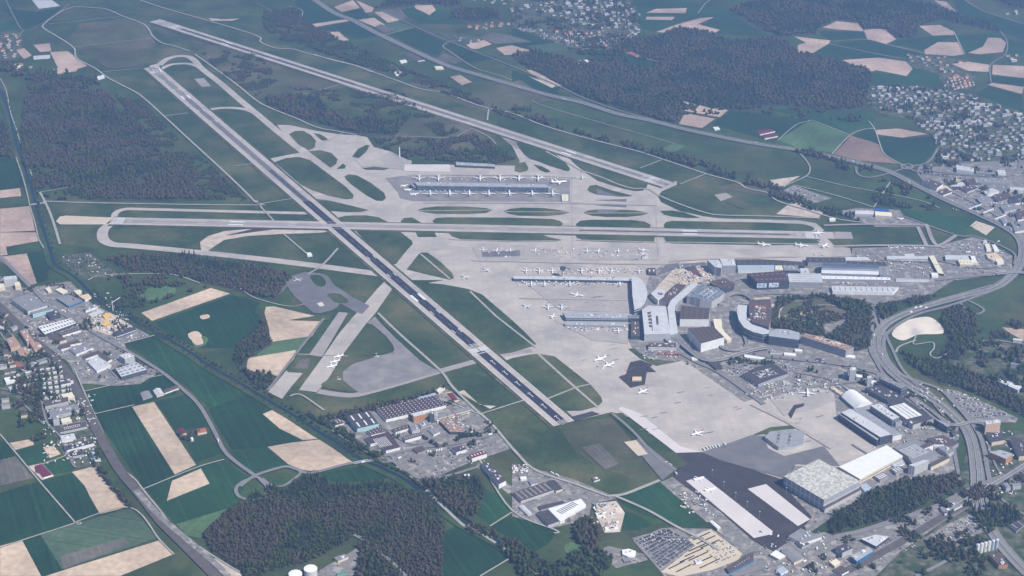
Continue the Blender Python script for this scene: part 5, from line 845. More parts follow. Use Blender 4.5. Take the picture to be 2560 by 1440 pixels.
for i in range(6):
    x = 2442+i*9.5; t = empty('silo', G(x, 1384-i*2.5, 0)); tag(t, ('cream' if i < 4 else 'pale blue')+' silo, '+od(i)+' from the left in the row by the motorway', 'silo', 'silos by the motorway')
    v, f = [], []; cyl(v, f, (0, 0), 4.4, 4.4, 0, 26, 16, False); obj('silo_body', v, f, 'w_white' if i < 4 else 'r_blue', t); v, f = [], []; cyl(v, f, (0, 0), 4.6, 1, 26, 28.5, 16); obj('silo_top', v, f, 'r_light', t)
# control tower, radar mast, stacks
t = empty('control_tower', G(1407, 694)); tag(t, 'airport control tower with dark round cab rising from the middle of the pier', 'control tower')
v, f = [], []; cyl(v, f, (0, 0), 4.5, 3.6, 0, 26, 20, False); obj('shaft', v, f, 'w_pale' if False else 'w_cream', t); v, f = [], []; cyl(v, f, (0, 0), 6, 10, 26, 31, 20); obj('cab_base', v, f, 'w_grey', t); v, f = [], []; cyl(v, f, (0, 0), 9, 10.5, 31, 36, 20); obj('cab_glass', v, f, 'glass', t); v, f = [], []; cyl(v, f, (0, 0), 11, 10, 36, 37.2, 20); obj('cab_roof', v, f, 'r_dark', t); v, f = [], []; cyl(v, f, (0, 0), .4, .2, 37, 45, 8); obj('antenna', v, f, 'white', t)
t = empty('radar_mast', G(999, 393)); tag(t, 'slender white mast standing alone behind the northern apron', 'mast')
v, f = [], []; cyl(v, f, (0, 0), 2.6, 1.8, 0, 42, 14); obj('mast_shaft', v, f, 'white', t); v, f = [], []; cyl(v, f, (0, 0), 3.2, 3.2, 30, 32, 14); obj('mast_platform', v, f, 'w_pale', t); v, f = [], []; cyl(v, f, (0, 0), .7, .2, 42, 50, 8); obj('mast_tip', v, f, 'red', t)
for i, (x, y) in enumerate(((1087, 1050), (1092, 1051))):
    t = empty('chimney', G(x, y)); tag(t, ['left', 'right'][i]+' of two slim white stacks in the southern estate', 'chimney', 'white stacks'); v, f = [], []; cyl(v, f, (0, 0), 1.8, 1.6, 0, 30, 12); obj('stack', v, f, 'white', t); v, f = [], []; cyl(v, f, (0, 0), 1.9, 1.9, 27.5, 29, 12, False); obj('stack_ring', v, f, 'w_grey', t)
def crane(x, y, rz, h, label, m='yellow'):
    t = empty('tower_crane', G(x, y), rz); tag(t, label, 'crane', 'tower cranes')
    v, f = [], []
    for a in (-1, 1):
        for b in (-1, 1): box(v, f, (a, b, h/2), (.35, .35, h))
    for k in range(int(h/4)): box(v, f, (0, 0, k*4+2), (2.3, 2.3, .3))
    obj('crane_mast', v, f, m, t); v, f = [], []; box(v, f, (20, 0, h+.6), (44, 1.2, .6)); box(v, f, (20, 0, h+2.2), (42, .4, .4))
    for k in range(11): box(v, f, (k*4, 0, h+1.4), (.3, .8, 1.8))
    obj('crane_jib', v, f, m, t); v, f = [], []; box(v, f, (-8, 0, h+.6), (12, 1.2, .6)); box(v, f, (-12, 0, h-.8), (3, 2, 3)); obj('counterweight', v, f, 'w_grey', t); v, f = [], []; box(v, f, (0, 0, h+4), (1, 1, 7)); obj('crane_head', v, f, m, t)
crane(1733, 706, .4, 34, 'tower crane over the middle of the terminal construction pit', 'red'); crane(1697, 712, 2.2, 30, 'tower crane at the left end of the terminal construction pit'); crane(1765, 725, -1, 32, 'tower crane beside the octagonal dark office', 'yellow'); crane(1915, 800, 2.6, 42, 'tower crane over the curved office complex', 'red'); crane(283, 780, 1.1, 32, 'tower crane on the left construction site with yellow slabs', 'white'); crane(1140, 1060, 2, 26, 'tower crane above the unfinished shell in the southern estate', 'red')
# floodlight masts on the aprons
def mast_mesh():
    v, f = [], []; cyl(v, f, (0, 0), .35, .2, 0, 24, 6); return mesh('lamp_pole', v, f, 'steel')
LM = mast_mesh(); v, f = [], []; box(v, f, (0, 0, 24.4), (3.4, 1, .9)); LH = mesh('lamp_head', v, f, 'w_white')
MP = P('1725 868 1764 905 1806 937 1851 975 1822 735 1855 660 1913 656 1950 661 1290 680 1602 685 1780 1195 1809 1225 1838 1252 1867 1275 1898 1300 1462 852 1402 852 1965 1240 1990 1263 1818 1120 2005 1115')
for i, (x, y) in enumerate(sorted(MP)):
    t = empty('floodlight_mast', G(x, y)); tag(t, f'tall thin floodlight mast on the apron edge, {od(i)} from the left of the photo', 'lamp mast', 'apron floodlight masts'); link('lamp_pole', LM, t); link('lamp_head', LH, t)
# terminal viaduct (real elevated deck on piers)
def viaduct(name, label, pts, wid, h):
    w = [G(x, y, h) for x, y in catmull(P(pts), False, 6)]; c = w[len(w)//2].copy(); c.z = 0
    t = empty(name, c); tag(t, label, 'bridge'); n = len(w)
    top, f = ribbon([p-c for p in w], wid); bot = [p-Vector((0, 0, 1.4)) for p in top]
    F = f+[tuple(2*n+k for k in q[::-1]) for q in f]+[(i, i+1, 2*n+i+1, 2*n+i) for i in range(n-1)]+[(n+i+1, n+i, 3*n+i, 3*n+i+1) for i in range(n-1)]
    obj('deck', top+bot, F, 'road', t); v, f = [], []
    for off in (-wid/2+.2, wid/2-.2):
        r_, ff = ribbon([p-c+Vector((0, 0, 0)) for p in w], .4)
        for i in range(n-1):
            d = (w[i+1]-w[i]); L = d.length; d.normalize(); nn = Vector((-d.y, d.x, 0)); m_ = (w[i]+w[i+1])/2-c+nn*off; box(v, f, (m_.x, m_.y, m_.z+.5), (L+.3, .35, 1), (d, nn))
    obj('parapet', v, f, 'w_pale' if False else 'r_light', t)
    for i in range(3, n-1, 6):
        p = w[i]-c; v, f = [], []; box(v, f, (p.x, p.y, (h-1.4)/2), (2, 2, h-1.5)); obj('pier', v, f, 'w_grey', t)
viaduct('elevated_road', 'curving elevated road sweeping below the two brown parking garages', '1677 838 1694 850 1712 866 1732 882 1750 895 1778 901 1812 896 1850 884 1885 874 1920 868', 14, 9)
viaduct('elevated_road', 'arched elevated road behind the solar-roofed garage', '1795 760 1813 742 1841 733 1866 738 1885 752', 12, 8); viaduct('elevated_road', 'loop ramp right of the lower parking garage', '1850 790 1858 830 1866 855 1862 868 1840 876 1812 872 1800 862', 9, 6)
viaduct('road_bridge', 'road bridge crossing the motorway at the right roundabout', '2365 1060 2395 1062 2420 1056 2450 1057 2475 1070', 10, 8); viaduct('road_bridge', 'motorway overpass at the far right bend', '2490 684 2530 680 2565 682', 14, 7); viaduct('road_bridge', 'thin railway bridge crossing above the lower motorway', '2395 1262 2450 1230 2510 1195 2565 1160', 12, 9)
viaduct('footbridge', 'white footbridge over the lower right motorway', '2458 1307 2485 1305 2505 1312', 4, 7); viaduct('road_bridge', 'small white bridge over the canal at the perimeter road', '78 511 95 509 112 507', 7, 3); viaduct('road_bridge', 'road bridge over the canal right of the tan field', '885 1158 905 1153 925 1150', 9, 4)
# ================================================================== AIRCRAFT
def tube(sections, n=12):
    v, f = [], []
    for (x, y, z, ry, rz) in sections:
        for i in range(n): a = i/n*math.tau; v.append(Vector((x, y+ry*math.cos(a), z+rz*math.sin(a))))
    for s in range(len(sections)-1):
        for i in range(n): f.append((s*n+i, s*n+(i+1) % n, (s+1)*n+(i+1) % n, (s+1)*n+i))
    f.append(tuple(range(n))[::-1]); f.append(tuple(range((len(sections)-1)*n, len(sections)*n))); return v, f
def foil(a, b, ca, cb, th, mirror=1, vert=False):
    # flat swept wing between root a and tip b (leading edge points), chords ca, cb going back (-x)
    v = []
    for p, c in ((a, ca), (b, cb)):
        for dx, dz in ((0, 0), (-.35*c, th), (-c, 0), (-.35*c, -th)):
            q = Vector(p)+Vector((dx, dz if vert else 0, 0 if vert else dz)); v.append(Vector((q.x, q.y*mirror, q.z)))
        th *= .5
    return v, [(0, 1, 5, 4), (1, 2, 6, 5), (2, 3, 7, 6), (3, 0, 4, 7), (0, 3, 2, 1), (4, 5, 6, 7)]
PM = {}
def plane_meshes(kind, tailm):
    k = (kind, tailm)
    if k in PM: return PM[k]
    parts = []
    if kind == 'jet':      # unit scale: 38 m long
        sec = [(19, 0, 3.4, .1, .1), (18, 0, 3.6, 1, 1), (16, 0, 3.9, 1.8, 1.8), (12, 0, 4, 2, 2.05), (-8, 0, 4, 2, 2.05), (-14, 0, 4.5, 1.4, 1.5), (-18.5, 0, 5.1, .3, .4)]
        parts.append(('fuselage', mesh('fuselage', *tube(sec), 'white')))
        for s in (1, -1): parts.append(('wing', mesh('wing', *foil((4.5, 1.5, 3.0), (-4.2, 17.6, 4.2), 7.2, 1.6, .4, s), 'white')))
        for s in (1, -1): parts.append(('stabilizer', mesh('stabilizer', *foil((-13.2, .6, 5.2), (-17, 6.4, 5.7), 3.6, 1.4, .2, s), 'white')))
        parts.append(('tail_fin', mesh('tail_fin', *foil((-11.5, 0, 5.4), (-17, 0, 12), 6, 2.2, .25, 1, True), tailm)))
        for s in (1, -1): parts.append(('engine', mesh('engine', *tube([(4.6, 5.8*s, 1.9, 1.1, 1.1), (2, 5.8*s, 1.9, 1.25, 1.25), (-.4, 5.8*s, 2.1, .7, .7)], 10), 'engine')))
        v, f = [], []
        for x, y in ((14, 0), (-1.5, 3), (-1.5, -3)): box(v, f, (x, y, 1), (.7, .7, 2))
        parts.append(('landing_gear', mesh('landing_gear', v, f, 'steel')))
    else:                  # small business jet / turboprop, 18 m long in unit scale
        sec = [(9, 0, 1.8, .1, .1), (7.5, 0, 2, .8, .8), (5, 0, 2.1, 1.1, 1.1), (-3, 0, 2.1, 1.1, 1.1), (-9, 0, 2.7, .2, .3)]
        parts.append(('fuselage', mesh('fuselage', *tube(sec, 10), 'white')))
        for s in (1, -1): parts.append(('wing', mesh('wing', *foil((1.5, .8, 1.4), (-1.5, 9, 1.9), 3.2, 1, .2, s), 'white')))
        parts.append(('tail_fin', mesh('tail_fin', *foil((-5, 0, 2.6), (-8.4, 0, 6), 3.2, 1.6, .15, 1, True), tailm)))
        for s in (1, -1): parts.append(('stabilizer', mesh('stabilizer', *foil((-7.6, 0, 5.7), (-9, 3.6, 5.8), 2, 1, .1, s), 'white')))
        for s in (1, -1): parts.append(('engine', mesh('engine', *tube([(-2.5, 1.8*s, 2.6, .5, .5), (-4, 1.8*s, 2.6, .6, .6), (-6, 1.8*s, 2.7, .35, .35)], 8), 'engine')))
    PM[k] = parts; return parts
def plane(x, y, hx, hy, label, size=38, kind='jet', tail='white', group=None):
    """centre pixel, nose direction in the photo"""
    p = G(x, y); d = G(x+hx, y+hy)-p; t = empty('airliner' if kind == 'jet' else 'small_jet', (p.x, p.y, 1.2 if kind == 'jet' else 1.0), math.atan2(d.y, d.x)); s = size/(38 if kind == 'jet' else 18); t.scale = (s, s, s)
    tag(t, label, 'aircraft', group)
    W2 = []
    for nm, me in plane_meshes(kind, tail):
        if nm == 'engine': link(nm, me, W2.pop(0)); continue
        o = link(nm, me, t)
        if nm == 'wing': W2.append(o)
    return t
for i, x in enumerate((1075, 1124, 1173, 1222, 1273, 1330, 1381)):
    plane(x, 487, 0, -10, f'white widebody jet nose-in at the near side of the midfield terminal, {od(i)} from the left', 60, tail='red' if i in (0, 2, 5) else 'white', group='jets at the midfield terminal')
for i, x in enumerate((1048, 1096, 1200, 1250, 1297, 1345)):
    plane(x, 449, 0, 10, f'white widebody jet at the far side of the midfield terminal, {od(i)} from the left', 58, tail='red' if i in (2,) else 'white', group='jets at the midfield terminal')
plane(1398, 459, 12, -1, 'white jumbo parked sideways at the right end of the midfield terminal', 62)
for i, (x, y) in enumerate(((1010, 467), (1022, 477), (1037, 488))): plane(x, y, 10, -2, ['uppermost', 'middle', 'lowest'][i]+' of three small jets at the left end of the midfield terminal', 36, tail='red' if i == 0 else 'white', group='jets at the left end of the midfield terminal')
plane(1455, 446, 0, -10, 'white jet taxiing alone on the pale taxiway right of the midfield terminal', 45); plane(1163, 696, -10, -4, 'white jet taxiing near the grass triangle beside the main runway', 38); plane(1215, 678, 9, 5, 'white jet turning on the apron left of the control tower pier', 36); plane(1316, 769, -9, -4, 'white jet taxiing below the left end of the central apron', 38); plane(1442, 741, 12, 2, 'white jet rolling across the empty apron between the two piers', 45)
for i, (x, y) in enumerate(((1207, 626), (1242, 628), (1275, 628), (1338, 628), (1467, 630), (1496, 630), (1545, 630), (1609, 628), (1608, 638))):
    plane(x, y, (3 if i % 2 else 1), -9, f'white jet on the open stands south of the cross runway, {od(i)} from left', 36, tail=['red', 'white', 'bluepaint', 'white'][i % 4], group='jets on the open stand row') if i < 7 else plane(x, y, 10, (1 if i == 7 else 2), ['upper', 'lower'][i-7]+' of two jets stacked at the right end of the open stand row', 36, tail='white' if i == 7 else 'w_dark', group='jets on the open stand row')
for i, x in enumerate((1315, 1348, 1381, 1454, 1497, 1529, 1597)): plane(x, 680, 0, 10, f'white jet nose-in above the control tower pier, {od(i)} from the left', 40, tail='red' if i in (1, 3, 4, 6) else 'white', group='jets at the control tower pier')
for i, x in enumerate((1328, 1361, 1424, 1549)): plane(x, 713, 0, -10, f'white jet nose-in below the control tower pier, {od(i)} from the left', 42, tail='red' if i % 2 else 'bluepaint', group='jets below the control tower pier')
plane(1370, 771, 0, 10, 'left of two white jets above the blue-grey pier', 38); plane(1404, 771, 0, 10, 'right of two white jets above the blue-grey pier', 38); plane(1382, 793, 6, -9, 'white jet at the left tip of the blue-grey pier', 36); plane(1545, 830, 0, -10, 'white jet nose-in below the right end of the blue-grey pier', 38)
plane(1500, 901, -10, 3, 'upper of two white jets parked on the apron near the dark asphalt wedge', 44); plane(1521, 916, -10, 3, 'lower of two white jets parked on the apron near the dark asphalt wedge', 40); plane(1607, 982, -10, 4, 'white jet with red fittings on the wide tan apron', 40, tail='red'); plane(1743, 1087, -10, 3, 'white jet parked at the near edge of the wide tan apron', 40, tail='red')
plane(1748, 1200, 10, -3, 'upper of two white jets on the long pale slab of the dark apron', 33, tail='white'); plane(1776, 1227, 10, -3, 'lower of two white jets on the long pale slab of the dark apron', 33, tail='white')
for i, (x, y) in enumerate(((846, 894), (837, 907), (829, 919))): plane(x, y, -10, 2, ['uppermost', 'middle', 'lowest'][i]+' of three white jets in a row on the old diagonal runway', 34, group='jets on the old runway')
plane(943, 893, 4, 6, 'small white aircraft at the edge of the triangular grey apron', 20, 'small'); plane(848, 950, 5, 4, 'small aircraft at the corner of the triangular grey apron', 16, 'small', 'w_dark'); plane(743, 702, -8, -6, 'white propeller aircraft on the dark helipad apron', 36); plane(2018, 986, 0, -10, 'big white jet parked nose-up on the apron before the hangars', 52); plane(398, 178, 6, 8, 'white jet lined up at the far threshold of the main runway', 60); plane(2045, 586, -10, 0, 'jet with blue tail on the right threshold of the cross runway', 45, tail='bluepaint')
plane(1910, 615, 12, 1, 'left of two white jets taxiing along the lane below the cross runway', 46); plane(2004, 617, 12, 1, 'right of two white jets taxiing along the lane below the cross runway', 46); plane(2062, 617, 8, -7, 'jet turning at the right end of the parallel taxiway', 44); plane(2037, 637, 0, -10, 'left of two small jets beside the dark cargo hall', 18, 'small'); plane(2057, 638, 0, -10, 'right of two small jets beside the dark cargo hall', 18, 'small')
for i, (x, y) in enumerate(P('2228 621 2242 620 2256 619 2272 622 2288 621 2305 622 2250 633 2296 633 2228 648 2244 648 2262 660 2254 673 2300 672 2312 650')): plane(x, y, *[(10, 1), (9, -2), (8, 3), (0, -10)][i % 4], f'small white jet on the private apron, {od(i)} in reading order', 20, 'small', ['white', 'w_dark', 'white'][i % 3], 'small jets on the private apron')
plane(2252, 549, 10, -1, 'white jet with blue tail before the arched hangars', 26, 'small', 'bluepaint'); plane(2405, 615, 9, 3, 'white jet on the small apron right of the crossing taxiways, upper one', 22, 'small'); plane(2420, 632, 9, -3, 'white jet on the small apron right of the crossing taxiways, lower one', 22, 'small')

# boarding bridges
v, f = [], []; box(v, f, (0, 0, 4.5), (3, 22, 2.8)); BR = mesh('bridge_tunnel', v, f, 'r_white'); v, f = [], []; box(v, f, (0, 9, 1.6), (2, 1.2, 3.1)); BL = mesh('bridge_leg', v, f, 'steel'); v, f = [], []; box(v, f, (0, -12.5, 4.6), (5, 4, 3.4)); BH = mesh('bridge_head', v, f, 'w_grey')
def bridge(x, y, a, label, g):
    t = empty('boarding_bridge', G(x, y), a); tag(t, label, 'boarding bridge', g)
    for nm, me in (('bridge_tunnel', BR), ('bridge_leg', BL), ('bridge_head', BH)): link(nm, me, t)
for i, x in enumerate((1062, 1090, 1112, 1139, 1161, 1189, 1212, 1239, 1262, 1290, 1317, 1345)): bridge(x, 479, .1, f'white boarding bridge on the near side of the midfield terminal, {od(i)} from the left', 'midfield boarding bridges')
for i, x in enumerate((1305, 1340, 1372, 1412, 1440, 1490, 1540)): bridge(x, 706, .3, f'boarding bridge below the control tower pier, {od(i)} from the left', 'pier boarding bridges')
for i, x in enumerate((1463, 1508, 1524, 1560)): bridge(x, 817, .1, f'boarding bridge below the blue-grey pier, {od(i)} from the left', 'blue-grey pier boarding bridges')
# ================================================================== VEHICLES
CARC = ['white', 'w_grey', 'r_dark', 'w_dark', 'r_light', 'steel', 'r_dark', 'red', 'bluepaint']; CW = [0, 0, 0, 1, 2, 3, 4, 4, 5, 6, 0, 4, 1, 3, 2, 6, 0, 8]
def car_mesh(m):
    v, f = [], []; box(v, f, (0, 0, .65), (4.5, 1.8, .8)); k = len(f); box(v, f, (-.2, 0, 1.25), (2.4, 1.6, .55)); me = mesh('parked_car', v, f, [m, 'glass'], [0]*k+[1]*(len(f)-k-0) ); return me
CM = [car_mesh(m) for m in CARC]; CN = ['white', 'grey', 'black', 'dark blue', 'silver', 'metallic grey', 'black', 'red', 'blue']
def van_mesh(m):
    v, f = [], []; box(v, f, (0, 0, 2), (9, 2.6, 3.2)); box(v, f, (5.6, 0, 1.5), (2, 2.4, 2.2)); return mesh('truck', v, f, m)
VM = van_mesh('white'); BUSM = van_mesh('red')
rest = []                                 # cars beyond the 300 that show largest
allcars = []
def lot(corners, rows, cols, fill, desc, seed=1, mix=None):
    R_ = random.Random(seed); q = [G(x, y, 1.5) for x, y in P(corners)]
    ax = (q[1]-q[0]).normalized(); ang = math.atan2(ax.y, ax.x)+math.pi/2
    for r_ in range(rows):
        k = 0
        for c in range(cols):
            if R_.random() > fill: continue
            p = quadpt(q, (c+.5)/cols, (r_+.5+(.17 if r_ % 2 else -.17))/rows); allcars.append((p, ang, R_.choice(mix or CW), f'in row {od(r_)} from the far side, {od(k)} from the left, of {desc}' if False else (desc, r_, k))); k += 1
dark = [2, 3, 2, 3, 6, 4, 0, 1, 2]
lot('1588 1352 1668 1321 1702 1341 1622 1388', 9, 26, .93, 'the dark lot, far half', 1, dark); lot('1624 1390 1703 1343 1735 1362 1652 1422', 9, 26, .93, 'the dark lot, near half', 2, dark)
lot('1756 1365 1812 1350 1848 1386 1790 1410', 8, 12, .5, 'the beige lot', 3)
lot('2375 985 2425 985 2525 1040 2440 1050', 9, 26, .8, 'the lot right of the motorway', 4); lot('2318 1345 2425 1292 2452 1325 2370 1375', 7, 20, .6, 'the lot beside the lower-right railway', 5)
lot('2240 1345 2330 1290 2345 1297 2258 1352', 2, 22, .7, 'the upper railway parking strip', 6); lot('2140 1395 2240 1345 2250 1355 2160 1403', 2, 20, .6, 'the lower railway parking strip', 7)
lot('1962 477 1985 465 2045 487 2030 502', 6, 16, .85, 'the runway-end lot', 8); lot('2425 568 2440 556 2485 570 2463 585', 4, 10, .4, 'the striped bend lot', 9)
lot('1815 925 1870 912 1885 922 1830 938', 4, 16, .7, 'the small lot above the freight block', 10); lot('1935 895 2000 915 1990 935 1940 915', 4, 14, .5, 'the lot right of the freight block', 11); lot('1070 1168 1200 1140 1215 1155 1085 1190', 5, 26, .28, 'the tree-side estate lot', 12); lot('1100 1140 1190 1105 1205 1112 1120 1150', 4, 22, .5, 'the pale estate car park', 13)
lot('1690 1170 1705 1165 1680 1150 1660 1155', 4, 8, .8, 'the white vehicle yard', 14, [0]); lot('310 845 345 830 375 835 330 850', 2, 16, .5, 'the showroom forecourt', 15); lot('165 862 215 838 235 850 190 868', 5, 14, .3, 'the store car park at left', 16)
lot('1835 760 1855 750 1845 775 1830 790', 3, 8, .6, 'the ramp car park by the loop road', 17, [0, 4]); lot('1735 1235 1780 1270 1800 1300 1770 1285', 2, 12, .5, 'the slab service strip', 18, [0, 3, 4]); lot('2245 1010 2300 1000 2330 1030 2290 1035', 1, 6, .5, 'the yard', 19)
lot('190 925 225 915 250 935 215 945', 3, 12, .5, 'the grey lot left of the blue office', 20); lot('40 780 90 815 80 822 30 790', 2, 12, .4, 'the lot along the left railway', 21); lot('2190 1400 2280 1355 2290 1365 2205 1410', 2, 16, .4, 'the lot by the blue building', 22)
allcars.sort(key=lambda c: (c[0]-CAM).length)
for p, a, m, (desc, r_, k) in allcars[:300]:
    o = link('parked_car', CM[m], None, (p.x, p.y, 1.4)); o.rotation_euler = (0, 0, a+random.uniform(-.03, .03))
    tag(o, f'{CN[m]} car, {od(k)} from left in {od(r_)} row of {desc}', 'car', 'cars in '+desc)
V, F, MI = [], [], []
for p, a, m, _ in allcars[300:]:
    k = len(F); box(V, F, (p.x, p.y, 2.2), (4.4, 1.8, 1.4), (Vector((math.cos(a), math.sin(a), 0)), Vector((-math.sin(a), math.cos(a), 0)))); MI += [m]*(len(F)-k)
tag(obj('parked_cars', V, F, CARC, mi=MI), kind='stuff')
for i, (x0, y0, x1, y1) in enumerate(((1732, 1352, 1775, 1332), (1742, 1361, 1788, 1341), (1752, 1371, 1800, 1351), (1722, 1380, 1765, 1360), (1712, 1393, 1758, 1372), (1722, 1403, 1770, 1381), (1700, 1407, 1738, 1390), (1732, 1414, 1782, 1392), (1672, 1424, 1712, 1404), (1690, 1432, 1730, 1412), (1750, 1422, 1800, 1398))):
    A_, B_ = G(x0, y0), G(x1, y1); L_ = (B_-A_).length; dd = (B_-A_).normalized(); V, F = [], []; R_ = random.Random(i); nn = Vector((-dd.y, dd.x, 0))
    for k in range(int(L_/2.2)):
        p = A_+dd*(k*2.2+1.1); box(V, F, (p.x, p.y, 1.8+R_.uniform(-.2, .3)), (2.3, R_.uniform(1.8, 3), 1.6+R_.uniform(0, .8)), (dd, nn))
    o = obj('hedge', [p-A_ for p in V], F, 'hedge', None, A_); tag(o, f'dark clipped hedge between the bays of the beige car park, {od(i)} from its upper end', 'hedge', 'hedges in the beige car park')
# driving vehicles on the motorway and roads
hw = catmull(P(HW), False, 10); R_ = random.Random(5); n_ = 0
for i in range(64):
    k = R_.randrange(60, len(hw)-12); a, b = G(*hw[k], 4.0), G(*hw[k+1], 4.0); d = (b-a).normalized(); nn = Vector((-d.y, d.x, 0)); side = R_.choice((-1, 1)); p = a+nn*side*R_.choice((5, 9))
    hw_i = k; allc = R_.choice((0, 0, 0, 2, 4)); tr = R_.random() < .3
    o = link('truck' if tr else 'car', VM if tr else CM[allc], None, (p.x, p.y, 4.0)); o.rotation_euler = (0, 0, math.atan2(d.y, d.x)+(math.pi if side > 0 else 0)); o['_k'] = k
    n_ += 1
mv = sorted([o for o in C.objects if '_k' in o], key=lambda o: o['_k'])
for i, o in enumerate(mv):
    tr = o.name.startswith('truck'); tag(o, f'{"white truck" if tr else "car"} driving on the motorway, {od(i)} vehicle along it from the top left', 'truck' if tr else 'car', 'traffic on the motorway'); del o['_k']
for i, (x, y, hx, hy) in enumerate(((907, 1156, 10, -3), (998, 1146, 10, -4), (1225, 1087, 8, -2), (1380, 1183, 6, 3), (1392, 1188, 6, 3), (545, 1101, 3, 8), (1180, 1082, 9, -3), (1070, 1130, 4, -9), (1076, 1131, 4, -9), (1092, 1128, 4, -9), (1098, 1127, 4, -9), (1104, 1126, 4, -9), (1840, 905, 8, 4), (2105, 985, 4, 2), (2120, 975, 5, 2), (2098, 968, 5, 2))):
    d = G(x+hx, y+hy)-G(x, y); p = G(x, y, 4); o = link('truck', VM, None, (p.x, p.y, 4)); o.rotation_euler = (0, 0, math.atan2(d.y, d.x)); tag(o, f'white truck parked or driving near the estates, {od(i)} of those scattered in the lower middle' if False else 'white '+['truck on the canal bridge road', 'truck just right of the roundabout', 'truck on the estate road by the fence', 'left of two trucks on the diagonal road', 'right of two trucks on the diagonal road', 'truck on the road beside the orange farmhouse', 'truck below the tower crane of the estate', 'trailer in the pale yard, first from left', 'trailer in the pale yard, second from left', 'trailer in the pale yard, third from left', 'trailer in the pale yard, fourth from left', 'trailer in the pale yard, fifth from left', 'truck near the viaduct bend', 'truck above the arched hangar, lowest of three', 'truck above the arched hangar, middle of three', 'truck above the arched hangar, uppermost of three'][i], 'truck', 'white trucks')
for i, x in enumerate((1647, 1662, 1668, 1674, 1684, 1690, 1696)):
    p = G(x, 886+i*.3, 1.9); o = link('airport_bus', BUSM, None, (p.x, p.y, 1.9)); o.rotation_euler = (0, 0, 1.2); tag(o, f'red bus parked below the terminal, {od(i)} from the left', 'bus', 'red buses')
for i, (x, y) in enumerate(P('1760 1125 1768 1122 1775 1120 1782 1119 1789 1118 1797 1116 1690 1185 1812 1112')):
    p = G(x, y, 1.9); o = link('apron_truck', VM, None, (p.x, p.y, 2.8)); o.rotation_euler = (0, 0, 1.9); tag(o, f'white service truck at the lower edge of the tan apron, {od(i)} of its line', 'truck', 'service trucks on the apron')
# ground equipment round the stands: too many small pieces to count
V, F = [], []; R_ = random.Random(9)
for (x0, x1, y0, y1, n_) in ((1030, 1400, 470, 482, 150), (1040, 1400, 444, 452, 60), (1200, 1620, 622, 645, 60), (1290, 1570, 705, 716, 110), (1300, 1600, 672, 688, 80), (1420, 1570, 815, 830, 60), (1490, 1530, 895, 925, 8), (1600, 1700, 880, 900, 20), (2210, 2330, 650, 690, 22), (1990, 2100, 950, 985, 50), (1865, 2000, 950, 990, 60), (1075, 1180, 1030, 1075, 50), (1480, 1545, 1262, 1325, 60), (1690, 1790, 665, 720, 160), (1700, 1770, 1230, 1290, 30), (230, 320, 780, 825, 90), (1280, 1320, 1165, 1185, 40), (1860, 1925, 760, 800, 60), (60, 330, 730, 930, 160), (110, 240, 990, 1160, 160), (2090, 2240, 640, 720, 80), (2160, 2390, 960, 1120, 160), (1880, 2000, 960, 1000, 40), (2400, 2510, 605, 690, 70), (2380, 2530, 440, 530, 90), (1900, 2080, 1330, 1440, 70), (2460, 2550, 1080, 1240, 60)):
    for k in range(n_):
        p = G(R_.uniform(x0, x1), R_.uniform(y0, y1), 0); a = R_.uniform(0, 3); box(V, F, (p.x, p.y, 3.4), (R_.uniform(3, 9), R_.uniform(2, 3.4), R_.uniform(2, 3.4)), (Vector((math.cos(a), math.sin(a), 0)), Vector((-math.sin(a), math.cos(a), 0))))
MI = [R_.choice((0, 0, 1, 2, 3, 0)) for _ in range(len(F)//6) for __ in range(6)]
tag(obj('ground_equipment', V, F, ['white', 'w_grey', 'r_tan', 'w_dark'], mi=MI), kind='stuff')
# ================================================================== HOUSES
HM = {}
def house_meshes(w, d, h, rh, wm, rm):
    k = (w, d, h, rh, wm, rm)
    if k not in HM:
        wv = [Vector((x*w/2, y*d/2, 0)) for x, y in ((-1, -1), (1, -1), (1, 1), (-1, 1))]; v, f = prism(wv, 0, h, cap=False)
        n = len(v); v += [Vector((-w/2, 0, h+rh*.97)), Vector((w/2, 0, h+rh*.97))]; f += [(7, 4, n), (5, 6, n+1)]
        a = mesh('wall', v, f, wm); o = .5
        v = [Vector((-w/2-o, -d/2-o, h-.2)), Vector((w/2+o, -d/2-o, h-.2)), Vector((w/2+o, 0, h+rh)), Vector((-w/2-o, 0, h+rh)), Vector((w/2+o, d/2+o, h-.2)), Vector((-w/2-o, d/2+o, h-.2))]
        HM[k] = (a, mesh('roof', v, [(0, 1, 2, 3), (3, 2, 4, 5)], rm))
    return HM[k]
STY = dict(w=[(14, 10, 6, 4, 'w_house', 'r_brown'), (13, 11, 7, 4, 'w_house', 'r_dark'), (16, 11, 7, 4, 'w_cream', 'r_brown'), (16, 12, 7, 3.5, 'w_pale', 'r_brown'), (20, 12, 9, 1.2, 'w_house', 'r_grey'), (17, 12, 8, 1.2, 'w_pale', 'r_light')],
    r=[(14, 11, 6, 4, 'w_house', 'r_salmon'), (18, 12, 7, 5, 'w_cream', 'r_red'), (13, 10, 6, 4, 'w_house', 'r_brown')], g=[(10, 8.5, 6, 1.2, 'w_house', 'r_light')], b=[(26, 12, 11, 1.5, 'w_house', 'r_light'), (22, 12, 12, 1.2, 'w_pale', 'r_grey'), (18, 13, 9, 2, 'w_cream', 'r_brown')], a=[(5, 4, 2.6, .8, 'w_house', 'r_light'), (5, 4, 2.6, .8, 'w_grey', 'r_brown')])
SN = {'r_brown': 'brown', 'r_dark': 'dark', 'r_light': 'pale flat', 'r_grey': 'grey', 'r_salmon': 'salmon', 'r_red': 'red', 'r_white': 'white flat'}
houses = []
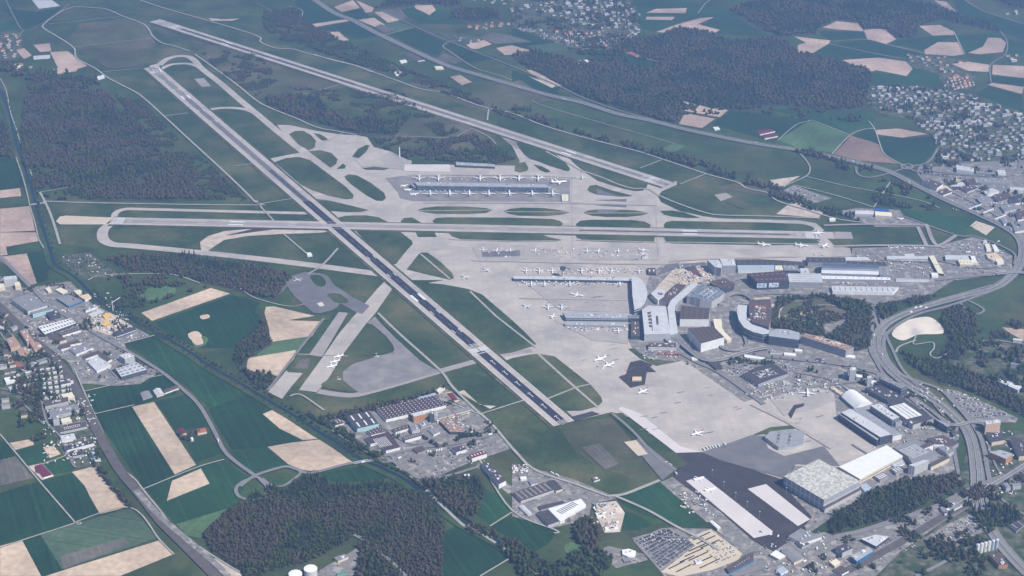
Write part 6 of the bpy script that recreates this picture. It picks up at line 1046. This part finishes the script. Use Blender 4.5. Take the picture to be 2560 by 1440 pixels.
def inside(x, y, q):
    c = False; n = len(q); j = n-1
    for i in range(n):
        if (q[i][1] > y) != (q[j][1] > y) and x < (q[j][0]-q[i][0])*(y-q[i][1])/(q[j][1]-q[i][1])+q[i][0]: c = not c
        j = i
    return c
def village(txt, desc, sp, sty, seed, ang=0, jit=.35, keep=.85, name='house'):
    R_ = random.Random(seed); q = [G(x, y) for x, y in P(txt)]; qq = [(p.x, p.y) for p in q]; ca, sa = math.cos(ang), math.sin(ang)
    rot = [(x*ca+y*sa, -x*sa+y*ca) for x, y in qq]; u0, u1 = min(a[0] for a in rot), max(a[0] for a in rot); v0, v1 = min(a[1] for a in rot), max(a[1] for a in rot)
    nr = int((v1-v0)/sp[1])
    for r_ in range(nr+1):
        k = 0
        for c in range(int((u1-u0)/sp[0])+1):
            u = u0+(c+.5)*sp[0]+R_.uniform(-jit, jit)*sp[0]*.6; v = v0+(r_+.5)*sp[1]+R_.uniform(-jit, jit)*sp[1]*.6; x, y = u*ca-v*sa, u*sa+v*ca
            if R_.random() > keep or not inside(x, y, qq): continue
            s = STY[R_.choice(sty)]; houses.append((Vector((x, y, 0)), ang+R_.choice((0, 0, math.pi/2))+R_.uniform(-.12, .12), R_.choice(s), desc, r_, k, name)); k += 1
village('82 925 130 915 150 912 170 945 183 985 160 995 115 1005 95 975', 'the white house grid', (17, 30), 'g', 1, .25, .05, 1)
village('0 860 30 880 75 925 100 985 85 1000 60 960 30 945 0 935', 'the left-edge town', (27, 30), 'wrwb', 2, .4); village('0 770 40 815 70 835 30 845 0 840', 'the left railway blocks', (38, 36), 'wb', 3, -.7); village('0 990 60 1000 95 1040 60 1050 0 1030', 'the left-edge villas', (45, 50), 'wb', 4, .3, keep=.6)
village('160 640 222 634 300 690 215 698 155 655', 'the allotment gardens', (15, 16), 'a', 5, -.5, .5, .55, 'garden_hut')
village('0 80 45 80 58 108 40 145 0 150', 'the far-left village', (42, 40), 'rrw', 6, .3); village('20 160 80 158 85 178 25 182', 'the far-left farms', (50, 45), 'wr', 7)
village('1385 78 1560 85 1590 60 1600 90 1540 122 1440 118 1400 100', 'the far village, near part', (33, 36), 'wwr', 8, .2, keep=.8); village('1270 20 1380 5 1560 0 1600 40 1580 70 1500 80 1440 60 1380 40 1330 25 1275 30', 'the far village, upper part', (38, 42), 'wwb', 9, .1, keep=.75); village('1275 60 1300 58 1400 92 1425 112 1415 118 1360 98 1285 72', 'the far village rim row', (28, 40), 'w', 10, -.4)
village('1140 92 1195 98 1205 112 1150 108', 'the top wood hamlet', (45, 45), 'wr', 11); village('1165 65 1240 55 1280 58 1280 68 1220 72 1205 82 1180 72', 'the top-middle tan hamlet', (38, 40), 'r', 12); village('1150 0 1290 0 1290 12 1200 10', 'the top-edge houses', (50, 60), 'w', 13, keep=.7)
village('2270 138 2330 140 2420 145 2410 158 2360 172 2400 185 2380 192 2330 170 2270 155', 'the right farm village', (44, 46), 'wrw', 14); village('2365 190 2430 195 2440 215 2380 225 2355 215', 'the salmon terraces', (24, 30), 'r', 15, .5, .1)
village('2175 218 2290 215 2390 232 2470 260 2560 290 2560 345 2440 320 2330 290 2200 280 2185 250', 'the right town, upper part', (34, 36), 'wwwb', 16, .1, keep=.72); village('2290 305 2400 300 2560 350 2560 400 2450 405 2350 400 2345 360', 'the right town, lower part', (34, 38), 'wwbw', 17, .1, keep=.78); village('2280 292 2380 308 2390 318 2300 305', 'the cream town row', (30, 40), 'b', 18, -.3)
village('2440 870 2560 850 2560 930 2480 905 2430 885', 'the right hillside estate', (52, 54), 'wb', 19, -.4, keep=.6); village('2440 1180 2560 1230 2560 1290 2460 1240', 'the lower motorway houses', (48, 52), 'wb', 20, keep=.5); village('2340 1060 2400 1110 2380 1150 2330 1120', 'the sawtooth hall block', (40, 44), 'b', 21, keep=.4)
village('2470 1200 2560 1180 2560 1235 2480 1230', 'the motorway yard houses', (50, 50), 'b', 23, keep=.5); village('2490 20 2560 15 2560 40 2500 35', 'the top-right farm', (60, 60), 'b', 24, keep=.6); village('2505 140 2560 138 2560 160 2530 158', 'the right-edge blocks', (50, 50), 'b', 25)
main = sorted([h for h in houses if h[6] == 'house'], key=lambda h: (h[0]-CAM).length/max(h[2][0], 10)); huts = [h for h in houses if h[6] != 'house']
for h in main[:300]+huts[:90]:
    p, a, s, desc, r_, k, nm = h; t = empty(nm, (p.x, p.y, .9), a); wc = {'w_house': 'white', 'w_white': 'white', 'w_cream': 'cream', 'w_pale': 'pale', 'w_grey': 'grey'}[s[4]]
    tag(t, f'{wc} {"hut" if nm != "house" else "house"} with {SN[s[5]]} roof, {od(k)} from left, {od(r_)} line, {desc}', 'hut' if nm != 'house' else 'house', 'buildings of '+desc)
    for n2, me in zip(('wall', 'roof'), house_meshes(*s)): link(n2, me, t)
V, F, MI = [], [], []; mats_ = ['w_house', 'w_white', 'w_cream', 'w_pale', 'w_grey', 'r_brown', 'r_dark', 'r_light', 'r_grey', 'r_salmon', 'r_red', 'r_white']
for h in main[300:]+huts[90:]:
    p, a, s = h[:3]
    for me, m in zip(house_meshes(*s), (s[4], s[5])):
        k = len(V); M_ = Matrix.Rotation(a, 3, 'Z'); V += [M_ @ q.co+p for q in me.vertices]; F += [tuple(k+i for i in q.vertices) for q in me.polygons]; MI += [mats_.index(m)]*len(me.polygons)
if V: tag(obj('distant_houses', V, F, mats_, mi=MI), kind='stuff')
print('HOUSES', len(main), len(huts), 'CARS', len(allcars))
# ================================================================== TREES
import bmesh
def ico(sub):
    bm = bmesh.new(); bmesh.ops.create_icosphere(bm, subdivisions=sub, radius=1); v = np.array([q.co[:] for q in bm.verts]); f = np.array([[q.index for q in p.verts] for p in bm.faces]); bm.free(); return v, f
def crown(seed, lobes, leaves, sub=1):
    g = np.random.default_rng(seed); V, F = [], []; n = 0; iv, if_ = ico(sub)
    for k in range(lobes):
        c = np.array([g.uniform(-.45, .45), g.uniform(-.45, .45), g.uniform(.45, 1.25)]) if lobes > 1 else np.array([0, 0, .8]); r = g.uniform(.45, .7) if lobes > 1 else .85
        V.append(iv*(r*g.uniform(.62, 1.25, (len(iv), 1)))+c); F.append(if_+n); n += len(iv)
    for k in range(leaves):
        a, b = g.uniform(0, math.tau), g.uniform(-.8, 1); rr = g.uniform(.75, 1.12); c = np.array([rr*math.cos(a)*math.sqrt(1-b*b*.9), rr*math.sin(a)*math.sqrt(1-b*b*.9), .85+b*.85]); V.append(c+g.normal(0, .13, (3, 3))); F.append(np.array([[n, n+1, n+2]])); n += 3
    return np.concatenate(V), np.concatenate(F)
def conifer(seed):
    g = np.random.default_rng(seed); V, F = [], []; n = 0
    for k in range(4):
        m = 7; z0 = .2+k*.52; r = .62*(1-k*.22); ring = np.array([[r*g.uniform(.75, 1.2)*math.cos(i/m*math.tau), r*g.uniform(.75, 1.2)*math.sin(i/m*math.tau), z0+g.uniform(-.07, .07)] for i in range(m)]); V.append(np.vstack([ring, [[0, 0, z0+.95]]])); F.append(np.array([[n+i, n+(i+1) % m, n+m] for i in range(m)])); n += m+1
    return np.concatenate(V), np.concatenate(F)
NEAR = [crown(s, 3, 26) for s in (1, 2, 3)]+[conifer(4)]; FAR = [crown(s, 1, 5) for s in (5, 6, 7)]+[conifer(8)]
def vnoise(x, y, s, seed):
    x = x/s+seed*17.3; y = y/s+seed*9.1; xi, yi = np.floor(x), np.floor(y); u, w = x-xi, y-yi; u, w = u*u*(3-2*u), w*w*(3-2*w)
    def hsh(a, b): return np.modf(np.abs(np.sin(a*127.1+b*311.7+seed)*43758.5453))[0]
    return (hsh(xi, yi)*(1-u)+hsh(xi+1, yi)*u)*(1-w)+(hsh(xi, yi+1)*(1-u)+hsh(xi+1, yi+1)*u)*w
PAL = {'bare': [(.092, .079, .050), (.086, .074, .046), (.100, .086, .056), (.080, .070, .044)], 'green': [(.052, .070, .028), (.062, .082, .030), (.076, .098, .034)], 'dark': [(.038, .054, .028), (.032, .048, .026)]}
def wood(name, txt, sp, mix, near, seed, hole=0, size=1.0):
    """mix: share of bare / fresh green / conifer"""
    g = np.random.default_rng(seed); q = [G(x, y) for x, y in P(txt)]; xs = [p.x for p in q]; ys = [p.y for p in q]
    gx, gy = np.meshgrid(np.arange(min(xs), max(xs), sp), np.arange(min(ys), max(ys), sp)); X = (gx+g.uniform(-.45, .45, gx.shape)*sp).ravel(); Y = (gy+g.uniform(-.45, .45, gy.shape)*sp).ravel()
    ins = np.zeros(len(X), bool); j = len(q)-1
    for i in range(len(q)):
        cnd = ((q[i].y > Y) != (q[j].y > Y)); dy = (q[j].y-q[i].y) or 1e-9; ins ^= cnd & (X < (q[j].x-q[i].x)*(Y-q[i].y)/dy+q[i].x); j = i
    X, Y = X[ins], Y[ins]
    if hole: k = vnoise(X, Y, 55, seed+3)*.6+vnoise(X, Y, 22, seed+5)*.4 > hole; X, Y = X[k], Y[k]
    n = len(X)
    if n == 0: return
    a = vnoise(X, Y, 120, seed)*.55+vnoise(X, Y, 45, seed+1)*.3+g.uniform(0, 1, n)*.15; rk = a.argsort().argsort()/n
    kind = np.where(rk < mix[0], 0, np.where(rk < mix[0]+mix[1], 1, 2)); kind = np.where(g.uniform(0, 1, n) < .05, g.integers(0, 2, n), kind)
    T = NEAR if near else FAR; VV, FF, CC = [], [], []; off = 0; var = np.where(kind == 2, 3, g.integers(0, 3, n))
    for t_ in range(4):
        sel = np.where(var == t_)[0]
        if not len(sel): continue
        tv, tf = T[t_]; m = len(sel); s = g.uniform(.6, 1.35, m)*(.8+.5*vnoise(X[sel], Y[sel], 70, seed+9))*sp*(.62 if near else .56)*size; hz = s*g.uniform(.9, 1.45, m)*(1.15 if t_ < 3 else 1.1)
        hz = hz*(.75 if sp > 12 else 1); rot = g.uniform(0, 6.28, m); c_, s_ = np.cos(rot), np.sin(rot)
        x = (tv[None, :, 0]*c_[:, None]-tv[None, :, 1]*s_[:, None])*s[:, None]+X[sel][:, None]; y = (tv[None, :, 0]*s_[:, None]+tv[None, :, 1]*c_[:, None])*s[:, None]+Y[sel][:, None]; z = tv[None, :, 2]*hz[:, None]+1
        VV.append(np.stack([x, y, z], -1).reshape(-1, 3)); FF.append((tf[None]+(np.arange(m)*len(tv))[:, None, None]).reshape(-1, 3)+off); off += m*len(tv)
        pal = np.array([(PAL['bare']*2)[:4], (PAL['green']*2)[:4], (PAL['dark']*2)[:4]]); col = pal[kind[sel], g.integers(0, 4, m)]*g.uniform(.88, 1.14, (m, 1)); CC.append(np.repeat(np.hstack([col, np.ones((m, 1))]), len(tv), 0))
    v = np.concatenate(VV).astype(np.float32); f = np.concatenate(FF).astype(np.int32); c = np.concatenate(CC).astype(np.float32)
    me = bpy.data.meshes.new(name); me.vertices.add(len(v)); me.vertices.foreach_set('co', v.ravel()); me.loops.add(f.size); me.loops.foreach_set('vertex_index', f.ravel()); me.polygons.add(len(f)); me.polygons.foreach_set('loop_start', np.arange(0, f.size, 3, dtype=np.int32)); me.polygons.foreach_set('loop_total', np.full(len(f), 3, np.int32)); me.update()
    at = me.color_attributes.new('tint', 'FLOAT_COLOR', 'POINT'); at.data.foreach_set('color', c.ravel()); me.materials.append(MATS['foliage']); tag(link(name, me), kind='stuff')
    return n
NT = 0
def woods(rows):
    global NT
    for i, (nm, sp, mix, near, hole, size, floor, txt) in enumerate(rows):
        if floor: flat('forest_floor', txt, 'forest_floor', 5)
        NT += wood(nm, txt, sp, mix, near, 40+i, hole, size) or 0
woods([
 ('forest', 7.4, (.6, .24, .16), True, .05, 1, 1, '505 1340 560 1290 600 1262 640 1235 665 1245 670 1215 715 1232 735 1205 790 1188 830 1215 900 1215 960 1205 1050 1235 1090 1270 1110 1320 1105 1445 1025 1445 985 1405 885 1335 880 1350 800 1392 760 1410 690 1425 640 1445 610 1445 590 1420 530 1380'),
 ('forest', 9, (.62, .2, .18), True, 0, 1, 1, '900 1370 918 1356 990 1420 1012 1445 890 1445'),
 ('forest', 9, (.55, .3, .15), True, .12, 1, 1, '1055 1205 1090 1200 1150 1195 1200 1200 1212 1240 1190 1290 1150 1298 1120 1270 1080 1235'),
 ('forest', 9, (.35, .45, .2), True, 0, 1, 1, '2070 1300 2090 1285 2132 1262 2170 1237 2257 1202 2395 1187 2395 1220 2332 1250 2270 1287 2207 1303 2120 1322 2080 1342'),
 ('forest', 11, (.62, .30, .08), False, .3, 1, 1, '70 230 70 212 150 205 260 228 275 240 300 280 350 310 380 345 405 390 470 400 500 440 480 465 520 490 530 500 255 500 205 480 205 470 120 465 130 420 60 420 50 340 55 290'),
 ('woodland', 8, (.6, .38, .02), False, .45, .85, 0, '290 240 340 240 400 300 470 370 560 440 620 503 520 500 400 400'),
 ('forest', 12, (.5, .2, .3), False, 0, 1, 1, '-10 290 20 320 35 395 -10 395'),
 ('woodland', 11, (.5, .45, .05), False, .45, 1, 0, '60 400 130 440 250 500 120 500 80 470'),
 ('forest', 12, (.45, .3, .25), False, .1, 1, 1, '665 247 702 240 745 240 795 247 815 267 865 300 935 297 977 307 1015 292 1030 287 1015 307 995 332 985 340 890 332 790 307 740 295 672 262'),
 ('woodland', 8.5, (.55, .42, .03), False, .4, .95, 0, '925 342 1050 350 1120 345 1200 340 1290 400 1240 410 1130 405 1030 400 960 372'),
 ('woodland', 8, (.6, .38, .02), False, .5, .8, 0, '700 215 800 225 1000 240 1150 330 1100 345 1030 285 935 290 800 240'),
 ('forest', 15, (.3, .2, .5), False, 0, 1, 1, '940 20 975 8 950 -6 1155 -6 1150 12 1115 15 1080 8 1035 12 965 18'),
 ('forest', 15, (.3, .2, .5), False, 0, 1, 1, '1130 25 1215 20 1252 28 1250 48 1190 55 1127 47'),
 ('forest', 14.5, (.58, .18, .24), False, .1, 1, 1, '1555 100 1655 90 1692 72 1767 77 1812 100 1850 105 1920 92 1970 107 1992 130 2027 135 2082 150 2127 162 2170 175 2185 200 2170 225 2165 250 2155 270 2070 277 1995 265 1920 262 1900 275 1817 272 1777 270 1710 252 1705 275 1697 307 1655 302 1567 277 1530 265 1460 240 1405 215 1355 187 1305 162 1280 142 1292 132 1342 130 1405 142 1455 160 1492 160 1530 165 1617 175 1660 155 1600 142 1555 125 1542 115'),
 ('forest', 16, (.4, .15, .45), False, 0, 1, 1, '1825 25 1880 5 1900 -6 2200 -6 2330 12 2385 33 2420 45 2475 60 2500 78 2470 75 2430 65 2400 60 2350 50 2300 62 2285 95 2240 95 2210 72 2160 72 2150 57 2090 50 2050 70 2040 85 1990 85 1960 95 1905 72 1850 40'),
 ('forest', 16, (.3, .2, .5), False, 0, 1, 1, '2470 -6 2570 -6 2570 25 2520 12'),
 ('forest', 10, (.5, .47, .03), False, .3, 1, 1, '2060 740 2160 755 2185 780 2176 870 2130 880 2080 862 2060 840 2110 812 2122 780 2060 752'),
 ('forest', 10, (.5, .47, .03), False, .3, 1, 1, '1928 820 1922 790 1945 745 2060 738 2062 748 1990 750 1950 772 1945 800 1990 812 2060 815 2065 840 1990 835'),
 ('forest', 10, (.4, .5, .1), False, .1, 1, 1, '2255 880 2300 898 2345 905 2400 920 2440 940 2490 960 2565 1015 2565 1045 2520 1020 2400 968 2355 962 2310 935 2265 905'),
 ('forest', 10, (.45, .35, .2), False, .12, 1, 1, '2350 800 2362 772 2400 768 2440 790 2445 830 2425 870 2400 900 2360 902 2350 890 2380 850 2362 830'),
 ('forest', 10, (.6, .25, .15), False, .1, 1, 1, '300 640 400 640 470 635 540 655 640 668 700 682 735 692 700 725 690 750 640 740 580 722 500 705 430 688 320 678 270 652'),
 ('forest', 10, (.5, .4, .1), True, .15, 1, 1, '590 870 650 822 662 790 672 840 680 862 625 893 615 905 600 925 585 900'),
 ('forest', 10, (.5, .4, .1), True, .1, 1, 1, '608 930 640 932 690 945 668 980 640 968'),
 ('woodland', 10, (.3, .65, .05), True, .35, 1, 0, '1430 1320 1455 1290 1482 1300 1500 1330 1500 1372 1540 1400 1500 1445 1290 1445 1300 1370 1360 1420 1400 1400 1460 1380'),
 ('woodland', 10, (.3, .65, .05), True, .4, 1, 0, '1205 1315 1290 1360 1400 1445 1330 1445 1240 1370 1160 1320'),
 ('woodland', 11, (.3, .6, .1), False, .4, 1, 0, '2190 770 2205 762 2300 745 2340 740 2330 752 2260 775 2210 800 2195 790'),
 ('woodland', 9, (.5, .47, .03), False, .42, .9, 0, '660 30 740 20 760 55 830 90 960 150 1060 190 1170 235 1280 290 1300 310 1180 255 1080 225 1000 190 900 165 830 140 760 115 700 100 660 70'),
 ('woodland', 12, (.4, .5, .1), False, .42, 1, 0, '1280 270 1320 275 1400 320 1500 340 1640 372 1740 400 1900 460 1930 480 1860 460 1700 410 1560 368 1430 332 1290 290'),
 ('woodland', 12, (.4, .5, .1), False, .45, 1, 0, '1920 455 1960 480 2060 520 2150 550 2140 556 2040 530 1920 490'),
 ('woodland', 12, (.4, .45, .15), False, .45, 1, 0, '1980 378 2030 378 2100 405 2180 420 2190 432 2100 425 2030 395'),
 ('woodland', 11, (.4, .45, .15), False, .5, 1, 0, '2200 450 2260 460 2330 500 2340 530 2250 520 2190 515 2180 490'),
 ('woodland', 13, (.4, .5, .1), False, .55, 1, 0, '1440 100 1560 90 1700 190 1900 265 2100 280 2180 300 2100 310 1900 285 1640 290 1500 260 1380 200'),
 ('woodland', 12, (.4, .5, .1), False, .6, .8, 0, '2165 215 2300 215 2400 230 2565 290 2565 405 2340 425 2345 350 2280 300 2200 285 2170 260'),
 ('woodland', 12, (.4, .5, .1), False, .6, .8, 0, '1270 0 1580 0 1600 60 1590 100 1540 125 1440 122 1360 95 1280 68 1280 20'),
 ('woodland', 11, (.4, .5, .1), True, .6, .8, 0, '0 765 60 825 120 880 165 940 200 1000 240 1100 215 1100 150 1020 100 1020 60 1030 0 1000'),
 ('woodland', 10, (.4, .5, .1), True, .5, 1, 0, '48 1010 100 1000 110 1070 120 1100 60 1110 50 1060'),
 ('woodland', 10, (.4, .5, .1), True, .45, 1, 0, '245 1125 255 1165 300 1235 330 1270 318 1280 262 1200 238 1150'),
 ('woodland', 11, (.4, .55, .05), False, .7, .8, 0, '2290 420 2540 400 2565 420 2565 600 2430 530'),
 ('woodland', 10, (.5, .45, .05), False, .45, .9, 0, '385 690 420 685 430 705 400 720 380 712'),
 ('woodland', 10, (.6, .35, .05), False, .55, .9, 0, '250 700 330 690 480 712 520 720 430 745 350 770 290 770'),
 ('woodland', 10, (.4, .5, .1), True, .55, 1, 0, '2340 1260 2400 1210 2420 1200 2470 1220 2560 1190 2560 1300 2480 1330 2460 1440 2200 1440 2300 1370 2400 1300'),
 ('woodland', 11, (.4, .5, .1), False, .5, 1, 0, '2430 830 2560 800 2560 990 2460 950 2400 900'),
 ('woodland', 10, (.5, .4, .1), True, .42, 1, 0, '800 1045 865 1030 950 1015 1040 990 1110 968 1115 976 1040 1000 950 1025 870 1045 900 1120 960 1140 945 1150 880 1120 830 1075'),
 ('woodland', 9, (.45, .5, .05), True, .74, .7, 0, '812 1049 863 1041 942 1021 1090 972 1117 972 1174 1013 1227 1062 1277 1122 1176 1155 1054 1210 1040 1200 993 1159 926 1137'),
 ('woodland', 9, (.45, .5, .05), True, .72, .7, 0, '60 720 190 700 265 760 340 810 385 835 310 857 400 930 280 965 170 905 60 820'),
 ('woodland', 9, (.45, .5, .05), True, .72, .8, 0, '1700 905 1860 900 2100 915 2207 945 2300 1000 2380 1060 2400 1180 2340 1190 2260 1000 2080 960 1860 1000'),
 ('woodland', 9, (.45, .5, .05), True, .7, .8, 0, '1830 1440 1960 1400 2080 1345 2160 1325 2330 1270 2400 1290 2250 1380 2190 1440'),
 ('woodland', 9, (.5, .45, .05), False, .5, .8, 0, '1950 790 1965 762 2000 752 2060 750 2120 765 2125 790 2090 805 2050 812 1990 815'),
 ('woodland', 8, (.6, .38, .02), False, .55, .8, 0, '500 130 640 130 700 200 640 240 560 190'),
 ('woodland', 12, (.5, .4, .1), False, .5, 1, 0, '0 150 60 170 190 185 240 195 250 215 60 205 0 190'),
])
# rows of trees one can tell apart along the river, railway and roads
def trunk_mesh():
    v, f = [], []; cyl(v, f, (0, 0), .35, .2, 0, 4.5, 6)
    for a in (0, 2.1, 4.2):
        d = Vector((math.cos(a), math.sin(a), 1.3)).normalized(); k = len(v); p = Vector((0, 0, 3.4))
        for q, r_ in ((p, .18), (p+d*3, .06)):
            for i in range(4): v.append(q+Vector((math.cos(i*1.57)*r_, math.sin(i*1.57)*r_, 0)))
        f += [(k+i, k+(i+1) % 4, k+4+(i+1) % 4, k+4+i) for i in range(4)]
    return mesh('trunk', v, f, 'bark')
TRK = trunk_mesh(); CR = []
for i in range(6):
    v_, f_ = crown(60+i, 5, 90); me = mesh('crown', [Vector(a) for a in (v_*np.array([4.4, 4.4, 4.2])+np.array([0, 0, 2.5]))], [tuple(int(k) for k in a) for a in f_], 'foliage'); g = np.random.default_rng(i)
    base = [(.055, .085, .038), (.04, .065, .032), (.11, .092, .08), (.085, .12, .05), (.03, .048, .03), (.10, .088, .07)][i]; at = me.color_attributes.new('tint', 'FLOAT_COLOR', 'POINT'); c = np.hstack([np.array(base)[None]*g.uniform(.7, 1.35, (len(v_), 1)), np.ones((len(v_), 1))]).astype(np.float32); at.data.foreach_set('color', c.ravel()); CR.append(me)
CNM = ['green', 'deep green', 'bare brown', 'fresh green', 'very dark', 'leafless grey-brown']
def row(txt, n, side, desc, seed, sz=(.8, 1.4), kinds=range(6)):
    R_ = random.Random(seed); w = [G(x, y) for x, y in catmull(P(txt), False, 6)]; L = [0]
    for a, b in zip(w, w[1:]): L.append(L[-1]+(b-a).length)
    for i in range(n):
        s = (i+R_.uniform(.2, .8))/n*L[-1]; k = max(j for j in range(len(L)) if L[j] <= s); k = min(k, len(w)-2); u = (s-L[k])/max(L[k+1]-L[k], 1e-6); d = (w[k+1]-w[k]).normalized(); nn = Vector((-d.y, d.x, 0)); p = w[k].lerp(w[k+1], u)+nn*(side+R_.uniform(-3, 3))
        c = R_.choice(list(kinds)); t = empty('tree', (p.x, p.y, 0), R_.uniform(0, 6)); s_ = R_.uniform(*sz); t.scale = (s_, s_, s_*R_.uniform(.9, 1.25)); tag(t, f'{CNM[c]} tree {desc}, {od(i)} from the upper left', 'tree', 'trees '+desc); link('trunk', TRK, t); link('crown', CR[c], t)
RV = '225 730 250 755 287 772 337 802 375 822 425 850 475 880 525 915 587 950 640 980 690 1012 740 1042 790 1075 832 1100 865 1122 902 1147'
row(RV, 62, 11, 'on the north bank of the canal', 1); row(RV, 44, -12, 'on the south bank of the canal', 2, (.6, 1)); row('915 1153 960 1172 1015 1200 1070 1245 1127 1285 1177 1317 1240 1350 1280 1372 1350 1410 1400 1440', 60, 10, 'on the lower canal bank', 3); row('0 222 25 287 37 345 57 405 75 460 87 502 100 547 112 585 125 625 137 660 162 677 190 695', 44, 12, 'beside the upper canal', 4, (.7, 1.2))
row('745 1050 800 1080 850 1110 900 1140', 24, 34, 'in the belt beyond the tan field', 5, (1, 1.6)); row('440 1085 470 1105 480 1090 500 1082', 9, 0, 'around the farmhouses', 6, (1, 1.5)); row('2175 930 2060 905 1960 895 1880 885', 10, 12, 'beside the hill road', 7, (.6, 1)); row('525 655 560 668 600 668 640 672', 9, 0, 'at the edge of the left apron wood', 8, (1.2, 1.7), (1, 4)); row('1140 1105 1160 1095 1200 1090', 6, 0, 'in front of the unfinished shell', 9, (1.2, 1.8), (1, 4)); row('1055 1095 1100 1120 1120 1110', 8, 0, 'in the estate courtyard', 10, (1, 1.5)); row('295 870 345 900 400 935', 12, -9, 'along the left main road', 11, (.5, .9)); row('225 1140 262 1200 300 1240 330 1275', 22, 0, 'between the railway and the tan field', 12, (1, 1.5))
print('TREES', NT)
haze()
